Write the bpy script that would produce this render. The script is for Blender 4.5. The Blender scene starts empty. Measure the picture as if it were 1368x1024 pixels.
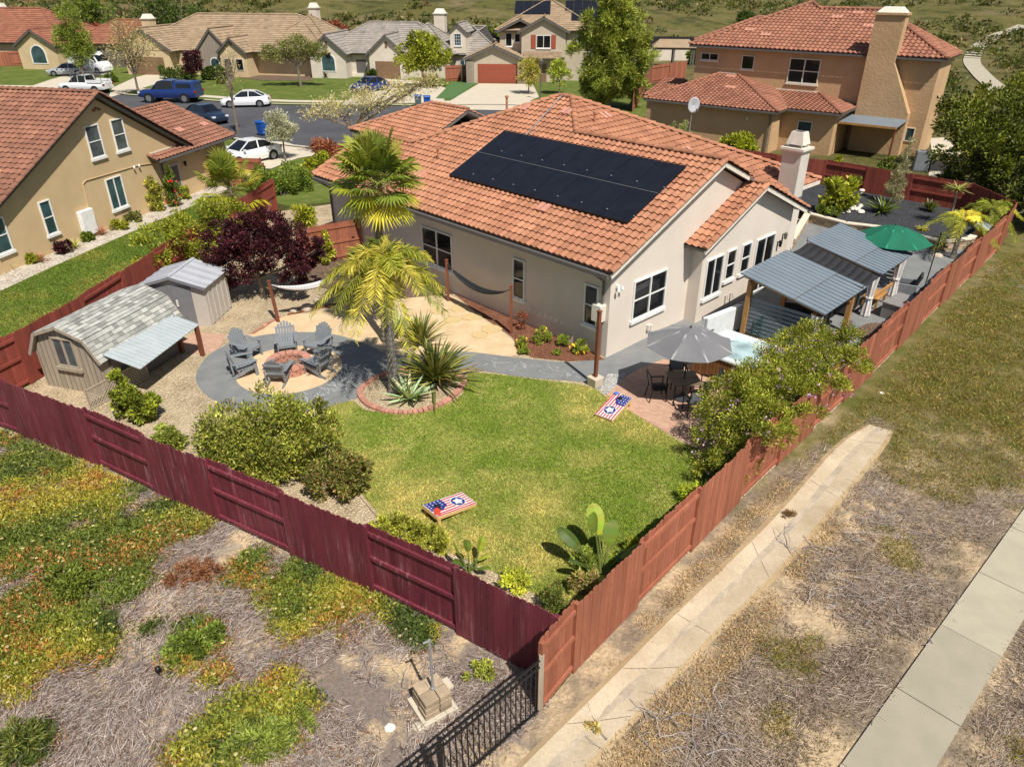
import bpy, bmesh, math, random
import numpy as np
from mathutils import Vector, Matrix
random.seed(7); RNG = np.random.default_rng(7)
S = bpy.context.scene; COL = S.collection
R = math.radians
# ---------------------------------------------------------------- camera
F, PITCH, CH = 976.4, R(29.24), 11.5
cp, sp = math.cos(PITCH), math.sin(PITCH)
cd = bpy.data.cameras.new('camera'); cam = bpy.data.objects.new('camera', cd); COL.objects.link(cam)
cam.location = (0, 0, CH); cam.rotation_euler = (R(90) - PITCH, 0, 0)
cd.sensor_width = 36; cd.lens = 36 * F / 1368; cd.clip_start = .1; cd.clip_end = 3000
S.camera = cam
def G(px, py, z=0.0):
    "ground point (height z) seen at a pixel of the 1368x1024 photograph"
    a = (px - 684) / F; b = (512 - py) / F
    d = (a, cp + b * sp, -sp + b * cp); t = (z - CH) / d[2]
    return (d[0] * t, d[1] * t)
def g3(px, py, z=0.0):
    x, y = G(px, py, z); return (x, y, z)
# ---------------------------------------------------------------- mesh builder
class MB:
    def __init__(s): s.v = []; s.f = []; s.m = []; s.t = []
    def face(s, pts, m=0, t=1.0):
        i = len(s.v); s.v += [tuple(p) for p in pts]; s.f.append(tuple(range(i, i + len(pts)))); s.m.append(m); s.t.append(t); return s
    def mesh(s, vs, fs, m=0, t=1.0):
        i = len(s.v); s.v += [tuple(p) for p in vs]
        for f in fs: s.f.append(tuple(i + k for k in f)); s.m.append(m); s.t.append(t)
        return s
    def box(s, x0, x1, y0, y1, z0, z1, m=0, t=1.0, M=None):
        vs = [(x0,y0,z0),(x1,y0,z0),(x1,y1,z0),(x0,y1,z0),(x0,y0,z1),(x1,y0,z1),(x1,y1,z1),(x0,y1,z1)]
        if M is not None: vs = [tuple(M @ Vector(p)) for p in vs]
        return s.mesh(vs, [(3,2,1,0),(4,5,6,7),(0,1,5,4),(1,2,6,5),(2,3,7,6),(3,0,4,7)], m, t)
    def bar(s, p, q, w, h=None, m=0, t=1.0, up=(0,0,1)):
        "rectangular bar from p to q"
        h = h or w; p = Vector(p); q = Vector(q); d = (q - p); L = d.length; d.normalize()
        u = Vector(up)
        if abs(d.dot(u)) > .98: u = Vector((1, 0, 0))
        a = d.cross(u).normalized(); b = a.cross(d).normalized()
        vs = []
        for o in (p, q):
            for sx, sy in ((-1,-1),(1,-1),(1,1),(-1,1)): vs.append(o + a * (sx * w / 2) + b * (sy * h / 2))
        return s.mesh(vs, [(0,1,2,3),(7,6,5,4),(0,4,5,1),(1,5,6,2),(2,6,7,3),(3,7,4,0)], m, t)
    def prism(s, pts, z0, z1, m=0, t=1.0):
        n = len(pts); vs = [(p[0], p[1], z0) for p in pts] + [(p[0], p[1], z1) for p in pts]
        fs = [tuple(range(n - 1, -1, -1)), tuple(range(n, 2 * n))] + [(i, (i + 1) % n, n + (i + 1) % n, n + i) for i in range(n)]
        return s.mesh(vs, fs, m, t)
    def slab(s, pts, th, m=0, t=1.0):
        "3-d polygon thickened downwards along its normal"
        P = [Vector(p) for p in pts]; n = (P[1] - P[0]).cross(P[2] - P[0]).normalized()
        if n.z < 0: n = -n; P = P[::-1]
        k = len(P); vs = P + [p - n * th for p in P]
        return s.mesh(vs, [tuple(range(k)), tuple(range(2 * k - 1, k - 1, -1))] + [(i, k + i, k + (i + 1) % k, (i + 1) % k) for i in range(k)], m, t)
    def tube(s, path, r, n=6, m=0, t=1.0, cap=True):
        P = [Vector(p) for p in path]; k = len(P); rr = r if hasattr(r, '__len__') else [r] * k
        i0 = len(s.v); a = None
        for j in range(k):
            d = (P[min(j + 1, k - 1)] - P[max(j - 1, 0)]).normalized()
            if a is None: a = d.cross(Vector((0, 0, 1)) if abs(d.z) < .9 else Vector((1, 0, 0))).normalized()
            a = (a - d * a.dot(d)).normalized(); b = d.cross(a)
            for q in range(n):
                an = 2 * math.pi * q / n; s.v.append(tuple(P[j] + (a * math.cos(an) + b * math.sin(an)) * rr[j]))
        for j in range(k - 1):
            for q in range(n):
                s.f.append((i0+j*n+q, i0+j*n+(q+1)%n, i0+(j+1)*n+(q+1)%n, i0+(j+1)*n+q)); s.m.append(m); s.t.append(t)
        if cap:
            s.f.append(tuple(i0+q for q in range(n-1,-1,-1))); s.m.append(m); s.t.append(t)
            s.f.append(tuple(i0+(k-1)*n+q for q in range(n))); s.m.append(m); s.t.append(t)
        return s
    def lathe(s, prof, n=16, c=(0,0,0), m=0, t=1.0, sy=1.0):
        i0 = len(s.v)
        for r, z in prof:
            for q in range(n):
                an = 2 * math.pi * q / n; s.v.append((c[0] + r * math.cos(an), c[1] + r * math.sin(an) * sy, c[2] + z))
        for j in range(len(prof) - 1):
            for q in range(n):
                s.f.append((i0+j*n+q, i0+j*n+(q+1)%n, i0+(j+1)*n+(q+1)%n, i0+(j+1)*n+q)); s.m.append(m); s.t.append(t)
        s.f.append(tuple(i0+q for q in range(n-1,-1,-1))); s.m.append(m); s.t.append(t)
        s.f.append(tuple(i0+(len(prof)-1)*n+q for q in range(n))); s.m.append(m); s.t.append(t)
        return s
    def build(s, name, mats, parent=None, smooth=False, loc=None, rz=0, bevel=0):
        me = bpy.data.meshes.new(name); me.from_pydata(s.v, [], s.f)
        if not isinstance(mats, (list, tuple)): mats = [mats]
        for q in mats: me.materials.append(q)
        if len(mats) > 1: me.polygons.foreach_set('material_index', s.m)
        col = np.ones((len(s.f), 4), np.float32)
        for i, t in enumerate(s.t):
            col[i, :3] = t
        rep = np.array([len(f) for f in s.f]); cc = np.repeat(col, rep, axis=0)
        at = me.color_attributes.new('tint', 'FLOAT_COLOR', 'CORNER'); at.data.foreach_set('color', cc.ravel())
        if smooth: me.polygons.foreach_set('use_smooth', [True] * len(me.polygons))
        me.update()
        return link(name, me, parent, loc, rz, bevel)
def link(name, me, parent=None, loc=None, rz=0, bevel=0):
    o = bpy.data.objects.new(name, me); COL.objects.link(o)
    if parent is not None: o.parent = parent
    if loc is not None: o.location = loc
    if rz: o.rotation_euler = (0, 0, rz)
    if bevel:
        b = o.modifiers.new('bevel', 'BEVEL'); b.width = bevel; b.segments = 2; b.limit_method = 'ANGLE'
    return o
def tag(o, label, cat, group=None):
    o['label'] = label; o['category'] = cat
    if group: o['group'] = group
    return o
def thing(name, label, cat, loc=(0,0,0), rz=0, group=None):
    o = bpy.data.objects.new(name, None); COL.objects.link(o); o.empty_display_size = .3
    o.location = loc if len(loc) == 3 else (loc[0], loc[1], 0); o.rotation_euler = (0, 0, rz)
    return tag(o, label, cat, group)
def struct(o): o['kind'] = 'structure'; return o
def stuff(o, label, cat): o['kind'] = 'stuff'; o['label'] = label; o['category'] = cat; return o
KIDS = {}
def copy_tree(o, label=None, loc=None, rz=None, scale=None, parent=None):
    c = o.copy(); COL.objects.link(c)
    if parent is not None: c.parent = parent
    if label: c['label'] = label
    if loc is not None: c.location = loc if len(loc) == 3 else (loc[0], loc[1], 0)
    if rz is not None: c.rotation_euler = (0, 0, rz)
    if scale is not None: c.scale = scale if hasattr(scale, '__len__') else (scale,) * 3
    for ch in [x for x in COL.objects if x.parent == o]: copy_tree(ch, parent=c)
    return c
# ---------------------------------------------------------------- materials
def nodes(name):
    m = bpy.data.materials.new(name); m.use_nodes = True; nt = m.node_tree; return m, nt, nt.nodes, nt.links, nt.nodes['Principled BSDF']
def rgb(c): return (c[0], c[1], c[2], 1)
def noise(N, L, co, scale, detail=4, rough=.6):
    n = N.new('ShaderNodeTexNoise'); n.inputs['Scale'].default_value = scale; n.inputs['Detail'].default_value = detail; n.inputs['Roughness'].default_value = rough
    L.new(co, n.inputs['Vector']); return n.outputs['Fac']
def ramp(N, L, fac, a, b):
    r = N.new('ShaderNodeMapRange'); r.inputs['From Min'].default_value = a; r.inputs['From Max'].default_value = b; r.clamp = True
    L.new(fac, r.inputs['Value']); return r.outputs['Result']
def mix(N, L, fac, a, b, mode='MIX'):
    n = N.new('ShaderNodeMix'); n.data_type = 'RGBA'; n.blend_type = mode
    for sock, val in ((n.inputs[0], fac), (n.inputs[6], a), (n.inputs[7], b)):
        if isinstance(val, (int, float)): sock.default_value = val
        elif isinstance(val, tuple): sock.default_value = rgb(val)
        else: L.new(val, sock)
    return n.outputs[2]
def coords(N): return N.new('ShaderNodeTexCoord').outputs['Object']
def attr(N, L=None):
    a = N.new('ShaderNodeAttribute'); a.attribute_name = 'tint'; return a.outputs['Color']
def bump(N, L, B, h, strength, dist=.02):
    b = N.new('ShaderNodeBump'); b.inputs['Strength'].default_value = strength; b.inputs['Distance'].default_value = dist
    L.new(h, b.inputs['Height']); L.new(b.outputs['Normal'], B.inputs['Normal'])
def mk(name, c1, c2=None, scale=3, lo=.35, hi=.65, rough=.8, bmp=0, bs=40, bd=.01, metal=0, fine=.12, fs=30, spec=.35, coat=0, stretch=None, sheen=0, streak=None):
    "two-tone noise colour x fine grain x per-face tint, with bump"
    m, nt, N, L, B = nodes(name); co = coords(N)
    if stretch:
        mp = N.new('ShaderNodeMapping'); mp.inputs['Scale'].default_value = stretch; L.new(co, mp.inputs['Vector']); co = mp.outputs['Vector']
    c2 = c2 or tuple(x * .86 for x in c1)
    c = mix(N, L, ramp(N, L, noise(N, L, co, scale), lo, hi), c1, c2)
    if streak:
        mp = N.new('ShaderNodeMapping'); mp.inputs['Scale'].default_value = (14, 14, .7); L.new(coords(N), mp.inputs['Vector']); n2 = N.new('ShaderNodeMath'); n2.operation = 'MULTIPLY'; L.new(ramp(N, L, noise(N, L, mp.outputs['Vector'], 1.0, 4, .7), streak[1], streak[2]), n2.inputs[0]); L.new(ramp(N, L, noise(N, L, coords(N), .9, 3), .35, .62), n2.inputs[1]); c = mix(N, L, n2.outputs[0], c, streak[0])
    if fine:
        f = noise(N, L, co, fs, 3, .7); g = N.new('ShaderNodeMapRange'); g.inputs['From Min'].default_value = .3; g.inputs['From Max'].default_value = .7
        g.inputs['To Min'].default_value = 1 - fine; g.inputs['To Max'].default_value = 1 + fine; L.new(f, g.inputs['Value'])
        c = mix(N, L, 1.0, c, g.outputs['Result'], 'MULTIPLY')
    c = mix(N, L, 1.0, c, attr(N), 'MULTIPLY')
    L.new(c, B.inputs['Base Color']); B.inputs['Roughness'].default_value = rough; B.inputs['Metallic'].default_value = metal
    B.inputs['Specular IOR Level'].default_value = spec; B.inputs['Coat Weight'].default_value = coat
    if coat: B.inputs['Coat Roughness'].default_value = .05
    if sheen: B.inputs['Sheen Weight'].default_value = sheen
    if bmp: bump(N, L, B, noise(N, L, co, bs, 5, .65), bmp, bd)
    return m
def ground_mat(name, layers, base, fine=.25, fs=25, bmp=.5, bs=12, bd=.04, rough=.95):
    "layers: (colour, scale, lo, hi) noise masks stacked over a base colour"
    m, nt, N, L, B = nodes(name); co = coords(N); c = base
    for i, (col, sc, lo, hi) in enumerate(layers):
        mp = N.new('ShaderNodeMapping'); mp.inputs['Location'].default_value = (i * 17.3, i * 7.1, i * 3.3); L.new(co, mp.inputs['Vector'])
        c = mix(N, L, ramp(N, L, noise(N, L, mp.outputs['Vector'], sc, 8, .65), lo, hi), c, col)
    f = noise(N, L, co, fs, 4, .75); g = N.new('ShaderNodeMapRange'); g.inputs['From Min'].default_value = .3; g.inputs['From Max'].default_value = .7
    g.inputs['To Min'].default_value = 1 - fine; g.inputs['To Max'].default_value = 1 + fine; L.new(f, g.inputs['Value'])
    c = mix(N, L, 1.0, c, g.outputs['Result'], 'MULTIPLY')
    L.new(c, B.inputs['Base Color']); B.inputs['Roughness'].default_value = rough; B.inputs['Specular IOR Level'].default_value = .15
    if bmp: bump(N, L, B, noise(N, L, co, bs, 8, .7), bmp, bd)
    return m
def pebble(name, c1, c2, c3, scale, bmp=.8, bd=.03, rough=.85):
    "loose stones: one colour per voronoi cell"
    m, nt, N, L, B = nodes(name); co = coords(N)
    v = N.new('ShaderNodeTexVoronoi'); v.inputs['Scale'].default_value = scale; L.new(co, v.inputs['Vector'])
    sx = N.new('ShaderNodeSeparateColor'); L.new(v.outputs['Color'], sx.inputs['Color'])
    c = mix(N, L, sx.outputs[0], c1, c2); c = mix(N, L, ramp(N, L, sx.outputs[1], .55, .95), c, c3)
    e = ramp(N, L, v.outputs['Distance'], .62, .25); c = mix(N, L, e, tuple(x * .45 for x in c1), c)
    c = mix(N, L, ramp(N, L, noise(N, L, co, 1.3), .3, .75), c, mix(N, L, .5, c, c2))
    L.new(c, B.inputs['Base Color']); B.inputs['Roughness'].default_value = rough; B.inputs['Specular IOR Level'].default_value = .2
    bump(N, L, B, e, bmp, bd); return m
def bricky(name, c1, c2, mortar, scale, rot=0, bw=.5, rh=.25, ms=.02):
    m, nt, N, L, B = nodes(name); co = coords(N)
    mp = N.new('ShaderNodeMapping'); mp.inputs['Rotation'].default_value = (0, 0, rot); L.new(co, mp.inputs['Vector'])
    b = N.new('ShaderNodeTexBrick'); b.inputs['Scale'].default_value = scale; b.inputs['Color1'].default_value = rgb(c1); b.inputs['Color2'].default_value = rgb(c2); b.inputs['Mortar'].default_value = rgb(mortar)
    b.inputs['Brick Width'].default_value = bw; b.inputs['Row Height'].default_value = rh; b.inputs['Mortar Size'].default_value = ms; b.inputs['Bias'].default_value = 0
    L.new(mp.outputs['Vector'], b.inputs['Vector'])
    c = mix(N, L, .5, b.outputs['Color'], mix(N, L, ramp(N, L, noise(N, L, co, 6), .3, .7), c1, c2))
    L.new(c, B.inputs['Base Color']); B.inputs['Roughness'].default_value = .9; bump(N, L, B, b.outputs['Fac'], -.4, .01); return m
def leafy(name, trans=.28, rough=.5, spec=.3, gain=2.35):
    "foliage: per-leaf tint is the colour; thin leaves let light through"
    m, nt, N, L, B = nodes(name); a = mix(N, L, 1.0, attr(N), (gain * 1.04, gain * .97, gain * .9), 'MULTIPLY'); L.new(a, B.inputs['Base Color']); B.inputs['Roughness'].default_value = rough; B.inputs['Specular IOR Level'].default_value = spec
    t = N.new('ShaderNodeBsdfTranslucent'); L.new(mix(N, L, 1.0, a, (1.2, 1.25, .6), 'MULTIPLY'), t.inputs['Color'])
    s = N.new('ShaderNodeMixShader'); s.inputs[0].default_value = trans; L.new(B.outputs[0], s.inputs[1]); L.new(t.outputs[0], s.inputs[2])
    L.new(s.outputs[0], N['Material Output'].inputs['Surface']); return m
def glassy(name, c, rough=.06, spec=.6):
    m, nt, N, L, B = nodes(name); co = coords(N)
    L.new(mix(N, L, ramp(N, L, noise(N, L, co, .9), .4, .6), c, tuple(x * .5 for x in c)), B.inputs['Base Color'])
    B.inputs['Roughness'].default_value = rough; B.inputs['Specular IOR Level'].default_value = spec; return m
M = {}
M['stucco'] = mk('grey_stucco', (.67,.595,.51), (.62,.55,.47), .7, streak=((.54,.47,.40), .58, .9), bmp=.35, bs=22, bd=.03, fine=.05)
M['stucco_chimney'] = mk('grey_chimney_stucco', (.60,.55,.49), None, 1.2, bmp=.3, bs=22, bd=.03, fine=.05)
M['stucco_tan'] = mk('tan_stucco', (.60,.44,.25), (.54,.39,.215), .8, streak=((.44,.32,.18), .58, .9), bmp=.35, bs=18, bd=.03, fine=.06)
M['stucco_orange'] = mk('ochre_stucco', (.54,.355,.195), (.48,.31,.165), .9, streak=((.40,.26,.14), .58, .9), bmp=.6, bs=6, bd=.05, fine=.06)
M['stucco_cream'] = mk('cream_stucco', (.66,.58,.48), None, .8, bmp=.2, bs=18, bd=.03, fine=.05)
M['stucco_beige'] = mk('beige_stucco', (.62,.47,.28), None, .8, bmp=.2, bs=18, bd=.03, fine=.05)
M['stucco_taupe'] = mk('taupe_stucco', (.50,.42,.32), None, .8, bmp=.2, bs=18, bd=.03, fine=.05)
M['stone'] = bricky('ledge_stone', (.34,.27,.20), (.22,.18,.15), (.28,.24,.2), 2.2)
M['trim'] = mk('white_trim', (.80,.79,.76), None, 4, rough=.5, fine=.03)
M['trim_cream'] = mk('cream_trim', (.72,.66,.56), None, 4, rough=.6, fine=.04)
M['gutter'] = mk('dark_gutter', (.13,.12,.115), None, 4, rough=.5, fine=.05)
M['glass'] = glassy('window_glass', (.012,.014,.016))
M['glass_teal'] = glassy('blue_window_glass', (.05,.10,.11), .1)
M['shade_glass'] = glassy('window_with_blind', (.10,.115,.12), .12)
M['tile'] = mk('terracotta_tile', (.43,.20,.113), (.345,.15,.083), .9, rough=.85, bmp=.3, bs=60, fine=.1, fs=14)
M['tile_red'] = mk('red_clay_tile', (.34,.15,.092), (.26,.108,.066), 1.0, rough=.85, fine=.12, fs=14)
M['tile_brown'] = mk('brown_clay_tile', (.285,.13,.082), (.215,.098,.063), 1.0, rough=.85, fine=.12, fs=14)
M['tile_tan'] = mk('tan_flat_tile', (.34,.245,.155), (.29,.21,.13), 1.0, rough=.9, fine=.12, fs=8)
M['tile_grey'] = mk('grey_flat_tile', (.30,.265,.23), (.26,.23,.20), 1.0, rough=.9, fine=.12, fs=8)
M['tile_rust'] = mk('rust_flat_tile', (.30,.12,.07), (.25,.10,.06), 1.0, rough=.9, fine=.12, fs=8)
M['shingle'] = mk('grey_shingle', (.37,.37,.345), None, 4, rough=.95, fine=.2, fs=30)
M['solar'] = mk('solar_cell', (.010,.011,.016), (.013,.015,.022), 2, rough=.35, fine=.1, spec=.25)
M['solar_rail'] = mk('aluminium_rail', (.42,.42,.43), None, 4, rough=.5, metal=.5)
M['fence'] = mk('brick_red_fence_stain', (.325,.115,.064), (.26,.085,.046), 2.5, streak=((.45,.25,.19), .58, .85), rough=.8, bmp=.4, bs=30, fine=.14, fs=24, stretch=(1,1,.2))
M['fence_maroon'] = mk('maroon_fence_stain', (.17,.030,.043), (.115,.018,.028), 2.2, lo=.35, hi=.7, streak=((.40,.22,.23), .54, .78), rough=.6, bmp=.4, bs=30, fine=.2, fs=24, stretch=(1,1,.15))
M['fence_dark'] = mk('shaded_red_fence_stain', (.25,.055,.035), (.20,.045,.03), 2.5, rough=.85, fine=.15, fs=24, stretch=(1,1,.2))  # red stain darkened to carry the shade on the inner boards
M['wood_red'] = mk('redwood_post', (.20,.065,.03), (.15,.05,.025), 3, rough=.75, fine=.15, stretch=(1,1,.2))
M['wood'] = mk('honey_cedar', (.46,.25,.085), (.36,.18,.06), 3, rough=.7, fine=.15, stretch=(1,1,.25))
M['wood_grey'] = mk('weathered_siding', (.40,.335,.245), (.30,.25,.19), 5, rough=.9, fine=.14, stretch=(2,2,.12), bmp=.2)
M['wood_deck'] = mk('brown_slat', (.25,.115,.04), (.18,.08,.03), 3, rough=.6, fine=.12)
M['black'] = mk('black_metal', (.012,.012,.012), None, 4, rough=.45)
M['darkgrey'] = mk('dark_grey', (.05,.05,.055), None, 4, rough=.6)
M['plastic_grey'] = mk('slate_grey_plastic', (.22,.235,.25), (.185,.20,.215), 3, rough=.55, fine=.06)
M['plastic_mid'] = mk('grey_plastic', (.26,.245,.235), None, 3, rough=.6, fine=.05)
M['plastic_shed'] = mk('tan_resin', (.50,.455,.40), (.47,.425,.37), 3, rough=.6, fine=.05)
M['plastic_door'] = mk('grey_resin', (.20,.20,.215), None, 3, rough=.6, fine=.05)
M['shed_roof'] = mk('pale_grey_resin', (.44,.45,.48), (.38,.39,.42), 1.5, rough=.6, fine=.06)
M['metal_roof'] = mk('blue_grey_metal', (.19,.225,.255), (.165,.20,.23), 1.2, rough=.42, fine=.05, spec=.4)
M['metal_awning'] = mk('galvanised_sheet', (.42,.46,.465), (.37,.41,.42), 2, rough=.45, fine=.06)
M['cloth_grey'] = mk('grey_canopy', (.17,.165,.17), (.15,.148,.152), 2, rough=.55, fine=.06, fs=80, sheen=.3)
M['cloth_green'] = mk('green_canopy', (.008,.135,.075), (.008,.115,.065), 2, rough=.8, fine=.06)
M['cloth_white'] = mk('white_cloth', (.72,.68,.66), None, 6, rough=.9, fine=.06)
M['cloth_dark'] = mk('charcoal_cloth', (.035,.036,.04), None, 6, rough=.9, fine=.1)
M['sail'] = mk('black_shade_net', (.022,.022,.025), (.03,.03,.033), 2, rough=.9, fine=.15, fs=60)
M['spa'] = mk('pale_aqua_acrylic', (.60,.71,.72), (.70,.77,.78), 3, rough=.25, fine=.03)
M['spa_white'] = mk('white_panel', (.74,.78,.78), None, 3, rough=.4, fine=.03)
M['water'] = glassy('spa_water', (.44,.60,.62), .05)
M['concrete'] = mk('pale_concrete', (.56,.49,.38), (.50,.44,.34), 1.1, rough=.9, bmp=.15, bs=60, fine=.08, fs=40)
M['walk'] = mk('sidewalk_concrete', (.43,.385,.285), (.38,.34,.25), 1.5, rough=.9, bmp=.15, bs=90, fine=.08, fs=60)
M['chan'] = mk('channel_concrete', (.54,.45,.32), (.40,.315,.205), .9, lo=.35, hi=.7, rough=.95, bmp=.2, bs=60, fine=.12, fs=22)
M['slate'] = mk('stamped_grey_concrete', (.175,.182,.185), (.225,.228,.222), 1.6, lo=.35, hi=.7, rough=.75, bmp=.25, bs=9, bd=.02, fine=.1, fs=30)
M['asphalt'] = mk('asphalt', (.085,.085,.092), (.06,.06,.066), .35, rough=.9, bmp=.2, bs=120, fine=.12, fs=60)
M['paver'] = bricky('red_pavers', (.56,.36,.25), (.40,.22,.155), (.36,.25,.18), 2.6, .5, .5, .26)
M['sand'] = mk('decomposed_granite', (.64,.485,.30), (.55,.395,.23), 2, rough=.95, bmp=.25, bs=120, fine=.14, fs=90)
M['gravel'] = pebble('tan_pea_gravel', (.54,.42,.255), (.74,.60,.41), (.30,.21,.13), 17)
M['blackgravel'] = pebble('black_lava_gravel', (.045,.047,.052), (.085,.088,.095), (.12,.12,.125), 16)
M['mulch'] = pebble('red_bark_mulch', (.22,.085,.045), (.33,.15,.09), (.13,.06,.035), 16)
M['mulch_brown'] = pebble('brown_bark_mulch', (.16,.10,.065), (.25,.17,.12), (.30,.23,.17), 14)
M['rock'] = mk('pale_rock', (.48,.40,.31), (.38,.31,.24), 4, rough=.9, bmp=.4, bs=12, bd=.05, fine=.15)
M['brick'] = mk('terracotta_edger', (.46,.225,.16), (.38,.18,.13), 6, rough=.9, fine=.15)
M['block'] = mk('tan_retaining_block', (.42,.32,.21), (.33,.25,.17), 5, rough=.95, bmp=.4, bs=18, bd=.02, fine=.15)
M['ash'] = mk('grey_ash', (.24,.19,.14), (.16,.13,.1), 8, rough=.95, bmp=.6, bs=25, bd=.03, fine=.2)
M['bark'] = mk('grey_bark', (.22,.175,.13), (.15,.12,.09), 6, rough=.95, bmp=.5, bs=20, bd=.02, fine=.2, stretch=(1,1,.3))
M['palmbark'] = mk('palm_trunk', (.27,.245,.22), (.17,.15,.13), 5, rough=.95, bmp=.6, bs=14, bd=.03, fine=.2, stretch=(1,1,2.5))
M['twig'] = mk('grey_twig', (.40,.36,.34), (.28,.25,.24), 3, rough=.95, fine=.2)
M['tyre'] = mk('tyre_rubber', (.012,.012,.013), None, 3, rough=.85)
M['rim'] = mk('alloy_rim', (.35,.35,.36), None, 3, rough=.35, metal=.7)
M['leaf'] = leafy('leaf'); M['leaf_waxy'] = leafy('waxy_leaf', .25, .35, .5, 1.7); M['leaf_dry'] = leafy('dry_leaf', .1, .8, .1, 1.0); M['grass'] = leafy('grass_blade', .4, .6, .2, 1.15)
M['car_glass'] = glassy('car_glass', (.012,.014,.018), .04, .7)
M['lamp_red'] = mk('red_lens', (.35,.01,.01), None, 3, rough=.2, fine=0)
M['lamp_clear'] = mk('clear_lens', (.7,.72,.75), None, 3, rough=.15, fine=0)
M['blue_bin'] = mk('blue_bin_plastic', (.012,.085,.36), None, 3, rough=.5, fine=.05)
M['garage_rust'] = mk('rust_red_door', (.32,.075,.04), None, 3, rough=.7, fine=.06)
M['garage_brown'] = mk('brown_door', (.22,.13,.07), None, 3, rough=.7, fine=.06)
def paint(name, c): return mk(name, c, tuple(x*.95 for x in c), 1, rough=.3, fine=0, spec=.5, coat=.8)
# ---------------------------------------------------------------- roofs
def tile_plane(mb, pts, kind='s', tw=.27, tl=.34, amp=.055, var=.09, m=0, rnd=random.Random(3), anchor=None):
    "a convex 3-d polygon covered with courses of tiles; every tile its own tint"
    P = [Vector(p) for p in pts]; n = (P[1] - P[0]).cross(P[2] - P[0]).normalized()
    if n.z < 0: n = -n; P = P[::-1]
    e = Vector((0, 0, 1)).cross(n).normalized()      # along the eave
    s = n.cross(e).normalized()
    if s.z < 0: s = -s; e = -e
    o = Vector((0, 0, 0)) if anchor is not None else P[0]
    A = [(p - o).dot(e) for p in P]; B = [(p - o).dot(s) for p in P]; pl = P[0].dot(n) if anchor is not None else 0
    a0, a1, b0, b1 = min(A), max(A), min(B), max(B)
    if anchor is not None:
        ab = Vector(anchor).dot(s); b0 = ab + math.floor((b0 - ab + 1e-3) / tl) * tl; a0 = math.floor(a0 / tw) * tw; o = n * pl
    if kind == 's': prof = [(0, 0), (.12, .55), (.25, .95), (.38, 1), (.52, .8), (.64, .3), (.76, .04), (.9, 0)]
    else: prof = [(0, .3), (.06, .6), (.12, .3), (.55, .0)]
    bm = bmesh.new(); lay = bm.faces.layers.float.new('t')
    nc = int((a1 - a0) / tw) + 2; nr = int((b1 - b0) / tl) + 2
    for r in range(nr):
        rb = b0 + r * tl; sh = 0
        tints = [max(.6, 1 + rnd.gauss(0, var)) for _ in range(nc)]
        lo, hi, lo0 = [], [], []
        seq = []
        for c in range(nc):
            for (fx, fh) in prof: seq.append((a0 + (c + fx) * tw, fh * amp, c))
        for (x, h, c) in seq:
            hi.append(bm.verts.new(o + e * x + s * (rb + tl) + n * (h + .002)))
            lo.append(bm.verts.new(o + e * x + s * rb + n * (h + .050)))
            lo0.append(bm.verts.new(o + e * x + s * (rb + .004) + n * (h * (1.0 if r else .6) - (.0 if r else .02))))
        for i in range(len(seq) - 1):
            f = bm.faces.new((lo[i], lo[i+1], hi[i+1], hi[i])); f[lay] = tints[seq[i][2]]; f.smooth = kind == 's'
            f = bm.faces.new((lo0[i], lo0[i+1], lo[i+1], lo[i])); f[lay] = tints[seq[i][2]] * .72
    cen = sum(P, Vector()) / len(P)
    for i in range(len(P)):
        p, q = P[i], P[(i + 1) % len(P)]; d = (q - p).normalized(); pn = d.cross(n)
        if (cen - p).dot(pn) > 0: pn = -pn
        off = .02 if abs(d.z) < .02 and p.z < cen.z else 0
        bmesh.ops.bisect_plane(bm, geom=bm.verts[:] + bm.edges[:] + bm.faces[:], dist=1e-5, plane_co=p + pn * off, plane_no=pn, clear_outer=True)
    i0 = len(mb.v); idx = {v: i for i, v in enumerate(bm.verts)}
    mb.v += [tuple(v.co) for v in bm.verts]
    for f in bm.faces: mb.f.append(tuple(i0 + idx[v] for v in f.verts)); mb.m.append(m); mb.t.append(f[lay])
    bm.free()
    return P
def ridge(mb, p, q, r=.13, step=.42, m=0, rnd=random.Random(5), var=.09):
    "a run of half-barrel ridge tiles from p up to q"
    p = Vector(p); q = Vector(q); d = q - p; L = d.length; d.normalize()
    a = d.cross(Vector((0, 0, 1))).normalized(); u = a.cross(d).normalized(); k = max(1, int(round(L / step))); st = L / k
    for i in range(k):
        t = max(.6, 1 + rnd.gauss(0, var)); b0 = p + d * (i * st - .02); b1 = p + d * ((i + 1) * st + .02); n = 6; vs = []
        for bb, rr, lift in ((b0, r, .035), (b1, r * .88, .0)):
            for j in range(n + 1):
                an = math.pi * j / n; vs.append(bb + a * (rr * math.cos(an)) + u * (rr * .85 * math.sin(an) + lift))
        mb.mesh(vs, [(j, j+1, n+2+j, n+1+j) for j in range(n)] + [tuple(range(n, -1, -1))], m, t)
def roof(parent, planes, mat, kind='s', ridges=(), name='roof', deck=None, tw=.27, tl=.34, amp=.055, th=.12, var=.09, rr=.13, anchor=None):
    mb = MB()
    for pl in planes:
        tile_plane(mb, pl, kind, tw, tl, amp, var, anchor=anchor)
        P = [Vector(p) - Vector((0, 0, .03)) for p in pl]; mb.slab(P, th, 1)
    for p, q in ridges: ridge(mb, p, q, rr, .42 if kind == 's' else .45)
    return mb.build(name, [mat, deck or M['gutter']], parent)
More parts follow.
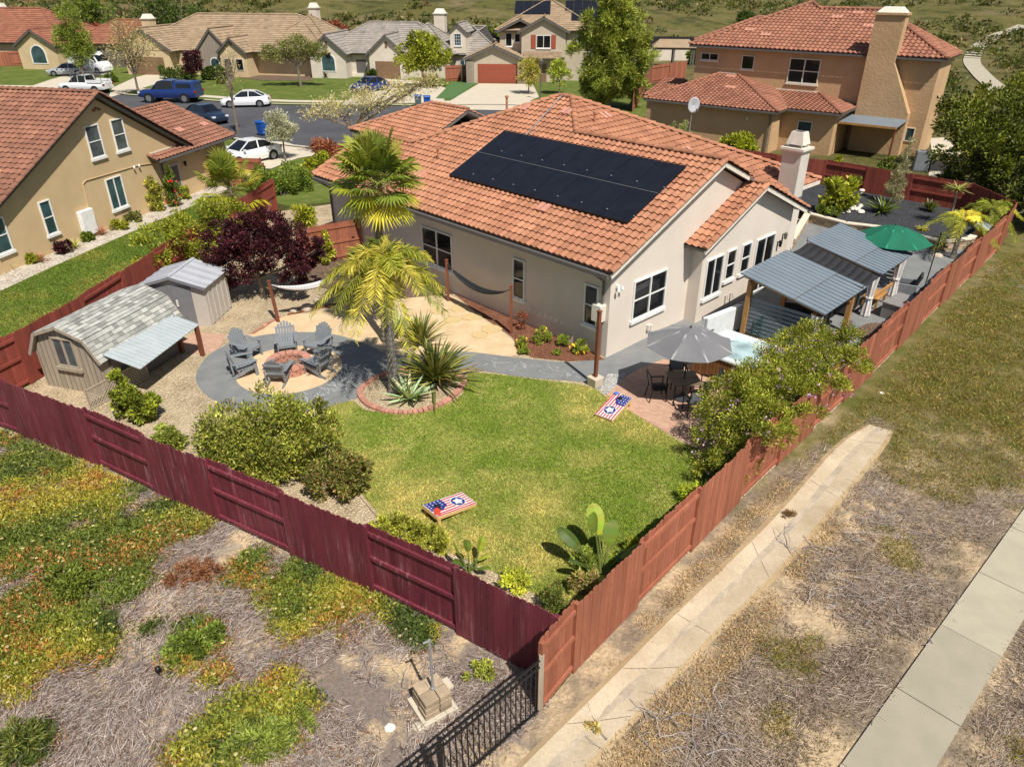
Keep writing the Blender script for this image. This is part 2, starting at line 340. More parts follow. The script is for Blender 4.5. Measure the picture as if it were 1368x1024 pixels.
def window(parent, p, a, w, h, kind='hung', glass='glass', sill=True, trim='trim', sub=True, fw=.055):
    """window on a wall (parent's local space): p = lower left corner on the wall, a = angle of the wall direction;
    the wall faces to the right-hand side of that direction"""
    D = Vector((math.cos(a), math.sin(a), 0)); Nn = Vector((math.sin(a), -math.cos(a), 0)); p = Vector(p)
    def Q(x, z, o): return p + D * x + Vector((0, 0, z)) + Nn * o
    def rbox(mb, x0, x1, z0, z1, o0, o1, t=1.0, m=0):
        vs = [Q(x, z, o) for o in (o0, o1) for (x, z) in ((x0, z0), (x1, z0), (x1, z1), (x0, z1))]
        mb.mesh(vs, [(3,2,1,0),(4,5,6,7),(0,1,5,4),(1,2,6,5),(2,3,7,6),(3,0,4,7)], m, t)
    f = MB(); o1 = .06
    rbox(f, 0, fw, 0, h, -.02, o1); rbox(f, w - fw, w, 0, h, -.02, o1); rbox(f, fw, w - fw, 0, fw, -.02, o1); rbox(f, fw, w - fw, h - fw, h, -.02, o1)
    k = fw * .8
    if kind in ('hung',): rbox(f, fw, w - fw, h * .5 - k / 2, h * .5 + k / 2, -.02, .045)
    if kind in ('slider', 'double'): rbox(f, w * .5 - k * .7, w * .5 + k * .7, fw, h - fw, -.02, .05 if kind == 'slider' else .062)
    if kind == 'double':
        rbox(f, fw, w * .5 - k * .7, h * .5 - k / 2, h * .5 + k / 2, -.02, .045); rbox(f, w * .5 + k * .7, w - fw, h * .5 - k / 2, h * .5 + k / 2, -.02, .045)
    if kind == 'grid':
        for i in range(1, 3): rbox(f, w * i / 3 - .012, w * i / 3 + .012, fw, h - fw, -.02, .04)
        for i in range(1, 4): rbox(f, fw, w - fw, h * i / 4 - .012, h * i / 4 + .012, -.02, .038)
    o = f.build('window', M[trim], parent)
    g = MB(); rbox(g, fw * .6, w - fw * .6, fw * .6, h - fw * .6, -.03, .018); g.build('pane', M[glass], o)
    if sill:
        s = MB(); rbox(s, -.06, w + .06, -.12, -.002, -.02, .10); s.build('sill', M[trim], o)
    return o
# ---------------------------------------------------------------- foliage
def pick(cols, n, rng=None, jit=.15):
    rng = rng or RNG
    c = np.array([q[:3] for q in cols], float); w = np.array([q[3] if len(q) > 3 else 1 for q in cols], float)
    r = c[rng.choice(len(c), n, p=w / w.sum())]
    return np.clip(r * (1 + rng.normal(0, jit, (n, 1))), .003, 1)
def leaf_mesh(name, P, D, size, col, mat, aspect=.5, parent=None, fold=.15, loc=None, rng=None):
    "one four-cornered folded leaf per point: base P, direction D (unit), length size"
    rng = rng or RNG
    n = len(P); D = D / (np.linalg.norm(D, axis=1, keepdims=True) + 1e-9)
    X = np.cross(D, rng.normal(size=(n, 3))); X /= np.linalg.norm(X, axis=1, keepdims=True) + 1e-9
    Z = np.cross(X, D); size = np.asarray(size).reshape(-1, 1) * np.ones((n, 1))
    w = size * aspect * .5
    V = np.empty((n, 4, 3)); mid = P + D * size * .5
    V[:, 0] = P; V[:, 1] = mid + X * w + Z * size * fold; V[:, 2] = P + D * size; V[:, 3] = mid - X * w + Z * size * fold
    return quads(name, V, col, mat, parent, loc)
def quads(name, V, col, mat, parent=None, loc=None):
    n = len(V); me = bpy.data.meshes.new(name)
    me.vertices.add(4 * n); me.vertices.foreach_set('co', V.reshape(-1).astype(np.float32))
    me.loops.add(4 * n); me.loops.foreach_set('vertex_index', np.arange(4 * n, dtype=np.int32))
    me.polygons.add(n); me.polygons.foreach_set('loop_start', np.arange(0, 4 * n, 4, dtype=np.int32))
    me.update(calc_edges=True)
    c4 = np.ones((n, 4), np.float32); c4[:, :3] = col
    at = me.color_attributes.new('tint', 'FLOAT_COLOR', 'CORNER'); at.data.foreach_set('color', np.repeat(c4, 4, axis=0).ravel())
    me.materials.append(mat); me.validate()
    return link(name, me, parent, loc)
def blob_points(blobs, n, clumps=None, spread=.28, rng=None, shell=.45):
    "leaf positions gathered in clumps inside a few ellipsoids, outward direction"
    rng = rng or RNG
    B = np.array(blobs, float); vol = (B[:, 3] * B[:, 4] * B[:, 5]) ** .75; k = clumps or max(12, n // 45)
    bi = rng.choice(len(B), k, p=vol / vol.sum()); d = rng.normal(size=(k, 3)); d /= np.linalg.norm(d, axis=1, keepdims=True)
    r = rng.random((k, 1)) ** shell
    C = B[bi, :3] + d * r * B[bi, 3:6]
    ci = rng.choice(k, n); q = rng.normal(size=(n, 3)); q /= np.linalg.norm(q, axis=1, keepdims=True)
    rad = B[bi[ci], 3:6].mean(axis=1, keepdims=True) * spread
    P = C[ci] + q * rad * rng.random((n, 1)) ** .5
    out = P - B[bi[ci], :3]; out /= np.linalg.norm(out, axis=1, keepdims=True) + 1e-9
    D = out * .6 + q * .5 + rng.normal(size=(n, 3)) * .45 + np.array([0, 0, .25])
    return P, D, ci, k
GREEN = [(.055,.085,.012,3), (.085,.115,.016,3), (.035,.055,.010,2), (.13,.15,.022,1)]
YGREEN = [(.12,.14,.015,3), (.17,.17,.018,2), (.07,.095,.012,2), (.28,.25,.03,1)]
DGREEN = [(.03,.05,.010,3), (.05,.075,.012,3), (.018,.032,.008,2)]
OLIVE = [(.10,.11,.035,3), (.15,.155,.055,2), (.06,.07,.02,2)]
PURPLE = [(.030,.008,.012,3), (.055,.014,.018,2), (.015,.005,.008,3), (.10,.03,.035,.6)]
LIME = [(.14,.16,.015,3), (.20,.20,.025,2), (.085,.11,.012,2)]
SILVER = [(.20,.21,.16,3), (.28,.29,.23,2), (.13,.14,.1,2)]
RUST = [(.15,.05,.03,3), (.20,.09,.045,2), (.08,.03,.02,2)]
def plant(name, label, cat, loc, blobs, n, size, cols, stem_r=.02, stems=3, mat='leaf', aspect=.5, clumps=None, spread=.28, group=None, seed=1, flowers=None, part='foliage', trunk=None, jit=.18, shell=.4, stem_mat='bark', clip=None):
    n = int(n*1.6); size *= 1.1; rng = np.random.default_rng(seed); t = thing(name, label, cat, loc, 0, group)
    P, D, ci, k = blob_points(blobs, n, clumps, spread, rng, shell)
    P[:, 2] = np.maximum(P[:, 2], .03)
    if clip:
        (ax_, ay_), (bx_, by_) = clip; keep = lambda Q: ((bx_-ax_)*(Q[:,1]+loc[1]-ay_) - (by_-ay_)*(Q[:,0]+loc[0]-ax_) > .12*math.hypot(bx_-ax_, by_-ay_)) | (Q[:,2] > 1.72)
        kk = keep(P); P, D, ci = P[kk], D[kk], ci[kk]; n = len(P)
    tone = np.clip(rng.normal(1, .2, k), .55, 1.5)[ci][:, None]
    col = pick(cols, n, rng, jit) * tone
    leaf_mesh(part, P, D, size * rng.uniform(.65, 1.3, n), np.clip(col, .002, 1), M[mat], aspect, t, rng=rng)
    if flowers:
        fc, fn, fs = flowers; P2, D2, _, _ = blob_points([(b[0], b[1], b[2], b[3]*1.04, b[4]*1.04, b[5]*1.04) for b in blobs], fn, max(8, fn // 7), .1, rng, .12)
        P2[:, 2] = np.maximum(P2[:, 2], .05)
        if clip: kk = keep(P2); P2, D2 = P2[kk], D2[kk]; fn = len(P2)
        leaf_mesh('blossom', P2, D2, fs * rng.uniform(.7, 1.3, fn), pick(fc, fn, rng), M['leaf'], .8, t, rng=rng)
    mb = MB(); B = np.array(blobs, float)
    if trunk:                                          # (height, radius)
        h, r = trunk; lean = rng.normal(0, .04, 2) * h
        mb.tube([(0,0,0), (lean[0]*.4, lean[1]*.4, h*.5), (lean[0], lean[1], h)], [r*1.25, r, r*.8], 8)
        base = (lean[0], lean[1], h * .92)
    else: base = (0, 0, 0); r = stem_r
    for b in (B if len(B) >= stems else np.repeat(B, int(math.ceil(stems / len(B))), axis=0)):
        e = b[:3] + rng.normal(0, .25, 3) * b[3:6]; e[2] = max(e[2], base[2] + .1)
        mid = (np.array(base) * .5 + e * .5) + rng.normal(0, .08, 3) * b[3:6]
        mb.tube([base, tuple(mid), tuple(e)], [r * .7, r * .5, r * .18], 5)
        for _ in range(3):
            e2 = b[:3] + rng.normal(0, .5, 3) * b[3:6]; e2[2] = max(e2[2], base[2] + .1); mb.tube([tuple(mid), tuple(e2)], [r * .35, r * .1], 4, cap=False)
    mb.build('trunk' if trunk else 'stem', M[stem_mat], t)
    return t
def strap_plant(name, label, cat, loc, n, L, w, cols, up=.7, droop=.35, seg=4, seed=1, mat='leaf_waxy', group=None, edge=None, z0=.02):
    "rosette of long strap or sword leaves"
    rng = np.random.default_rng(seed); t = thing(name, label, cat, loc, 0, group); mb = MB()
    pal = pick(cols, n, rng, .12)
    for i in range(n):
        az = i * 2.39996 + rng.normal(0, .2); el = np.clip(rng.normal(up, .28), .08, 1.5); l = L * rng.uniform(.7, 1.1); ww = w * rng.uniform(.8, 1.15)
        d = np.array([math.cos(az) * math.cos(el), math.sin(az) * math.cos(el), math.sin(el)]); sd = np.array([-math.sin(az), math.cos(az), 0])
        pts = []
        for k in range(seg + 1):
            f = k / seg; p = d * l * f + np.array([0, 0, -droop * l * f * f]); p[2] = max(p[2] + z0, .02)
            pts.append((p, ww * (.55 + .9 * f) * (1 - f ** 3) + .002))
        c = tuple(pal[i])
        for k in range(seg):
            (p, a), (q, b) = pts[k], pts[k + 1]; dn = np.array([0, 0, -.25])
            mb.face([p - sd * a / 2, p + dn * a, q + dn * b, q - sd * b / 2], 0, c); mb.face([p + dn * a, p + sd * a / 2, q + sd * b / 2, q + dn * b], 0, tuple(np.array(c) * (edge or 1)))
    mb.build('leaf_rosette', M[mat], t); return t
# ---------------------------------------------------------------- ground sheets
def curve(pts, k=6, closed=True):
    "Catmull-Rom through 2-d points"
    P = [np.array(p, float) for p in pts]; n = len(P); out = []
    for i in range(n if closed else n - 1):
        g = lambda j: P[j % n] if closed else P[min(max(j, 0), n - 1)]
        a, b, c, d = g(i - 1), g(i), g(i + 1), g(i + 2)
        for s in range(k):
            t = s / k; out.append(tuple(.5 * ((2*b) + (c-a)*t + (2*a-5*b+4*c-d)*t*t + (-a+3*b-3*c+d)*t**3)))
    if not closed: out.append(tuple(P[-1]))
    return out
def sheet(name, pts, z, mat, hole=None, structure=True):
    bm = bmesh.new(); vs = [bm.verts.new((p[0], p[1], z)) for p in pts]
    f = bm.faces.new(vs)
    if f.normal.z < 0: f.normal_flip()
    bmesh.ops.triangulate(bm, faces=[f]); me = bpy.data.meshes.new(name); bm.to_mesh(me); bm.free()
    me.update()
    if me.polygons[0].normal.z < 0: me.flip_normals()
    at = me.color_attributes.new('tint', 'FLOAT_COLOR', 'CORNER'); at.data.foreach_set('color', np.ones(len(me.loops) * 4, np.float32))
    me.materials.append(mat if not isinstance(mat, str) else M[mat]); o = link(name, me)
    if structure: struct(o)
    return o
def in_poly(P, poly):
    x, y = P[:, 0], P[:, 1]; c = np.zeros(len(P), bool); n = len(poly); j = n - 1
    for i in range(n):
        xi, yi = poly[i]; xj, yj = poly[j]
        c ^= ((yi > y) != (yj > y)) & (x < (xj - xi) * (y - yi) / (yj - yi + 1e-12) + xi); j = i
    return c
def scatter(poly, n, rng=None, near=0):
    rng = rng or RNG
    A = np.array(poly); lo, hi = A.min(0), A.max(0); out = []; got = 0
    while got < n:
        P = rng.uniform(lo, hi, (n * 2, 2)); P = P[in_poly(P, poly)]
        if near: P = P[rng.random(len(P)) < np.minimum(1, (near / np.maximum(P[:, 1], 1)) ** 2)]
        out.append(P); got += len(P)
        if not len(P): break
    return np.concatenate(out)[:n]
_pv = np.random.default_rng(99).random((256, 256))
def vnoise(P, sc, oct=4):
    v = np.zeros(len(P)); a = 1; tot = 0
    for o in range(oct):
        q = P * sc * 2 ** o + o * 37.7; i = np.floor(q).astype(int); f = q - i; f = f * f * (3 - 2 * f)
        g = lambda dx, dy: _pv[(i[:, 0] + dx) % 256, (i[:, 1] + dy) % 256]
        v += a * ((g(0,0)*(1-f[:,0])+g(1,0)*f[:,0])*(1-f[:,1]) + (g(0,1)*(1-f[:,0])+g(1,1)*f[:,0])*f[:,1]); tot += a; a *= .55
    return v / tot
def blades(name, label, poly, n, h, z, colf, w=.012, near=0, lean=.5, seed=3, cat='grass', mat='grass'):
    "short upright grass blades over a polygon; colf(points) gives each blade its colour"
    rng = np.random.default_rng(seed); P = scatter(poly, n, rng, near); n = len(P); c = colf(P, rng)
    hh = h * rng.uniform(.6, 1.3, n)[:, None]; az = rng.uniform(0, 2 * math.pi, n); X = np.stack([np.cos(az), np.sin(az), np.zeros(n)], 1) * (w * rng.uniform(.7, 1.4, n))[:, None]
    b = np.c_[P, np.full(n, z)]; t = b + np.c_[rng.normal(0, lean, (n, 2)) * hh, hh]
    V = np.stack([b - X, b + X, t + X * .3, t - X * .3], 1)
    return stuff(quads(name, V, c, M[mat]), label, cat)
# ---------------------------------------------------------------- fences
def fence(name, label, pts, h=1.83, first=0, side=1, mat='fence', postmat=None, rails=3, pan=2.35, alt=True, wob=.012, cat='fence', caps=False, seed=2, hfun=None):
    """board fence along 2-d points; alternate panels carry their boards on the far or the near side of the rails.
    side=+1: the near side is the right-hand side of the direction of travel"""
    rnd = random.Random(seed); t = thing(name, label, cat, (pts[0][0], pts[0][1], 0)); O = np.array(pts[0], float); mt = M[mat]; pm = M[postmat or mat]
    pidx = first; done = []
    def post(p, dirv):
        b = MB(); d = dirv; nn = np.array([d[1], -d[0]]); q = p - O
        def Q(a, o, z): return (q[0] + d[0]*a + nn[0]*o, q[1] + d[1]*a + nn[1]*o, z)
        vs = [Q(a, o, z) for z in (0, h - .03) for a, o in ((-.045,-.045),(.045,-.045),(.045,.045),(-.045,.045))]
        b.mesh(vs, [(3,2,1,0),(4,5,6,7),(0,1,5,4),(1,2,6,5),(2,3,7,6),(3,0,4,7)]); b.build('post', pm, t)
    for a, b in zip(pts[:-1], pts[1:]):
        a = np.array(a, float); b = np.array(b, float); L = np.linalg.norm(b - a); d = (b - a) / L; nn = np.array([d[1], -d[0]]) * side
        k = max(1, int(round(L / pan))); st = L / k
        for i in range(k):
            p0 = a + d * i * st - O; near = (pidx % 2 == 0) if alt else (first == 0); pidx += 1
            post(a + d * i * st, d)
            def Q(x, o, z): return (p0[0] + d[0]*x + nn[0]*o, p0[1] + d[1]*x + nn[1]*o, z)
            off = .03 if near else -.05; mb = MB(); x = .0 if near else .0; wdt = .142
            npk = int(round(st / wdt)); wdt = st / npk
            for j in range(npk):
                z1 = h + rnd.gauss(0, wob); x0 = j * wdt + .003; x1 = (j + 1) * wdt - .003; tt = rnd.gauss(1, .10); o0 = off + rnd.gauss(0, .002); o1 = o0 + .018
                c = .028; outl = [(x0, .04), (x1, .04), (x1, z1 - c), (x1 - c, z1), (x0 + c, z1), (x0, z1 - c)]
                vs = [Q(u, o0, z) for u, z in outl] + [Q(u, o1, z) for u, z in outl]
                mb.mesh(vs, [(5,4,3,2,1,0), (6,7,8,9,10,11)] + [(q, (q+1) % 6, 6 + (q+1) % 6, 6 + q) for q in range(6)], 0, tt)
            mb.build('picket_panel', mt, t)
            zs = {3: (.12, h * .5, h - .26), 2: (.3, h - .3)}[rails]
            for z in zs:
                rb = MB(); vs = [Q(u, o, zz) for zz in (z, z + .09) for u, o in ((.05,-.028),(st-.05,-.028),(st-.05,.026),(.05,.026))]
                rb.mesh(vs, [(3,2,1,0),(4,5,6,7),(0,1,5,4),(1,2,6,5),(2,3,7,6),(3,0,4,7)], 0, rnd.gauss(1.05, .06)); rb.build('rail', mt, t)
    post(b, d)
    return t
AZ = R(43.98)
def fr(o, a):
    c, s = math.cos(a), math.sin(a)
    return lambda x, y, z=None: (o[0] + c*x - s*y, o[1] + s*x + c*y) if z is None else (o[0] + c*x - s*y, o[1] + s*x + c*y, z)
HO = (3.22, 22.32); HW = fr(HO, AZ)
# ================================================================ light, world, terrain, ground
w = bpy.data.worlds.new('World'); S.world = w; w.use_nodes = True; nt = w.node_tree; bg = nt.nodes['Background']
sk = nt.nodes.new('ShaderNodeTexSky'); sk.sky_type = 'NISHITA'; sk.sun_disc = False
SUN_EL = R(55.5); sdx, sdy = .46, -.88
sk.sun_elevation = SUN_EL; sk.sun_rotation = math.atan2(sdx, sdy)
nt.links.new(sk.outputs[0], bg.inputs[0]); bg.inputs[1].default_value = .066
ld = bpy.data.lights.new('sun', 'SUN'); ld.energy = 5.0; ld.angle = R(.53); ld.color = (1, .95, .87)
lo = bpy.data.objects.new('sun', ld); COL.objects.link(lo)
sv = Vector((sdx, sdy, 0)).normalized() * math.cos(SUN_EL) + Vector((0, 0, math.sin(SUN_EL)))
lo.rotation_euler = sv.to_track_quat('Z', 'Y').to_euler(); lo.location = sv * 100
S.view_settings.view_transform = 'Standard'; S.view_settings.look = 'None'; S.view_settings.exposure = .24; S.view_settings.gamma = 1
# terrain
def hill_z(x, y):
    t = np.maximum(0, y - 122 - .04 * x); return t * .085 + np.minimum(t, 40) * .03
xs = np.concatenate([np.linspace(-420, -60, 40), np.linspace(-58, 60, 60), np.linspace(64, 420, 40)]); ys = np.concatenate([np.linspace(-25, 30, 40), np.linspace(33, 150, 40), np.linspace(156, 700, 50)])
X, Y = np.meshgrid(xs, ys); Pq = np.c_[X.ravel(), Y.ravel()]
Z = hill_z(Pq[:, 0], Pq[:, 1]); hm = np.clip((Pq[:, 1] - 125) / 40, 0, 1); Z = Z + hm * (vnoise(Pq, .02) - .5) * 8 - .02
def terr(x, y):
    p = np.array([[x, y]]); return float(hill_z(p[:,0], p[:,1])[0] + min(max((y-125)/40, 0), 1)*(vnoise(p, .02)[0]-.5)*8 - .02)
def GH(px, py):
    "terrain point seen at a pixel"
    t0 = 20.0
    a = (px-684)/F; b = (512-py)/F; d = (a, cp+b*sp, -sp+b*cp)
    while t0 < 600:
        x, y, z = d[0]*t0, d[1]*t0, CH + d[2]*t0
        if z <= terr(x, y): return (x, y)
        t0 += .5
    return (x, y)
nx = len(xs); fs = [(j*nx+i, j*nx+i+1, (j+1)*nx+i+1, (j+1)*nx+i) for j in range(len(ys)-1) for i in range(nx-1)]
me = bpy.data.meshes.new('terrain'); me.from_pydata(np.c_[Pq, Z].tolist(), [], fs); me.polygons.foreach_set('use_smooth', [True]*len(fs))
M['terrain'] = ground_mat('hill_grass', [((.12,.11,.032), .06, .42, .58), ((.055,.06,.016), .15, .50, .64), ((.21,.16,.085), .10, .56, .70), ((.045,.048,.015), .5, .56, .68)], (.16,.135,.05), fine=.35, fs=3, bmp=.8, bs=2.0, bd=.5)
me.materials.append(M['terrain']); struct(link('terrain', me))
M['slope'] = ground_mat('bare_slope', [((.215,.172,.145), .75, .40, .52), ((.24,.165,.10), .9, .58, .72)], (.54,.405,.245), fine=.3, fs=14, bmp=.8, bs=9, bd=.06)
M['verge'] = ground_mat('dry_verge', [((.225,.175,.125), .5, .42, .56), ((.23,.165,.10), .9, .56, .70)], (.53,.40,.245), fine=.32, fs=12, bmp=.9, bs=9, bd=.06)
nt = M['verge'].node_tree; N_, L_n = nt.nodes, nt.links; B_ = N_['Principled BSDF']; src = B_.inputs['Base Color'].links[0].from_socket
sx = N_.new('ShaderNodeSeparateXYZ'); co_ = coords(N_); L_n.new(co_, sx.inputs[0]); ma = N_.new('ShaderNodeMath'); ma.operation = 'MULTIPLY_ADD'; L_n.new(noise(N_, L_n, co_, .45, 6), ma.inputs[0]); ma.inputs[1].default_value = 16; L_n.new(sx.outputs[1], ma.inputs[2])
gr_ = mix(N_, L_n, ramp(N_, L_n, noise(N_, L_n, co_, 1.2, 6), .4, .62), (.105,.11,.026), (.19,.155,.065)); L_n.new(mix(N_, L_n, ramp(N_, L_n, ma.outputs[0], 22.5, 26.5), src, gr_), B_.inputs['Base Color'])   # weeds cover the upper verge
M['lawn'] = ground_mat('lawn_soil', [((.32,.30,.085), .55, .45, .62), ((.40,.35,.13), 1.4, .55, .70)], (.16,.20,.035), fine=.25, fs=30, bmp=.5, bs=40, bd=.02)
M['lawn_far'] = ground_mat('far_lawn', [((.12,.15,.03), .4, .45, .6), ((.19,.18,.06), 1.2, .52, .7)], (.085,.12,.02), fine=.25, fs=12, bmp=.5, bs=20, bd=.03)
K = (.78, 9.09)                                       # the corner where the two long fences meet
LF = [K, (-1.05,10.30), (-2.97,11.47), (-4.97,12.57), (-7.05,13.77), (-8.96,14.80), (-11.0,16.0), (-14.0,17.5), (-16.1,18.5)]
NF = [(-16.1,18.5), (-15.45,20.5), (-14.9,23.5), (-14.4,28.2), (-13.7,34.0), (-13.0,40.0)]
RF = [(.50,8.52), (1.15,9.40), (2.55,10.98), (5.62,14.45), (8.6,17.7), (11.75,21.05), (16.9,26.75), (22.8,33.1), (24.6,35.4)]
BF = [(24.6,35.4), (24.5,38.9), (22.3,41.1), (18.8,44.6), (16.3,46.0), (12.5,49.5), (8.0,52.5)]
sheet('slope_ground', [(-60,-20), (.3,-20), (.3,8.3), (.5,8.52), K] + LF[1:] + [(-60,30)], .004, 'slope')
sheet('verge_ground', [(.3,-20), (60,-20), (60,60), (34,52), (26,42)] + [(p[0]+.0, p[1]) for p in RF[::-1]] + [(.3,8.3)], .004, 'verge')
yard = LF[:-1] + NF + [(-6,44), (4,54)] + BF[::-1] + RF[::-1][1:-1]
sheet('gravel_yard', yard, .008, 'gravel')
lawn_px = [(432,548),(470,536),(484,546),(512,552),(552,552),(592,542),(618,526),(626,500),(660,500),(700,505),(760,512),(790,518),(815,530),(862,562),(905,588),(940,605),(952,628),(938,660),(905,692),(868,715),(845,730),(800,790),(765,815),(735,805),(668,768),(600,738),(540,712),(505,690),(480,655),(440,600)]
lawn = [G(*p) for p in lawn_px]; lawn_c = curve(lawn, 4); sheet('lawn', lawn_c, .014, 'lawn')
sand_px = [(330,452),(352,440),(374,424),(420,417),(452,409),(500,398),(560,390),(600,393),(640,422),(686,455),(694,474),(620,476),(540,480),(470,470),(400,452)]
sheet('sand_bed', curve([G(*p) for p in sand_px], 4), .012, 'sand')
pad_px = [(262,510),(272,482),(300,462),(345,449),(395,444),(440,446),(480,456),(520,474),(560,474),(620,470),(690,478),(760,484),(808,480),(840,500),(800,520),(780,511),(700,504),(640,495),(600,498),(540,500),(490,526),(440,544),(395,551),(335,549),(288,536)]
sheet('patio_path', curve([G(*p) for p in pad_px], 4), .018, 'slate')
cx, cy = -7.42, 21.5
def ell(cx, cy, a, b, rot=0, n=48): return [(cx + a*math.cos(t)*math.cos(rot) - b*math.sin(t)*math.sin(rot), cy + a*math.cos(t)*math.sin(rot) + b*math.sin(t)*math.cos(rot)) for t in [2*math.pi*i/n for i in range(n)]]
sheet('fire_pit_sand', ell(-7.42, 21.52, 1.72, 1.72), .024, 'sand')
mul_px = [(596,384),(640,404),(720,438),(800,475),(808,481),(760,483),(712,478),(690,468),(686,452),(640,420)]
sheet('mulch_bed', [G(*p) for p in mul_px], .022, 'mulch')
MB_ = [HW(-.02, y) for y in (8.5, 16)]
sheet('brown_mulch_bed', [HW(0,8.0), HW(0,17), HW(-2.2,17.5), HW(-4.2,13.5), HW(-2.0,9.2)], .020, 'mulch_brown')
sheet('side_patio', [G(*p) for p in [(790,482)]] + [HW(0,0), HW(4.6,0), HW(4.6,-.5), HW(11.1,-.5), HW(11.1,1.1), HW(15.2,1.1), (18.5,44.0), (24.2,35.6), (16.8,26.85), (8.5,17.75), (5.9,15.0), G(960,610), G(850,515)], .016, 'slate')
sheet('paver_patio', [G(*p) for p in [(806,529),(826,510),(852,494),(886,480),(945,492),(1000,520),(1015,560),(965,612),(932,600),(880,572)]], .022, 'paver')
sheet('stone_strip', [G(*p) for p in [(800,524),(812,500),(836,500),(828,512),(808,530)]], .026, pebble('white_river_stone', (.45,.43,.40), (.62,.60,.56), (.30,.30,.30), 12))
bed = [G(*p, .5) for p in [(1080,284),(1130,297),(1180,303),(1262,322),(1296,318)]] + [(24.1,36.2), (24.0,38.7), (22.0,40.8), (18.6,44.2), (16.2,45.4), (14.2,42.5)]
sheet('black_gravel_bed', bed, .46, 'blackgravel')
# neighbour's side, street
NO = (-19.65, 41.6); NA = R(76.5); NW = fr(NO, NA)
sheet('neighbour_lawn', [NF[0], NF[1], NF[2], NF[3], NF[4], NW(.2,-1.5), NW(-4,-1.35), NW(-10,-1.3), NW(-16,-1.5), (-26,24), (-22,17)], .010, 'lawn_far')
sheet('rock_strip', [NW(1.5,-1.55), NW(-4,-1.45), NW(-10,-1.4), NW(-17,-1.6), NW(-17,0), NW(4,0), NW(5,-1.8)], .012, pebble('pale_rock_mulch', (.60,.52,.42), (.74,.67,.57), (.44,.36,.27), 10))
street = [(-200,66.0), (-60,66.5), (-36,64.8), (-26,62.3), (-20,59.4), (-13,56.2), (-5,55.5), (4,58), (8,66), (6,74.5), (-1,77.6), (-8,77.2), (-16,77.4), (-26,78.4), (-42,84.5), (-60,89.5), (-200,96)]
sheet('street', curve(street, 4), .006, 'asphalt')
far_curb = [(-200,96), (-60,89.5), (-42,84.5), (-26,78.4), (-16,77.4), (-8,77.2), (-1,77.6), (6,74.5), (8,66)]
def band(name, line, w0, w1, z0, z1, mat):
    c = curve(line, 4, False); mb = MB(); L = []
    for i, p in enumerate(c):
        a = np.array(c[max(i-1,0)]); b = np.array(c[min(i+1,len(c)-1)]); d = (b-a)/np.linalg.norm(b-a); n = np.array([-d[1], d[0]]); p = np.array(p)
        L.append((p + n*w0, p + n*w1))
    for (a, b), (c2, d2) in zip(L[:-1], L[1:]):
        q = [a, b, d2, c2]; lo_ = [(*x, z0) for x in q]; hi_ = [(*x, z1) for x in q]
        mb.mesh(lo_ + hi_, [(4,5,6,7), (0,1,5,4), (2,3,7,6)])
        if mb: pass
    o = mb.build(name, M[mat]); o.data.update()
    bm = bmesh.new(); bm.from_mesh(o.data); bmesh.ops.recalc_face_normals(bm, faces=bm.faces); bm.to_mesh(o.data); bm.free()
    return struct(o)
sheet('far_lawn_strip', curve(far_curb, 4, False) + [(16,70),(17,118),(-10,122),(-90,128),(-200,135)], .008, 'lawn_far')
band('kerb', far_curb, 0, .35, 0, .12, 'concrete')
band('sidewalk_far', far_curb, 1.9, 3.2, 0, .03, 'concrete')
near_curb = [(-200,66.0), (-60,66.5), (-36,64.8), (-26,62.3), (-20,59.4), (-13,56.2), (-5,55.5)]
sheet('near_lawn_strip', curve(near_curb, 4, False) + [(4,52),(-2,46),(-12.5,41),(-17,44),(-16,56),(-30,58),(-200,52)], .003, 'lawn_far')
band('kerb_near', near_curb, -.35, 0, 0, .12, 'concrete')
def drive(name, px, z=.035, mat='concrete'): return sheet(name, [G(*p) for p in px], z, mat)
drive('driveway', [(296,224),(318,200),(350,189),(380,190),(434,206),(398,212),(362,226)], .036)
sheet('brick_patch', [G(*p) for p in [(240,456),(262,444),(302,447),(292,468),(262,474)]], .013, 'paver')
drive('driveway_grey_house', [(455,141),(520,139),(592,137),(600,120),(575,110),(505,105),(500,112)], .036)
drive('driveway_red_garage', [(560,146),(680,148),(720,130),(712,113),(640,112),(600,136)], .040)
drive('driveway_tan_house', [(145,131),(170,124),(232,106),(205,98),(180,104),(150,118)], .036)
drive('driveway_van', [(40,116),(90,119),(120,104),(150,98),(110,95),(70,106)], .036)
sheet('garden_bed_far', [G(*p) for p in [(318,104),(352,108),(418,108),(412,97),(330,92)]], .034, 'mulch_brown')
sheet('green_strip', [G(*p) for p in [(582,132),(604,110),(636,112),(606,133)]], .044, mk('green_strip', (.08,.16,.05), None, 2))
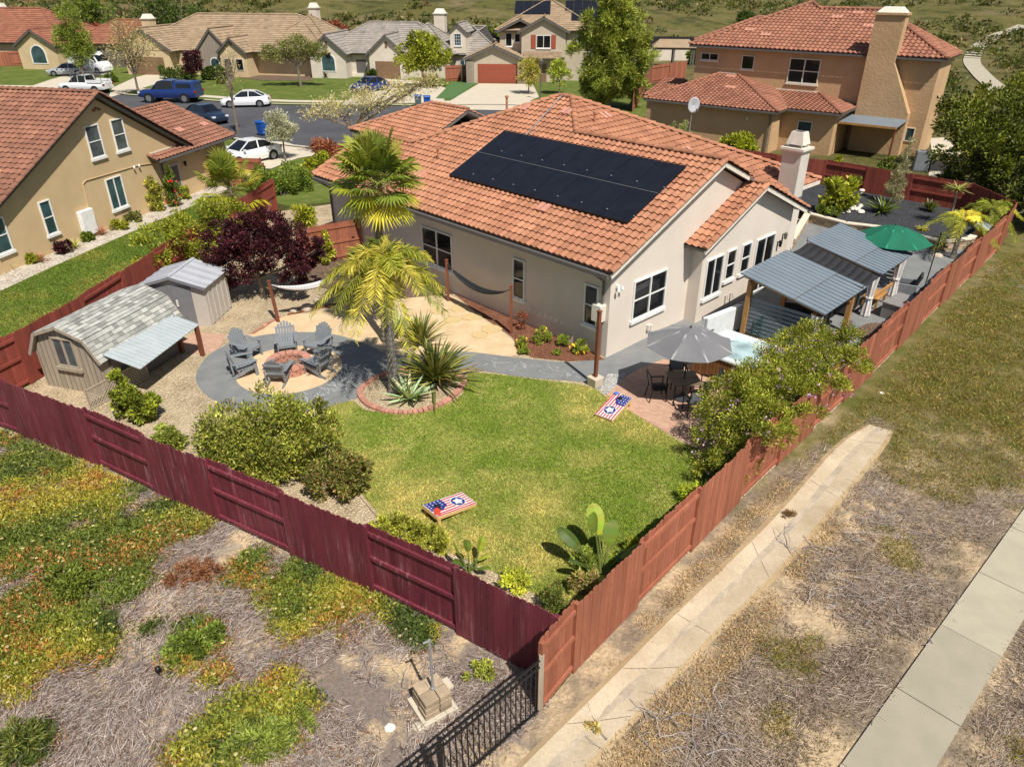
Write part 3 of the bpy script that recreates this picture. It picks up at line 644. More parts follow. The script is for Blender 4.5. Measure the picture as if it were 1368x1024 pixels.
# drainage channel and pavement in the foreground right
Lc = [(1160,567),(1113,599),(1031,691),(900,818),(800,918),(700,1016),(640,1080)]; Rc = [(1192,576),(1172,608),(1058,746),(954,850),(900,907),(800,1010),(730,1085)]
L3 = curve([G(*p) for p in Lc], 4, False); R3 = curve([G(*p) for p in Rc], 4, False); mb = MB(); rr_ = random.Random(4)
for i in range(len(L3) - 1):
    a, b, c, d = np.array(L3[i]), np.array(R3[i]), np.array(R3[i+1]), np.array(L3[i+1]); m0 = a*.52+b*.48; m1 = d*.52+c*.48
    a, b, c, d = a*.93+b*.07, b*.93+a*.07, c*.93+d*.07, d*.93+c*.07; o0 = a + (a-b)*.14; o1 = d + (d-c)*.14; q0 = b + (b-a)*.14; q1 = c + (c-d)*.14
    f = lambda p, z: (p[0], p[1], z)
    mb.face([f(o0,.006), f(a,.03), f(d,.03), f(o1,.006)], 0, (.82,.74,.6)); mb.face([f(a,.03), f(m0,.012), f(m1,.012), f(d,.03)], 0, 1.04)
    mb.face([f(m0,.012), f(b,.03), f(c,.03), f(m1,.012)], 0, .95); mb.face([f(b,.03), f(q0,.006), f(q1,.006), f(c,.03)], 0, (.8,.72,.58))  # slope shading tinted in: left half lighter, right half darker
bmx = mb.build('drainage_channel', M['chan']); bm = bmesh.new(); bm.from_mesh(bmx.data); bmesh.ops.recalc_face_normals(bm, faces=bm.faces); bm.to_mesh(bmx.data); bm.free(); struct(bmx)
mb = MB()
for i in range(0, len(L3) - 1):
    if i % 3 == 0: a, b = Vector((*L3[i], .028)), Vector((*R3[i], .028)); m = (a*.52 + b*.48); m.z = .014; mb.bar(a.lerp(b,.09), m, .012, .004); mb.bar(m, a.lerp(b,.91), .012, .004)
    a, b = np.array(L3[i]), np.array(R3[i]); c, d = np.array(R3[i+1]), np.array(L3[i+1])
struct(mb.build('channel_joints', mk('joint_dirt', (.16,.12,.08))))
a0, a1 = np.array(G(1122,1024)), np.array(G(1368,680)); b0 = np.array(G(1251,1024)); u = (a1-a0)/np.linalg.norm(a1-a0); nrm = np.array([u[1], -u[0]]); wd = abs((b0-a0).dot(nrm))
mb = MB(); rr_ = random.Random(12); x = -14.0 - 0.0
o_ = a0 + u * 0
j0 = (np.array(G(1196.8,920)) - a0).dot(u)
step = ((np.array(G(1308,766)) - a0).dot(u) - j0) / 2
k = -9
for k in range(-9, 26):
    s0 = j0 + k*step + .008; s1 = j0 + (k+1)*step - .008; p = [a0+u*s0, a0+u*s0+nrm*wd, a0+u*s1+nrm*wd, a0+u*s1]
    mb.prism([tuple(q) for q in p], .0, .05 + rr_.uniform(0,.006), 0, .82 if k in (0,-1) else rr_.gauss(1, .03))
struct(mb.build('sidewalk', M['walk'])); SW = (a0, u, nrm, wd)
bpath = [GH(*p) for p in [(1368,36),(1330,50),(1306,66),(1298,84),(1312,102),(1330,118),(1352,140)]]
mb = MB(); bc = curve(bpath, 8, False)
for p_, q_ in zip(bc[:-1], bc[1:]):
    p_, q_ = np.array(p_), np.array(q_); d_ = (q_-p_)/(np.linalg.norm(q_-p_)+1e-9); n_ = np.array([-d_[1], d_[0]])*1.15; e_ = d_*.02
    vs = [(*v, max(terr(*v), terr(*p_), terr(*q_)) + .12) for v in (p_-n_, p_+n_, q_+e_+n_, q_+e_-n_)]; mb.face(vs if n_ @ np.array([-d_[1], d_[0]]) < 0 else vs[::-1])
struct(mb.build('footpath', M['walk']))
sheet('footpath_side', [G(*p) for p in [(1242,185),(1260,184),(1290,205),(1300,222),(1275,240),(1240,235),(1246,212)]], .02, 'concrete')
# ================================================================ the main house (local x runs along the gable wall, y along the eave wall)
def block(mb, pts, z0, z1, m=0): return mb.prism(pts, z0, z1, m)
def gable(mb, p, q, apex, z0, th, m=0):
    "triangular gable wall from p to q (2-d) with an apex (x,y,z); thickness th inwards (left of p->q)"
    d = Vector((q[0]-p[0], q[1]-p[1], 0)).normalized(); nn = Vector((-d.y, d.x, 0)) * th
    A = [Vector((p[0], p[1], z0)), Vector((q[0], q[1], z0)), Vector(apex)]; Bk = [v + nn for v in A]
    mb.mesh(A + Bk, [(0,1,2),(5,4,3),(0,3,4,1),(1,4,5,2),(2,5,3,0)], m)
def light_fixture(parent, p, out, mat='black'):
    b = MB(); p = Vector(p); o = Vector(out); b.bar(p, p + o * .14, .05, .05); q = p + o * .14
    b.lathe([(.05, .10), (.075, .06), (.06, -.14), (.03, -.18)], 8, tuple(q)); return b.build('wall_lamp', M[mat], parent)
def box_part(name, parent, x0, x1, y0, y1, z0, z1, mat, bevel=0):
    return MB().box(x0, x1, y0, y1, z0, z1).build(name, M[mat], parent, bevel=bevel)
house = thing('stucco_house', 'grey stucco house with orange tile roof and black solar array beside the lawn', 'house', HO, AZ)
mb = MB(); zw = 3.24
block(mb, [(0,0),(4.6,0),(4.6,-.5),(11.1,-.5),(11.1,1.1),(15.2,1.1),(15.2,17),(0,17)], -.05, zw)
mb.mesh([(v, u_, z) for u_ in (0, .25) for v, z in ((0,zw),(8,zw),(8,4.5),(5.47,5.66))], [(0,1,2,3),(7,6,5,4),(0,4,5,1),(1,5,6,2),(2,6,7,3),(3,7,4,0)]); gable(mb, (4.6,-.5), (11.1,-.5), (7.8,-.5,4.62), zw, .25)
gable(mb, (5.8,17), (0,17), (2.86,17,4.6), zw, .25)
mb.build('wall', M['stucco'], house)
sl = .4306; ze = 3.3; zA = lambda v: ze + sl * (v + .5); L9 = 2.858
zr = zA(5.47); za_ = zA(7.59)
planes = [
 [(-.5,-.35,ze),(L9,-.35,zA(L9)),(L9,17.5,zA(L9)),(-.5,17.5,ze)],
 [(L9,-.35,zA(L9)),(5.47,-.35,zr),(5.47,11.6,zr),(L9,14.21,zA(L9))],
 [(5.47,6.55,zr),(7.59,8.72,za_),(7.59,9.48,za_),(5.47,11.6,zr)],
]
planes2 = [
 [(5.47,-.35,zr),(7.8,-.35,zr-2.33*sl),(7.8,4.2,zr-2.33*sl),(5.47,6.55,zr)],
 [(7.59,8.72,za_),(5.47,6.55,zr),(11.3,.65,ze),(15.67,.65,ze)],
 [(7.59,8.72,za_),(15.67,.65,ze),(15.67,17.57,ze),(7.59,9.48,za_)],
 [(7.59,9.48,za_),(15.67,17.57,ze),(6.2,17.57,ze),(L9,14.21,zA(L9))],
 [(L9,14.21,zA(L9)),(6.2,17.55,ze),(L9,17.5,zA(L9))],
 [(7.8,-.85,4.73),(4.05,-.85,3.115),(4.05,.06,3.115),(7.8,.06,4.73)],
 [(7.8,-.85,4.73),(11.55,-.85,3.115),(11.55,.4,3.115),(7.8,4.0,4.73)],
]
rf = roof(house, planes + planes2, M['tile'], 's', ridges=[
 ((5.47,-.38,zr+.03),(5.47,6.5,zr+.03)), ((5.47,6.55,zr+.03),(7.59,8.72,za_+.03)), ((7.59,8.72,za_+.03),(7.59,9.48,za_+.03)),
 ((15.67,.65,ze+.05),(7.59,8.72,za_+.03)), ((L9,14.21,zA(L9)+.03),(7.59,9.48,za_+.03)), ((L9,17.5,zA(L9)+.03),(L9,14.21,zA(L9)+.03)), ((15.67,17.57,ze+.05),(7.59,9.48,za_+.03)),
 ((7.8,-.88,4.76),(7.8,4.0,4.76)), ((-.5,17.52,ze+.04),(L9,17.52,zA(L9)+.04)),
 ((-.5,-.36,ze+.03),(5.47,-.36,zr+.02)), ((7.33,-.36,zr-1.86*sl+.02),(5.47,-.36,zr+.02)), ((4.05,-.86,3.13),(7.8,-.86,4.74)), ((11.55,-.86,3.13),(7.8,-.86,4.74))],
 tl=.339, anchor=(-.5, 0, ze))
# garage wing beyond the hip
roof(house, [[(6.2,24.7,3.6),(6.2,18.0,3.6),(9.6,18.0,5.06),(9.6,21.2,5.06)], [(13.0,24.7,3.6),(9.6,21.2,5.06),(9.6,18,5.06),(13,18,3.6)], [(6.2,24.7,3.6),(9.6,21.2,5.06),(13.0,24.7,3.6)]], M['tile'], 's',
 ridges=[((6.2,24.7,3.62),(9.6,21.2,5.09)), ((9.6,21.2,5.09),(9.6,18.0,5.09))], name='roof')
MB().prism([(6.7,17.02),(12.6,17.02),(12.6,24.2),(6.7,24.2)], -.05, 3.6).build('wall', M['stucco'], house)
# trim
def edge(name, p, q, w, h, mat, parent=house): return MB().bar(p, q, w, h).build(name, M[mat], parent)
edge('gutter', (-.57,-.3,3.17), (-.57,17.4,3.17), .13, .13, 'gutter'); edge('gutter', (1.0,.58,3.18), (15.6,.58,3.18), .1, .12, 'gutter') if False else None
dz = -.13
for p, q in [((-.5,-.37,ze+dz),(5.47,-.37,zr+dz)), ((7.3,-.37,zr-1.83*sl+dz),(5.47,-.37,zr+dz)), ((4.05,-.87,3.115+dz),(7.8,-.87,4.73+dz)), ((11.55,-.87,3.115+dz),(7.8,-.87,4.73+dz))]: edge('fascia', p, q, .04, .16, 'trim_cream')
edge('fascia', (15.7,.63,3.2), (11.3,.63,3.2), .04, .16, 'trim_cream')
b = MB(); b.tube([(-.56,.2,3.1),(-.07,.25,2.75),(-.07,.25,.05)], .045, 8); b.build('downspout', M['gutter'], house)
b = MB(); b.tube([(-.56,17.0,3.1),(-.07,16.9,2.75),(-.07,16.9,.05)], .045, 8); b.build('downspout', M['gutter'], house)
# windows
W_ = window
W_(house, (0,4.56,.93), R(-90), .62, 1.54, 'hung'); W_(house, (0,1.07,1.0), R(-90), .61, 1.46, 'hung'); W_(house, (0,10.0,.93), R(-90), 1.95, 1.54, 'double')
W_(house, (1.23,0,1.0), 0, 1.90, 1.46, 'double'); W_(house, (4.87,-.5,.9), 0, 1.15, 1.53, 'slider'); W_(house, (6.25,-.5,1.25), 0, .66, 1.2, 'hung'); W_(house, (7.32,-.5,1.25), 0, .68, 1.2, 'hung')
d_ = W_(house, (8.4,-.5,.08), 0, 1.45, 2.32, 'slider', sill=False); d_.name = 'sliding_door'
light_fixture(house, (10.2,-.5,1.9), (0,-1,0)); light_fixture(house, (10.55,-.5,2.15), (0,-1,0), 'gutter')
b = MB(); b.box(.25,.37,-.1,-.0,2.5,2.6); b.lathe([(.05,0),(.06,.05),(.03,.14)], 8, (.22,-.16,2.4)); b.lathe([(.05,0),(.06,.05),(.03,.14)], 8, (.42,-.16,2.42)); b.build('flood_light', M['trim'], house)
for (x, z) in ((2.2,.45),(2.35,.42)): MB().box(x,x+.1,-.12,0,z-.1,z+.1).build('outdoor_outlet', M['trim_cream'], house)
for x in (6.6,6.95): MB().tube([(x,-.5,.55),(x,-.62,.6),(x,-.64,.42)], .035, 6).build('dryer_vent', M['stucco_chimney'], house)
MB().box(-.3,0,.12,.52,1.35,1.95).build('meter_box', M['trim_cream'], house, bevel=.02)
MB().tube([(-.12,.32,1.35),(-.12,.32,.2)], .03, 6).build('conduit', M['trim_cream'], house)
# roof fittings
def onA(v, u, h=0): return (v - h * .395, u, zA(v) + h * .918)
nA = Vector((-sl, 0, 1)).normalized(); sA = Vector((1, 0, sl)).normalized()
for r in range(2):
    for c in range(8):
        pw, pl = 9.26 / 8, 1.70; u0 = .6 + c * pw; v0 = 1.50 + r * (pl / 1.0888 + .012)
        p = [Vector(onA(v0 + dv, u, .17)) for dv, u in ((0,u0+.012),(0,u0+pw-.012),(pl/1.0888-.012,u0+pw-.012),(pl/1.0888-.012,u0+.012))]
        mb = MB(); mb.slab(p, .04, 0)
        o = mb.build('solar_panel', M['solar'], house)
        k = MB(); q = p[1] * .5 + p[2] * .5 + nA * .012
        k.bar(p[0] + sA * .35 + nA * .004, p[0] + sA * .39 + nA * .004, .05, .012, up=tuple(nA)); k.build('clamp', M['solar_rail'], o)
for v in (1.75, 2.85, 3.3, 4.4): MB().bar(onA(v,.62,.10), onA(v,9.84,.10), .04, .05, up=tuple(nA)).build('mounting_rail', M['solar_rail'], house)
MB().bar(onA(3.065,.6,.18), onA(3.065,9.85,.18), .018, .015, up=tuple(nA)).build('panel_seam', mk('panel_edge', (.16,.16,.17)), house)
MB().tube([onA(4.65,8.6,.10), onA(7.5,9.2,.12)], .022, 6).build('conduit', M['solar_rail'], house)
def tile_vent(parent, c, ax, up, mat='brick', n=2):
    b = MB(); c = Vector(c); ax = Vector(ax); up = Vector(up); nn = ax.cross(up).normalized()
    if nn.z < 0: nn = -nn
    for i in range(n): b.bar(c + ax * (i * .28), c + ax * (i * .28) + up * .42, .2, .07, up=tuple(nn), t=1.25)
    return b.build('roof_vent', M[mat], parent)
for v, u in ((1.0,11.6),(1.05,4.4),(6.4,8.2),(6.2,10.6)): tile_vent(house, onA(v,u,.09), (0,-1,0), tuple(sA))
def onH(v, u, h=0): return (v, u - h*.395, ze + sl * (u - .65) + h*.918)
tile_vent(house, onH(7.9,7.0,.09), (1,0,0), Vector((0,1,sl)).normalized())
tile_vent(house, onH(9.9,4.0,.09), (1,0,0), Vector((0,1,sl)).normalized())
for p in (onH(7.0,6.9), onA(6.3,11.5), onA(2.3,11.6)): MB().lathe([(.05,-.1),(.05,.42),(.085,.42),(.085,.50),(.02,.52)], 8, p).build('vent_pipe', M['tile'], house)
# chimney
ch = MB(); ch.box(12.80,13.56,.38,1.22,3.0,4.92); ch_o = ch.build('chimney', M['stucco_chimney'], house)
b = MB(); b.box(12.74,13.62,.32,1.28,4.92,5.0); b.box(12.69,13.67,.27,1.33,5.0,5.10); b.build('chimney_cap', M['trim_cream'], ch_o)
b = MB(); x0,x1,y0,y1 = 12.84,13.52,.42,1.18
b.mesh([(x0,y0,5.22),(x1,y0,5.22),(x1,y1,5.22),(x0,y1,5.22),(x0+.1,y0+.12,5.72),(x1-.1,y0+.12,5.72),(x1-.1,y1-.12,5.72),(x0+.1,y1-.12,5.72)], [(3,2,1,0),(0,1,5,4),(1,2,6,5),(2,3,7,6),(3,0,4,7),(4,5,6,7)])
for x in (x0+.05,x1-.1):
    for y in (y0+.05,y1-.1): b.box(x,x+.05,y,y+.05,5.12,5.22)
b.build('spark_arrestor', M['trim_cream'], ch_o)
MB().box(x0+.18,x1-.18,y0+.2,y1-.2,5.70,5.735).build('flue', M['gutter'], ch_o)
# the wooden gate joining house and side fence, on the left
# ================================================================ fences
fence('picket_fence', 'weathered maroon board fence across the front left of the yard above the ice plant', LF, 1.83, 0, -1, 'fence_maroon', seed=3, wob=.02)
fence('picket_fence', 'brick red board fence running up the right side of the yard beside the concrete channel', RF, 1.83, 1, 1, 'fence', seed=4, wob=.02)
fence('picket_fence', 'red board fence behind the two garden sheds, facing the neighbour\'s lawn', NF, 1.83, 1, 1, 'fence_dark', rails=3, seed=5)
fence('picket_fence', 'dark red board fence behind the black gravel bed, below the ochre house', BF, 1.83, 0, -1, 'fence_dark', seed=6)
# side gate against the house
def gate(label, p, q, h=1.8, mat='fence', near=True):
    t = thing('wooden_gate', label, 'gate', (p[0], p[1], 0), math.atan2(q[1]-p[1], q[0]-p[0])); L = math.dist(p, q); n = int(L / .14); b = MB()
    for j in range(n):
        x0 = j * L / n + .003; b.box(x0, x0 + L / n - .006, 0, .02, .05, h, 0, random.gauss(1, .08))
    b.build('board_panel', M[mat], t); s = -1 if near else 1
    for z in (.2, h*.5, h-.2): MB().box(.06, L-.06, -.04 if near else .02, 0 if near else .06, z-.045, z+.045).build('rail', M[mat], t)
    for x in (0, L): MB().box(x-.05, x+.05, -.05, .05, 0, h+.04).build('post', M[mat], t)
    MB().box(L*.85, L*.85+.12, -.06, -.041, h*.55, h*.55+.05).build('latch', M['black'], t); return t
gate('red board gate between the plum tree and the grey house', HW(-2.9,15.2), HW(-.1,14.6), 1.75)
gate('red gate beside the tan neighbour house, left of the fan palm', NW(4.2,-.1), NW(4.6,-3.4), 1.75)
# lattice by the shed
t = thing('lattice_screen', 'grey wooden lattice screen leaning low beside the barn shed', 'lattice', G(150,545), 0)
p, q = np.array(G(122,548)), np.array(G(199,505)); d = (q - p) / np.linalg.norm(q - p); L = np.linalg.norm(q - p); o = np.array(G(150,545)); b = MB(); hh = .62
def LQ(s, z): x = p + d * s - o; return (x[0], x[1], z)
k = 0
while k * .11 < L + hh:
    s = k * .11
    a, c = (max(0, s - hh), hh - (s - hh if s > hh else 0) * 0 if s > hh else s), None
    s0 = min(s, L); z0 = s - s0; s1 = max(0, s - hh); z1 = s - s1
    if abs(s0 - s1) > .02: b.bar(LQ(s0, .05 + z0), LQ(s1, .05 + z1), .012, .03); b.bar(LQ(L - s0, .05 + z0 + .0), LQ(L - s1, .05 + z1), .016, .03)
    k += 1
b.build('lattice', M['wood_grey'], t); b = MB()
for z in (.05, .05 + hh): b.bar(LQ(0, z), LQ(L, z), .04, .05)
for s in (0, L * .5, L): b.bar(LQ(s, 0), LQ(s, .1 + hh), .05, .04)
b.build('frame', M['wood_grey'], t)
# ================================================================ barn shed with lean-to
sh = thing('barn_shed', 'weathered wooden barn shed with a gambrel roof of pale grey shingles', 'shed', (-15.0, 20.46), R(-17))
prof = [(.0,1.18),(.42,1.92),(1.35,2.26),(2.28,1.94),(2.72,1.22)]; W0, D0 = 2.45, 3.45; px0 = .13
wal = MB(); pf = [(px0,.0),(px0+W0,.0),(px0+W0,1.2),(2.22,1.88),(1.35,2.2),(.48,1.88),(px0,1.2)]
n = len(pf); vs = [(x,.0,z) for x,z in pf] + [(x,D0,z) for x,z in pf]
wal.mesh(vs, [tuple(range(n)), tuple(range(2*n-1,n-1,-1))] + [(i, n+i, n+(i+1)%n, (i+1)%n) for i in range(n)])
wal.build('wall', M['wood_grey'], sh)
bt = MB()
for i in range(13):
    x = px0 + .08 + i * .19; zt = 1.15 if x < .2 else min(1.2 + (x-px0)*1.9, 1.88 + (x-.48)*.36) if x < 1.35 else min(1.2 + (px0+W0-x)*1.9, 1.88 + (2.22-x)*.36); bt.box(x-.008, x+.008, -.006, 0, .02, zt)
bt.build('siding_groove', M['gutter'], sh)
rm = MB(); rs = random.Random(8)
for (x0,z0),(x1,z1) in zip(prof[:-1], prof[1:]):
    sl_ = math.hypot(x1-x0, z1-z0); k = max(2, int(round(sl_ / .145))); up = x1 < 1.4
    for r in range(k):
        f0, f1 = r / k, (r + 1) / k
        a = (x0+(x1-x0)*f0, z0+(z1-z0)*f0); c = (x0+(x1-x0)*f1, z0+(z1-z0)*f1)
        nn = (-(z1-z0)/sl_, (x1-x0)/sl_); la, lc = (.035, .012) if up else (.012, .035)
        y = -.12 + rs.uniform(-.1, 0)
        while y < D0 + .12:
            w_ = rs.uniform(.14, .30); y0, y1 = max(y, -.12), min(y + w_, D0 + .12); g = rs.choice([.66,.8,.95,1.05,1.2,1.3]); 
            h_ = rs.uniform(0, .008)
            q = [(a[0]+nn[0]*(la+h_), y0, a[1]+nn[1]*(la+h_)), (c[0]+nn[0]*(lc+h_), y0, c[1]+nn[1]*(lc+h_)), (c[0]+nn[0]*(lc+h_), y1, c[1]+nn[1]*(lc+h_)), (a[0]+nn[0]*(la+h_), y1, a[1]+nn[1]*(la+h_))]
            if y1 > y0: rm.slab(q, .012, 0, (g, g, g*.97))
            y += w_ + .004
    rm.slab([(x0,-.1,z0),(x1,-.1,z1),(x1,D0+.1,z1),(x0,D0+.1,z0)], .03, 1)
rm.build('roof', [M['shingle'], M['wood_grey']], sh)
tr = MB()
for yy in (-.135, D0 + .11):
    for (x0,z0),(x1,z1) in zip(prof[:-1], prof[1:]): tr.bar((x0,yy,z0-.03), (x1,yy,z1-.03), .03, .10, up=(0,0,1))
tr.build('barge_board', M['wood_grey'], sh)
w_ = W_(sh, (.93,0,.86), 0, .84, 1.0, 'slider', 'shade_glass', True, 'wood_grey')
aw = MB(); A4 = [(2.66,.1,1.42),(2.66,3.2,1.42),(3.62,3.25,1.16),(3.9,.15,1.10)]
aw.slab(A4, .02)
for i in range(18):
    f = i / 17; p = Vector(A4[0]).lerp(Vector(A4[1]), f); q = Vector(A4[3]).lerp(Vector(A4[2]), f); aw.bar(p + Vector((0,0,.012)), q + Vector((0,0,.012)), .03, .018)
aw.build('lean_to_roof', M['metal_awning'], sh)
for (x, y, z) in ((3.55,3.2,1.13),(2.72,3.2,1.4)): MB().box(x-.06,x+.06,y-.06,y+.06,0,z).build('post', M['wood_red'], sh)
box_part('tarp', sh, 2.62, 2.68, .3, 3.0, .05, 1.3, 'gutter')
# ================================================================ resin shed
rs_ = thing('resin_shed', 'beige plastic garden shed with grey double doors under the plum tree', 'shed', (-11.2, 24.87), R(-5))
# local: origin front right corner, x to the left negative
b = MB(); b.box(-2.35, 0, 0, 1.75, 0, 1.62); gable(b, (-2.35,0), (0,0), (-1.2,0,1.95), 1.62, 1.75); b.build('wall', M['plastic_shed'], rs_)
for i in range(5): box_part('wall_rib', rs_, 0, .025, .15 + i*.36, .30 + i*.36, .1, 1.5, 'plastic_shed')
for x in (-2.0, -1.25): 
    d_ = box_part('door', rs_, x, x+.73, -.03, 0, .05, 1.6, 'plastic_door'); box_part('handle', d_, x+.55 if x < -1.5 else x+.1, (x+.55 if x < -1.5 else x+.1)+.06, -.06, -.031, .8, 1.05, 'trim')
b = MB(); ov = .12
for (xa, za), (xb, zb) in (((-2.35-ov,1.60),(-1.2,1.98)), ((-1.2,1.98),(ov,1.60))):
    b.slab([(xa,-ov,za),(xb,-ov,zb),(xb,1.75+ov,zb),(xa,1.75+ov,za)], .05)
    for i in range(4): f = (i + .5) / 4; y = -ov + f * (1.75 + 2*ov); b.slab([(xa,y-.09,za+.022),(xb,y-.09,zb+.022),(xb,y+.09,zb+.022),(xa,y+.09,za+.022)], .02, 0, .85)
b.bar((-1.2,-ov,1.99), (-1.2,1.75+ov,1.99), .14, .05); b.build('roof', M['shed_roof'], rs_)
b = MB()
for (xa, za), (xb, zb) in (((-2.45,1.55),(-1.2,1.93)), ((-1.2,1.93),(.1,1.55))): b.bar((xa,-.14,za), (xb,-.14,zb), .04, .10)
b.build('barge_board', M['plastic_door'], rs_)
# ================================================================ fire pit and chairs
PC = (-7.42, 21.52)
fp = thing('fire_pit', 'round fire pit ring of reddish blocks with ash and logs inside', 'fire pit', (*PC, .024))
rs2 = random.Random(3); b = MB()
for c in range(3):
    n = 16
    for i in range(n):
        a0 = 2*math.pi*(i + .5*(c % 2)) / n + .02; a1 = a0 + 2*math.pi/n - .03; ro, ri = .70 + (.03 if c == 2 else 0), .50 - (.02 if c == 2 else 0); tt = rs2.gauss(1.12, .05)
        P8 = [(ri*math.cos(a0), ri*math.sin(a0)), (ro*math.cos(a0), ro*math.sin(a0)), (ro*math.cos((a0+a1)/2)*1.01, ro*math.sin((a0+a1)/2)*1.01), (ro*math.cos(a1), ro*math.sin(a1)), (ri*math.cos(a1), ri*math.sin(a1))]
        b.prism(P8, c*.115, c*.115 + .108, 0, tt)
b.build('stone_ring', M['brick'], fp, bevel=.006); b = MB(); b.lathe([(.49,.0),(.49,.06),(.3,.10),(.02,.12)], 20); b.build('ash', M['ash'], fp)
for i in range(5): 
    a = i * 1.3; b = MB(); b.tube([(.3*math.cos(a), .3*math.sin(a), .12), (-.2*math.cos(a+.5), -.2*math.sin(a+.5), .17)], .035, 7); b.build('log', M['bark'], fp)
def adirondack(name, label, loc, rz):
    t = thing(name, label, 'chair', loc, rz, 'slatted chairs around the fire pit'); m = M['plastic_grey']; S_ = MB()
    for i in range(6):                                  # seat slats, front (+x) to back
        f = i / 5; x = .34 - f * .52; z = .39 - f * .12; S_.box(x-.048, x+.048, -.27, .27, z-.012, z+.012)
    S_.bar((.385,-.27,.36), (.385,.27,.36), .03, .09); S_.build('seat', m, t)
    Bk = MB(); 
    for i in range(7):
        y = (i - 3) * .088; hgt = .80 - .035 * abs(i - 3) ** 1.5; fan = 1 + .12; 
        p = Vector((-.20, y, .22)); q = p + Vector((-.36, y * .18, 1.0)).normalized() * hgt; Bk.bar(p, q, .078, .02, up=(1,0,.3))
    for f in (.25, .7): c = Vector((-.20, 0, .22)) + Vector((-.36, 0, 1.0)).normalized() * (.8 * f) - Vector((.025, 0, 0)); Bk.bar(c + Vector((0,-.28,0)), c + Vector((0,.28,0)), .03, .06)
    Bk.build('backrest', m, t)
    for s in (-1, 1):
        MB().box(-.36, .42, s*.33-.065, s*.33+.065, .545, .57).build('armrest', m, t, bevel=.01)
        MB().bar((.36, s*.30, 0), (.34, s*.30, .55), .035, .10, up=(1,0,0)).build('leg', m, t)
        MB().bar((-.52, s*.26, .0), (.36, s*.28, .36), .03, .11).build('leg', m, t)
        MB().bar((-.36, s*.30, .20), (-.40, s*.31, .545), .03, .05).build('arm_brace', m, t)
    return t
chairs = [((385,470),'grey slatted chair at the back of the fire pit facing the camera'), ((331,476),'grey slatted chair upper left of the fire pit, nearest the sheds'), ((327,500),'grey slatted chair left of the fire pit, seen from the side'),
          ((375,509),'grey slatted chair in front of the fire pit, its dark back to the camera'), ((426,498),'grey slatted chair lower right of the fire pit with its back in shade'), ((427,471),'grey slatted chair upper right of the fire pit, turned left')]
ch0 = None
for i, (p, lab) in enumerate(chairs):
    x, y = G(*p); a = math.atan2(PC[1]-y, PC[0]-x) + [0,.05,.25,0,-.25,.1][i]
    if ch0 is None: ch0 = adirondack('garden_chair', lab, (x, y, .024), a)
    else: copy_tree(ch0, lab, (x, y, .024), a)
# chalk scribbles on the path
mb = MB(); rc = random.Random(6)
for (px, py, n, sc) in ((455,510,26,.42),(440,520,16,.35),(418,530,30,.5),(404,540,18,.4),(700,490,16,.4),(735,494,14,.4),(665,485,10,.35),(760,500,10,.3)):
    x, y = G(px, py)
    for _ in range(n):
        p = Vector((x + rc.gauss(0, sc*.5), y + rc.gauss(0, sc*.35), .0215)); a = rc.uniform(0, 6.3); l = rc.uniform(.06, .2)
        mb.bar(p, p + Vector((math.cos(a)*l, math.sin(a)*l, 0)), rc.uniform(.008,.02), .002)
stuff(mb.build('chalk_scribbles', mk('white_chalk', (.55,.56,.58))), 'white chalk scribbles drawn on the grey path', 'chalk')
# ================================================================ hammocks
def hpost(label, px, h, tilt=(0,0)):
    x, y = G(*px); t = thing('wooden_post', label, 'post', (x, y, 0), 0, 'red hammock posts'); b = MB(); b.bar((0,0,0), (tilt[0], tilt[1], h), .10, .10); b.build('shaft', M['wood_red'], t)
    b = MB(); b.bar((tilt[0]*.99, tilt[1]*.99, h), (tilt[0], tilt[1], h+.03), .13, .13); b.build('cap', M['wood_red'], t)
    b = MB(); b.tube([(tilt[0]*.93+.05, tilt[1], h*.93), (tilt[0]*.93+.10, tilt[1], h*.93)], .012, 5); b.build('hook', M['black'], t); return (x+tilt[0], y+tilt[1], h)
pA = hpost('reddish post at the left end of the white hammock, by the plum tree', (372,430), 1.62, (-.12,.05)); pB = hpost('reddish post behind the feather palm, at the right end of the white hammock', (478,411), 1.9)
pC = hpost('reddish post at the left end of the black hammock, below the double window', (599,402), 1.72); pD = hpost('reddish post at the right end of the black hammock, at the edge of the sand', (683,446), 1.87)
def hammock(name, label, p, q, sag, wd, mat, fold=.5):
    t = thing(name, label, 'hammock', (*((np.array(p[:2])+np.array(q[:2]))/2), 0)); o = Vector(t.location); p = Vector((p[0],p[1],p[2]-.12)); q = Vector((q[0],q[1],q[2]-.12)); d = (q-p); sd = Vector((-d.y, d.x, 0)).normalized(); mb = MB(); n = 24; rows = []
    for i in range(n + 1):
        f = .10 + .8 * i / n; c = p.lerp(q, f) - Vector((0,0,sag*4*f*(1-f))); ww = wd * (math.sin(math.pi*(f-.06)/.88)) ** .6 * .5; r = []
        for j in range(7): g = j/3 - 1; r.append(c + sd * (ww*g) + Vector((0,0, fold*ww*g*g)) - o)
        rows.append(r)
    for i in range(n):
        for j in range(6): mb.face([rows[i][j], rows[i+1][j], rows[i+1][j+1], rows[i][j+1]], 0, 1.0 if (j % 2) else .72)
    m = mb.build('sling', M[mat], t, smooth=True); so = m.modifiers.new('thick', 'SOLIDIFY'); so.thickness = .012
    rp = MB()
    for e, r in ((p, rows[0]), (q, rows[-1])):
        for j in (0, 2, 4, 6): rp.tube([e - o, r[j]], .008, 4)
    rp.build('rope', M[mat], t)
hammock('hammock', 'white striped hammock slung between posts in front of the plum tree', pA, pB, .55, .5, 'cloth_white')
hammock('hammock', 'black hammock slung low beside the grey house wall', pC, pD, .62, .34, 'cloth_dark', .8)
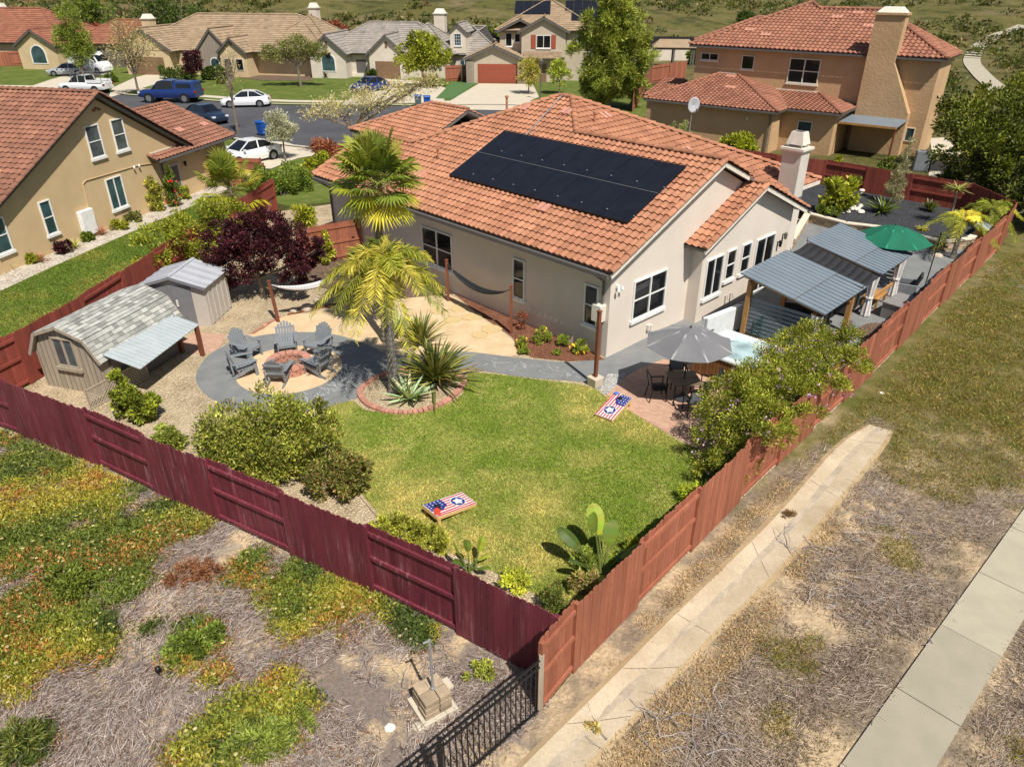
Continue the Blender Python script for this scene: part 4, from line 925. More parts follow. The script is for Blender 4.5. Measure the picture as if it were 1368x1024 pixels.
# ================================================================ planted light post
t = thing('planter_post', 'brown post standing in a small square concrete planter at the path corner', 'post', (2.66, 20.42), R(40)); b = MB()
b.mesh([(-.17,-.17,0),(.17,-.17,0),(.17,.17,0),(-.17,.17,0),(-.2,-.2,.32),(.2,-.2,.32),(.2,.2,.32),(-.2,.2,.32)], [(3,2,1,0),(4,5,6,7),(0,1,5,4),(1,2,6,5),(2,3,7,6),(3,0,4,7)]); b.build('planter', M['concrete'], t, bevel=.015)
MB().box(-.05,.05,-.05,.05,.3,2.55).build('shaft', M['wood_red'], t); MB().box(-.06,.06,-.06,.06,2.55,2.6).build('cap', M['wood_red'], t)
# ================================================================ bean bag toss boards
FLAG_W, FLAG_R, FLAG_B = (.75,.74,.72), (.55,.05,.06), (.03,.045,.22)
M['paint_white'] = mk('white_paint', FLAG_W, None, 3, rough=.4, fine=.02); M['paint_red'] = mk('red_paint', FLAG_R, None, 3, rough=.4, fine=.04); M['paint_blue'] = mk('blue_paint', FLAG_B, None, 3, rough=.4, fine=.04); M['pine'] = mk('pine', (.66,.42,.16), (.6,.37,.14), 4, rough=.6)
def star(mb, c, r, z, m, rot=0, t=1.0, f=.42):
    P = [(c[0] + (r if i % 2 == 0 else r*f) * math.cos(rot + math.pi*i/5), c[1] + (r if i % 2 == 0 else r*f) * math.sin(rot + math.pi*i/5), z) for i in range(10)]; mb.face(P, m, t)
def toss_board(label, pl, pr, lift, hole_end):
    "1.2 x .6 m board; pl = centre of low end, pr = centre of raised end"
    p = Vector((*pl, .0)); q = Vector((*pr, .0)); d = q - p; t = thing('bean_bag_board', label, 'game board', (pl[0], pl[1], .016), math.atan2(d.y, d.x))
    Lb, Wb = 1.2, .6; tilt = math.asin((lift - .09) / Lb); MX = Matrix.Translation((0,0,.10)) @ Matrix.Rotation(-tilt, 4, 'Y')
    def bd(mb, *a, m=0, t_=1.0): mb.box(*a, m=m, t=t_, M=MX)
    b = MB(); bd(b, 0, Lb, -Wb/2, Wb/2, -.10, -.012); b.build('frame', M['pine'], t)
    b = MB(); bd(b, 0, Lb, -Wb/2, Wb/2, -.0115, 0); top = b.build('deck', M['paint_white'], t)
    g = MB()
    def strip(x0, y0, x1, y1, w0, z, m):
        u = Vector((x1-x0, y1-y0, 0)).normalized(); nn = Vector((-u.y, u.x, 0)) * w0; P = [Vector((x0,y0,z)) - nn, Vector((x1,y1,z)) - nn, Vector((x1,y1,z)) + nn, Vector((x0,y0,z)) + nn]
        g.face([tuple(MX @ v) for v in P], m)
    H = Wb / 2 - .004
    for y in (-.255, -.165, -.075, .015, .105, .195, .275): strip(.01, y, Lb-.01, y + (.02 if y < .2 else 0), .022, .002, 0)
    B0 = [(Lb-.02, -H), (Lb-.02, .06), (Lb-.30, .12), (Lb-.52, -.02), (Lb-.50, -H)]
    g.face([tuple(MX @ Vector((x, y, .004))) for x, y in B0], 1)
    stars = MB()
    for x in (Lb-.08, Lb-.19, Lb-.30, Lb-.41):
        for y in (-.25, -.16, -.07, .02):
            if x < Lb-.35 and y > -.05: continue
            P = MB(); star(P, (x, y), .03, .006, 0); stars.face([tuple(MX @ Vector(v)) for v in P.v], 0)
    ring = MB(); cx_, cy_ = .36, 0
    def disc(r, z, m, n=28): g.face([tuple(MX @ Vector((cx_ + r*math.cos(2*math.pi*i/n), cy_ + r*math.sin(2*math.pi*i/n), z))) for i in range(n)], m)
    disc(.20, .006, 2); disc(.175, .008, 1)
    for i in range(20):
        a = 2*math.pi*i/20; P = MB(); star(P, (cx_ + .187*math.cos(a), cy_ + .187*math.sin(a)), .012, .010, 0); g.face([tuple(MX @ Vector(v)) for v in P.v], 1)
    o = g.build('flag_stripes', [M['paint_red'], M['paint_blue'], M['paint_white']], top); stars.build('white_stars', M['paint_white'], top)
    P = MB(); star(P, (cx_, cy_), .145, .011, 0, rot=math.pi, f=.6); s = MB(); s.face([tuple(MX @ Vector(v)) for v in P.v], 0); s.build('star_emblem', M['paint_white'], top)
    P = MB(); P.face([tuple(MX @ Vector((Lb-.23 + .075*math.cos(2*math.pi*i/16), .0 + .075*math.sin(2*math.pi*i/16), .013))) for i in range(16)]); P.build('hole', M['black'], top)
    for s_ in (-1, 1): MB().box(Lb-.12, Lb-.04, s_*.26-.02, s_*.26+.02, 0, lift-.06).build('leg', M['pine'], t)
    return t, MX
t1, MX1 = toss_board('flag painted board on the lawn nearest the maroon fence, red bags on it', G(627,669), G(580,694), .30, 1)
t2, MX2 = toss_board('flag painted board at the edge of the paver patio, blue bag on it', G(806,561), G(835,537), .30, 1)
def bag(label, T, MX, pos, mat, rz=.3):
    w = T.matrix_basis @ (MX @ Vector((pos[0], pos[1], .02))); b = MB(); n = 6
    rows = []
    for i in range(n + 1):
        r = []
        for j in range(n + 1):
            u, v = i/n*2-1, j/n*2-1; r.append((.075*u*(1-.12*v*v), .075*v*(1-.12*u*u), .034*(1-u**4)*(1-v**4)))
        rows.append(r)
    for i in range(n):
        for j in range(n):
            b.face([rows[i][j], rows[i+1][j], rows[i+1][j+1], rows[i][j+1]]); b.face([(x, y, -z*.4-.001) for x, y, z in (rows[i][j+1], rows[i+1][j+1], rows[i+1][j], rows[i][j])])
    o = b.build('bean_bag', M[mat], None, smooth=True, loc=w, rz=rz); return tag(o, label, 'bean bag')
M['bag_red'] = mk('red_canvas', (.62,.06,.03), None, 9, rough=.9); M['bag_blue'] = mk('blue_canvas', (.06,.20,.60), None, 9, rough=.9); M['bag_navy'] = mk('navy_canvas', (.01,.012,.03), None, 9, rough=.9)
bag('red bean bag on the raised end of the near board', t1, MX1, (1.12, .18), 'bag_red'); bag('second red bean bag lying against the red one on the near board', t1, MX1, (1.06, .07), 'bag_red', .8); bag('navy bean bag by the hole of the near board', t1, MX1, (.95, -.06), 'bag_navy', .1)
bag('blue bean bag on the upper corner of the far board', t2, MX2, (1.13, .22), 'bag_blue', .5)
# ================================================================ patio table, umbrella, chairs
UX, UY = 5.26, 19.55
def umbrella(name, label, loc, r, zr_, za, mat, n=8, vent=True, base=True, polemat='darkgrey', seed=1):
    t = thing(name, label, 'umbrella', loc); A = [2*math.pi*i/n + .2 for i in range(n)]; mb = MB(); K_ = 6
    r0 = .24 * r
    def P(a, f, dip=0): rr = r0 + (r - r0) * f; return Vector((rr*math.cos(a), rr*math.sin(a), za - .10 - (za - .10 - zr_) * (f ** 1.15) - dip))
    for i in range(n):
        a, b = A[i], A[i] + 2*math.pi/n
        for k in range(K_):
            f0, f1 = k/K_, (k+1)/K_
            for j in range(4):
                g0, g1 = j/4, (j+1)/4
                def Q(f, g):
                    p = P(a, f).lerp(P(b, f), g); p.z -= .05 * f * 4*g*(1-g) * (1 if f < 1 else .6); return p
                mb.face([Q(f0,g0), Q(f1,g0), Q(f1,g1), Q(f0,g1)])
    o = mb.build('canopy', M[mat], t, smooth=False); so = o.modifiers.new('thick', 'SOLIDIFY'); so.thickness = .008
    if vent:
        mb = MB()
        for i in range(n):
            a, b = A[i], A[i] + 2*math.pi/n; rv = r0 * 1.25
            mb.face([(0,0,za), (rv*math.cos(a), rv*math.sin(a), za-.13), (rv*math.cos(b), rv*math.sin(b), za-.13)])
        v = mb.build('vent_cap', M[mat], o); so = v.modifiers.new('thick', 'SOLIDIFY'); so.thickness = .006
    rb = MB()
    for a in A:
        rb.bar(P(a,0) - Vector((0,0,.03)), P(a,1) - Vector((0,0,.02)), .014, .016); 
    rb.build('rib', M['darkgrey'], t); mb = MB()
    for a in A: mb.bar(P(a,.02) + Vector((0,0,.006)), P(a,1) + Vector((0,0,.006)), .055, .006, t=2.3)  # sheen streaks along the ribs, painted as strips of much lighter cloth
    mb.build('seam_sheen', M[mat], o)
    MB().tube([(0,0,0), (0,0,za+.02)], .022, 8).build('pole', M[polemat], t); MB().lathe([(.03,0),(.035,.03),(.012,.07)], 8, (0,0,za)).build('finial', M[polemat], t)
    if base: MB().lathe([(.26,0),(.26,.05),(.08,.09),(.03,.2)], 16).build('base', M['darkgrey'], t)
    return t
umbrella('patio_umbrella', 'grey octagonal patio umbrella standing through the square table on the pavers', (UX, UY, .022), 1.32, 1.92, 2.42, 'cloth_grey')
t = thing('patio_table', 'square brown patio table under the grey umbrella', 'table', (UX, UY, .022), R(6)); 
b = MB(); 
for sx in (-1, 1):
    for sy in (-1, 1): b.prism([(sx*.02, sy*.02), (sx*.45, sy*.02), (sx*.45, sy*.45), (sx*.02, sy*.45)][::sx*sy], .70, .725)
b.box(-.02,.02,-.45,-.02,.70,.725); b.box(-.02,.02,.02,.45,.70,.725)
M['table_top'] = mk('bronze_table', (.17,.125,.085), None, 3, rough=.45); b.build('tabletop', M['table_top'], t)
for sx in (-1,1):
    for sy in (-1,1): MB().bar((sx*.40,sy*.40,0), (sx*.38,sy*.38,.70), .035, .035).build('leg', M['black'], t)
def patio_chair(label, loc, rz):
    t = thing('patio_chair', label, 'chair', loc, rz, 'dark patio chairs at the square table'); MB().box(-.22,.24,-.23,.23,.40,.425).build('seat', M['sail'], t)
    b = MB(); b.bar((-.22,-.22,.42), (-.33,-.22,.92), .03, .03); b.bar((-.22,.22,.42), (-.33,.22,.92), .03, .03); b.bar((-.33,-.23,.92), (-.33,.23,.92), .03, .03); b.build('back_frame', M['black'], t)
    MB().mesh([(-.225,-.2,.45),(-.225,.2,.45),(-.325,.2,.90),(-.325,-.2,.90),(-.21,-.2,.455),(-.21,.2,.455),(-.31,.2,.905),(-.31,-.2,.905)], [(0,1,2,3),(7,6,5,4),(0,4,5,1),(1,5,6,2),(2,6,7,3),(3,7,4,0)]).build('backrest', M['plastic_grey'], t)
    for s in (-1,1):
        MB().bar((.22,s*.24,0), (.22,s*.24,.62), .028, .028).build('leg', M['black'], t); MB().bar((-.30,s*.24,0), (-.22,s*.24,.42), .028, .028).build('leg', M['black'], t); MB().bar((-.27,s*.25,.64), (.26,s*.25,.63), .05, .025).build('armrest', M['black'], t)
    return t
pc = patio_chair('dark patio chair on the left side of the square table', (UX-.78, UY+.0, .022), R(6)); 
copy_tree(pc, 'dark patio chair at the near side of the square table, its back to the lawn', (UX+.15, UY-.82, .022), R(95)); copy_tree(pc, 'dark patio chair behind the square table, toward the house', (UX+.0, UY+.8, .022), R(-88)); copy_tree(pc, 'dark patio chair on the right of the square table, beside the lilac bush', (UX+.85, UY+.1, .022), R(178))
# ================================================================ spa
sp_ = thing('hot_tub', 'pale aqua hot tub with brown slatted sides half hidden by the lilac bush', 'hot tub', (7.35, 21.35, .018), R(46))
b = MB(); a = .98
b.box(-a,a,-a,a,.03,.40); b.build('cabinet', M['wood_deck'], sp_)
for i in range(16):
    x = -a + .02 + i*.123; b.box(x, x+.108, -a-.018, -a-.001, .05, .78, 0, random.gauss(1,.1)); b.box(-a-.018, -a-.001, x, x+.108, .05, .78, 0, random.gauss(1,.1)); b.box(a+.001, a+.018, x, x+.108, .05, .78); b.box(x, x+.108, a+.001, a+.018, .05, .78)
b.build('slat_skirt', M['wood_deck'], sp_)
def rrect(h, r, z, n=5):
    P = []
    for cx_, cy_, a0 in ((h-r,h-r,0),(-h+r,h-r,90),(-h+r,-h+r,180),(h-r,-h+r,270)):
        for i in range(n+1): an = R(a0 + 90*i/n); P.append((cx_ + r*math.cos(an), cy_ + r*math.sin(an), z))
    return P
b = MB(); rings = [rrect(1.03,.22,.78), rrect(1.05,.22,.86), rrect(1.0,.22,.90), rrect(.86,.25,.90), rrect(.80,.25,.80), rrect(.72,.25,.55), rrect(.70,.25,.45)]; k = len(rings[0]); vs = [p for r in rings for p in r]
b.mesh(vs, [(j*k+i, j*k+(i+1)%k, (j+1)*k+(i+1)%k, (j+1)*k+i) for j in range(len(rings)-1) for i in range(k)]); b.build('shell', M['spa'], sp_, smooth=True)
MB().face(rrect(.785,.25,.77)).build('water', M['water'], sp_)
for x, y in ((-.6,.6),(.6,.6),(.6,-.6)): MB().lathe([(.16,0),(.15,.05),(.05,.07)], 10, (x*.95,y*.95,.80)).build('headrest', M['spa_white'], sp_)
t = thing('spa_cover', 'white folded spa cover standing on edge between tub and house wall', 'spa cover', (7.6, 24.0, .018), R(38)); 
MB().box(-1.0,1.0,-.06,.06,.02,1.0).build('cover_half', M['spa_white'], t, bevel=.03); MB().box(-1.0,1.0,.07,.19,.02,.97).build('cover_half', M['spa_white'], t, bevel=.03); MB().box(-1.01,-.6,-.07,.2,.45,.5).build('strap', M['cloth_dark'], t)
t = thing('glass_windscreen', 'clear greenish glass windscreen panels beyond the hot tub', 'screen', (8.9, 23.6, .018), R(45))
m_, nt, N, L, B = nodes('clear_glass'); B.inputs['Base Color'].default_value = (.75,.95,.88,1); B.inputs['Transmission Weight'].default_value = 1; B.inputs['Roughness'].default_value = .03; B.inputs['IOR'].default_value = 1.1; M['clear'] = m_
for x in (-.8, .05): o = MB().box(x,x+.8,-.006,.006,.06,1.05).build('glass_pane', M['clear'], t)
for x in (-.82, .02, .86): MB().box(x-.02,x+.02,-.02,.02,0,1.06).build('post', M['darkgrey'], t)
rug = tag(MB().box(-1.1,1.1,-.75,.75,0,.012).build('outdoor_rug', mk('brown_rug', (.06,.05,.045), (.085,.07,.06), 6, rough=.95), None, loc=(9.1,25.0,.018), rz=R(46)), 'dark brown outdoor rug on the grey patio beside the glass screen', 'rug')
# ================================================================ pergolas
def pergola(label, c, rz, lx, ly, z0, z1, seed=1, curtains=(1,2)):
    "single-pitch roof: high edge (z0) at local -x, low edge (z1) at +x"
    t = thing('pergola', label, 'pergola', (*c, .018), rz, 'metal roofed pergolas'); hx, hy = lx/2, ly/2; zz = lambda x: z0 + (z1-z0)*(x+hx)/lx
    def sl(b, xa, xb, ya, yb, dz, th, t_=1.0): b.slab([(xa,ya,zz(xa)+dz),(xb,ya,zz(xb)+dz),(xb,yb,zz(xb)+dz),(xa,yb,zz(xa)+dz)], th, 0, t_)
    b = MB(); xm = .15*lx; sl(b, -hx, xm-.012, -hy, hy, 0, .03); sl(b, xm+.012, hx, -hy, hy, -.006, .03); o = b.build('roof', M['metal_roof'], t); b = MB(); n = 12
    for i in range(n + 1):
        y = -hy + .02 + (ly-.04)*i/n
        for xa, xb in ((-hx, xm-.012), (xm+.012, hx)): b.bar((xa,y,zz(xa)+.006), (xb,y,zz(xb)+.006), .014, .012, t=.62)
    b.build('roof_seam', M['metal_roof'], o)
    MB().bar((xm,-hy,zz(xm)-.002), (xm,hy,zz(xm)-.002), .03, .012).build('joint_strip', M['gutter'], o)
    px_, py_ = hx - .35, hy - .22; k = 0
    for i, (x, y) in enumerate(((-px_,-py_),(px_,-py_),(px_,py_),(-px_,py_))):
        MB().box(x-.085,x+.085,y-.085,y+.085,0,zz(x)-.17).build('post', M['wood'], t)
        if i in curtains:
            cb = MB(); m2 = 14; rows = []; H_ = zz(x) - .25
            for j in range(13):
                f = j/12; sq = .10 + .055*abs(f-.45)/.5; ox = .06 if x < 0 else -.04
                rows.append([(x + .06 + (sq*(1+.3*(q%2)))*math.cos(2*math.pi*q/m2), y - .07 + (sq*(1+.3*(q%2)))*.8*math.sin(2*math.pi*q/m2), .03 + H_*f) for q in range(m2)])
            vs = [p for r in rows for p in r]; cb.mesh(vs, [(j*m2+q, j*m2+(q+1)%m2, (j+1)*m2+(q+1)%m2, (j+1)*m2+q) for j in range(12) for q in range(m2)])
            cb.build('curtain', M['cloth_white'], t)
            MB().lathe([(.15,0),(.15,.05)], 10, (x+.06, y-.07, H_*.45)).build('tie_back', M['cloth_white'], t)
    for y in (-py_, py_): MB().bar((-hx+.08,y,zz(-hx+.08)-.10), (hx-.08,y,zz(hx-.08)-.10), .09, .13).build('beam', M['wood'], t)
    for x in (-px_, px_): MB().box(x-.05,x+.05,-hy+.06,hy-.06,zz(x)-.29,zz(x)-.171).build('beam', M['wood'], t)
    for x in (-px_, px_):
        for y, s in ((-py_, 1), (py_, -1)): MB().bar((x,y+s*.06,zz(x)-.7), (x,y+s*.45,zz(x)-.3), .06, .06).build('brace', M['wood'], t)
    return t, px_, py_
PA = R(-44.5)
p1, ax, ay = pergola('nearer blue grey metal roofed pergola with honey wood posts, by the lilac bush', (10.29, 24.22), PA, 3.15, 3.45, 2.40, 1.80, 1, (1,))
b = MB()
for i in range(9): z = .20 + i*.155; b.box(-ax+.09, ax-.09, -ay-.015, -ay+.015, z, z+.11)
b.build('louvre_screen', M['metal_roof'], p1); MB().box(-ax+.08, ax-.08, -ay-.06, -ay+.06, .04, .15).build('rail', M['wood'], p1)
p2, ax, ay = pergola('farther blue grey metal roofed pergola with white curtains, next to the green umbrella', (13.72, 27.76), PA, 3.05, 3.2, 2.40, 1.80, 2, (1,2))
b = MB()
for i in range(9): z = .25 + i*.155; b.box(-ax+.09, ax-.09, ay-.015, ay+.015, z, z+.11)
b.build('louvre_screen', M['metal_roof'], p2); MB().box(ax-.04, ax+.04, -ay+.1, ay-.1, .5, .6).build('rail', M['wood'], p2)
t = thing('shade_sail', 'black shade cloth stretched between the two pergola roofs', 'shade sail', (11.9, 25.8, 0)); o = Vector((11.9,25.8,0))
A4 = [Vector((*G(1057,337,2.36),2.36)), Vector((*G(1079,324,2.36),2.36)), Vector((*G(1174,369,1.84),1.84)), Vector((*G(1152,385,1.84),1.84))]; mb = MB(); n = 10; rows = []
for i in range(n+1):
    r = []
    for j in range(n+1):
        u, v = i/n, j/n; p = (A4[0]*(1-u)+A4[3]*u)*(1-v) + (A4[1]*(1-u)+A4[2]*u)*v; p.z -= .16*math.sin(math.pi*v)*(.4+.6*math.sin(math.pi*u)); r.append(p - o)
    rows.append(r)
for i in range(n):
    for j in range(n): mb.face([rows[i][j], rows[i+1][j], rows[i+1][j+1], rows[i][j+1]])
so = mb.build('cloth', M['sail'], t, smooth=True).modifiers.new('thick', 'SOLIDIFY'); so.thickness = .008
b = MB()
for r in (rows[0][0], rows[0][n], rows[n][0], rows[n][n]): b.tube([r, r*1.04 + Vector((0,0,.08))], .012, 5)
b.build('tie', M['black'], t)
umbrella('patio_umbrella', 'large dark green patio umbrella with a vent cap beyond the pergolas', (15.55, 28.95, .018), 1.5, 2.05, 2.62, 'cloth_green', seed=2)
# furniture round the pergolas
t = thing('deck_box', 'grey plastic deck storage box with a lid beside the red fence', 'storage box', (14.85, 25.95, .018), R(40)); MB().box(-.68,.68,-.34,.34,.0,.56).build('body', M['plastic_mid'], t, bevel=.02); l = MB().box(-.71,.71,-.37,.37,.565,.64).build('lid', M['plastic_mid'], t, bevel=.02)
for x in (-.55, .35): MB().box(x, x+.2, -.352, -.34, .38, .46).build('handle', M['gutter'], t)
t = thing('barbecue_grill', 'black barbecue grill under the farther pergola', 'grill', (13.0, 26.3, .018), R(48)); MB().box(-.6,.6,-.28,.28,.12,.80).build('cabinet', M['darkgrey'], t)
b = MB(); b.tube([(-.40,0,.86),(.40,0,.86)], .24, 14); b.build('hood', M['black'], t, smooth=False); MB().tube([(-.35,-.27,.92),(.35,-.27,.92)], .018, 6).build('handle', M['rim'], t)
for s in (-1,1): MB().box(s*.82-.2,s*.82+.2,-.26,.26,.78,.815).build('side_shelf', M['rim'], t)
for x in (-.4,.4): MB().lathe([(.05,0),(.05,.06)], 8, (x,-.29,.70)).build('knob', M['rim'], t)
for x, y in ((-.5,-.2),(.5,-.2),(.5,.2),(-.5,.2)): MB().box(x-.03,x+.03,y-.03,y+.03,0,.12).build('leg', M['black'], t)
def lounge(label, loc, rz):
    t = thing('lounge_chair', label, 'chair', loc, rz); MB().box(-.34,.36,-.33,.33,.28,.40).build('cushion', M['cloth_dark'], t, bevel=.03)
    MB().bar((-.30,0,.4), (-.48,0,.95), .64, .1, up=(1,0,.2)).build('backrest', M['cloth_dark'], t, bevel=.02)
    for s in (-1,1): MB().box(-.4,.36,s*.38-.05,s*.38+.05,.0,.56).build('armrest', M['plastic_grey'], t)
    return t
l0 = lounge('dark cushioned lounge chair under the nearer pergola', (10.2, 24.4, .018), R(-110)); copy_tree(l0, 'dark cushioned lounge chair beneath the green umbrella', (16.1, 28.0, .018), R(150)); copy_tree(l0, 'dark lounge chair at the back of the nearer pergola', (10.9, 25.0, .018), R(-140))
t = thing('coffee_table', 'low wooden table under the farther pergola near its curtain', 'table', (14.4, 27.0, .018), R(48)); MB().box(-.55,.55,-.3,.3,.40,.45).build('tabletop', M['wood'], t)
for x in (-.48,.48):
    for y in (-.24,.24): MB().box(x-.04,x+.04,y-.04,y+.04,0,.40).build('leg', M['wood'], t)
def thin_pole(label, px, h):
    x, y = G(*px); t = thing('string_light_pole', label, 'pole', (x, y, 0)); MB().tube([(0,0,0),(.05,.02,h)], .022, 6).build('shaft', M['black'], t); MB().lathe([(.16,0),(.15,.05),(.03,.10)], 12).build('base', M['black'], t); MB().lathe([(.03,0),(.05,.04),(.02,.1)], 8, (.05,.02,h)).build('cap', M['black'], t); return t
thin_pole('tall thin black pole standing by the deck box and red fence', (1234,387), 2.35); thin_pole('short thin black pole at the front corner of the nearer pergola', (1106,430), 1.75)
t = thing('grill_side_table', 'small black side table next to the deck box', 'table', (15.9, 26.7, .018), R(40)); MB().box(-.3,.3,-.22,.22,.42,.46).build('tabletop', M['darkgrey'], t)
for x in (-.25,.25):
    for y in (-.17,.17): MB().box(x-.02,x+.02,y-.02,y+.02,0,.42).build('leg', M['darkgrey'], t)
b = MB(); b.prism(ell(0,0,.9,.5,R(48)), 0, .03); stuff(b.build('bark_patch', M['mulch_brown'], None, loc=(13.3,24.4,.018)), 'patch of brown bark by the pergola post', 'bark')
# retaining wall of the raised black gravel bed
t = thing('retaining_wall', 'low retaining wall of tan blocks holding the raised black gravel bed', 'wall', (*bed[0], 0)); o = np.array(bed[0]); path = [np.array(HW(15.3, 1.2))] + [np.array(p) for p in bed[:5]] + [np.array((24.0, 36.0))]; rs3 = random.Random(5); b = MB(); cap = MB()
for a_, c_ in zip(path[:-1], path[1:]):
    L = np.linalg.norm(c_-a_); d = (c_-a_)/L; n_ = np.array([d[1], -d[0]]); k = max(1, int(round(L/.42)))
    for r in range(3):
        for i in range(k):
            s0, s1 = (i + .5*(r%2))*L/k, min((i + 1 + .5*(r%2))*L/k - .012, L); 
            if s1 <= s0: continue
            of = .10 + rs3.uniform(-.012,.012); q = [a_+d*s0+n_*of, a_+d*s1+n_*of, a_+d*s1-n_*.16, a_+d*s0-n_*.16]; b.prism([tuple(x-o) for x in q], r*.15, r*.15+.143, 0, rs3.gauss(1,.18))
    q = [a_+n_*.14, c_+n_*.14, c_-n_*.18, a_-n_*.18]; cap.prism([tuple(x-o) for x in q], .45, .51, 0, 1.25)
b.build('block_course', M['block'], t); cap.build('cap_stones', M['concrete'], t)
# ================================================================ tan neighbour house on the left
nh = thing('tan_house', 'tan stucco house with brown tile roof and a tall gable at the left edge', 'house', NO, NA)
mb = MB(); mb.prism([(-11.2,0),(6.3,0),(6.3,9),(-11.2,9)], -.05, 2.6); mb.prism([(-16,0.001),(-11.2,0.001),(-11.2,9),(-16,9)], -.05, 1.6)
mb.mesh([(x, y, z) for y in (0, .15) for x, z in ((-10.9,2.6),(0.4,2.6),(2.4,2.6),(-3.72,6.22),(-11.1,2.6))], [(0,1,2,3),(8,7,6,5),(1,6,7,2),(2,7,8,3),(3,8,5,0),(0,5,6,1)])
mb.build('wall', M['stucco_tan'], nh)
ap = (-3.72, 6.46); zL = lambda x: 6.46 - .488*(ap[0]-x); zR = lambda x: 6.46 - .585*(x-ap[0])
roof(nh, [[(-13.5,-.35,zL(-13.5)),(ap[0],-.35,6.46),(ap[0],14,6.46),(-13.5,14,zL(-13.5))], [(ap[0],-.35,6.46),(3.2,-.35,zR(3.2)),(3.2,14,zR(3.2)),(ap[0],14,6.46)]], M['tile_brown'], 's', ridges=[((ap[0],-.38,6.49),(ap[0],14,6.49)), ((-13.5,-.36,zL(-13.5)+.03),(ap[0],-.36,6.49)), ((3.2,-.36,zR(3.2)+.03),(ap[0],-.36,6.49))], tw=.32, amp=.055)
s2 = .4; zw_ = lambda y: 2.62 + s2*(y+.62)
roof(nh, [[(-.8,-.62,2.62),(6.6,-.62,2.62),(6.6,3.8,zw_(3.8)),(2.6,3.8,zw_(3.8)),(1.4,.0,zw_(0)),(-.8,0,zw_(0))][0:0] or [(-.8,-.62,2.62),(6.6,-.62,2.62),(6.6,0,zw_(0)),(-.8,0,zw_(0))], [(1.2,0,zw_(0)),(6.6,0,zw_(0)),(6.6,3.8,zw_(3.8)),(1.2,3.8,zw_(3.8))], [(6.6,3.8,zw_(3.8)),(1.2,3.8,zw_(3.8)),(1.2,8,2.62),(6.6,8,2.62)]], M['tile_brown'], 's', ridges=[((1.2,3.8,zw_(3.8)+.03),(6.6,3.8,zw_(3.8)+.03)), ((6.62,-.62,2.65),(6.62,3.8,zw_(3.8)+.03)), ((-.82,-.62,2.65),(-.82,0,zw_(0)+.03))], tw=.32, amp=.055, anchor=(0,-.62,2.62))

b = MB(); b.mesh([(6.3,y,z) for y, z in ((-.0,2.6),(7.4,2.6),(3.8,4.2))] + [(6.1,y,z) for y, z in ((-.0,2.6),(7.4,2.6),(3.8,4.2))], [(0,1,2),(5,4,3),(0,3,4,1),(1,4,5,2),(2,5,3,0)]); b.build('wall', M['stucco_tan'], nh)
MB().bar((-.8,-.01,zw_(0)+.06), (1.5,-.01,zw_(0)+.06), .05, .06).build('flashing', M['trim_cream'], nh)
MB().bar((-.8,-.68,2.56), (6.5,-.68,2.56), .09, .1).build('gutter', M['gutter'], nh); MB().tube([(0,-.6,2.5),(.05,-.06,2.25),(.05,-.06,.05)], .04, 7).build('downspout', M['gutter'], nh)
for x, z in ((-3.72,5.75),(-3.9,5.68),(-3.54,5.68)): MB().tube([(x,.1,z),(x,-.12,z-.02)], .06, 8).build('gable_tile_vent', M['tile_brown'], nh)
W_(nh, (-4.80,0,3.52), 0, .94, 1.53, 'hung', 'shade_glass'); W_(nh, (-3.0,0,3.52), 0, .88, 1.54, 'hung', 'shade_glass'); W_(nh, (-4.36,0,.82), 0, 1.15, 1.58, 'slider', 'glass_teal'); W_(nh, (-8.70,0,.84), 0, .66, 1.56, 'hung', 'glass_teal'); W_(nh, (-11.5,0,.84), 0, .82, 1.5, 'hung', 'glass_teal')
MB().tube([(-5.9,-.03,1.2),(-5.82,-.03,2.55),(-5.6,-.03,2.66),(-1.75,-.03,2.56),(-.15,-.03,2.36)], .022, 6).build('conduit', M['stucco_tan'], nh)
for x in (-2.2, -1.8): MB().lathe([(.05,0),(.06,.06),(.03,.14)], 8, (x,-.12,2.5)).build('flood_light', M['trim'], nh)
box_part('wall_battery', nh, -6.72, -5.85, -.24, -.0, .18, 1.40, 'trim', .03)
d_ = box_part('side_door', nh, .62, 1.5, -.03, 0, 0, 2.05, 'plastic_shed'); box_part('door_pane', d_, .78, 1.34, -.045, -.031, .5, 1.9, 'gutter')
light_fixture(nh, (1.95,0,1.9), (0,-1,0))
for x, y in ((-7.2,4.2),(-6.8,4.5),(-9.5,1.5),(-9.3,4.0)): tile_vent(nh, (x, y, zL(x)+.08), (0,-1,0), Vector((1,0,.488)).normalized(), 'tile', 3)
for x, y in ((3.6,.9),(5.9,.8)): tile_vent(nh, (x, y, zw_(y)+.08), (1,0,0), Vector((0,1,.4)).normalized())
# ================================================================ ochre two-storey house on the right
RO = (29.5, 54.0); RA = R(-38.3); RWf = fr(RO, RA)
rh = thing('ochre_house', 'two storey ochre stucco house with red tile roof and a broad chimney at upper right', 'house', RO, RA)
mb = MB(); mb.prism([(-18.4,0),(-.3,0),(-.3,4.0),(-5.2,4.0),(-5.2,12.5),(-18.4,12.5)], -.05, 6.6); mb.prism([(-20.0,4),(-18.41,4),(-18.41,12),(-20.0,12)], -.05, 6.6); gable(mb, (-.3,4.0), (-9.8,4.0), (-5.2,4.0,8.4), 6.6, -.2)
mb.build('wall', M['stucco_orange'], rh); MB().prism([(-19.0,-5.75),(-9.15,-5.75),(-9.15,-.001),(-19.0,-.001)], -.05, 2.95).build('wall', M['stucco_orange'], rh)
MB().prism([(-9.149,-3.9),(-5.35,-3.9),(-5.35,-.001),(-9.149,-.001)], -.05, 2.95).build('wall', M['stucco_orange'], rh)
s3 = .43; e = 6.5; zz = lambda d: e + s3*d
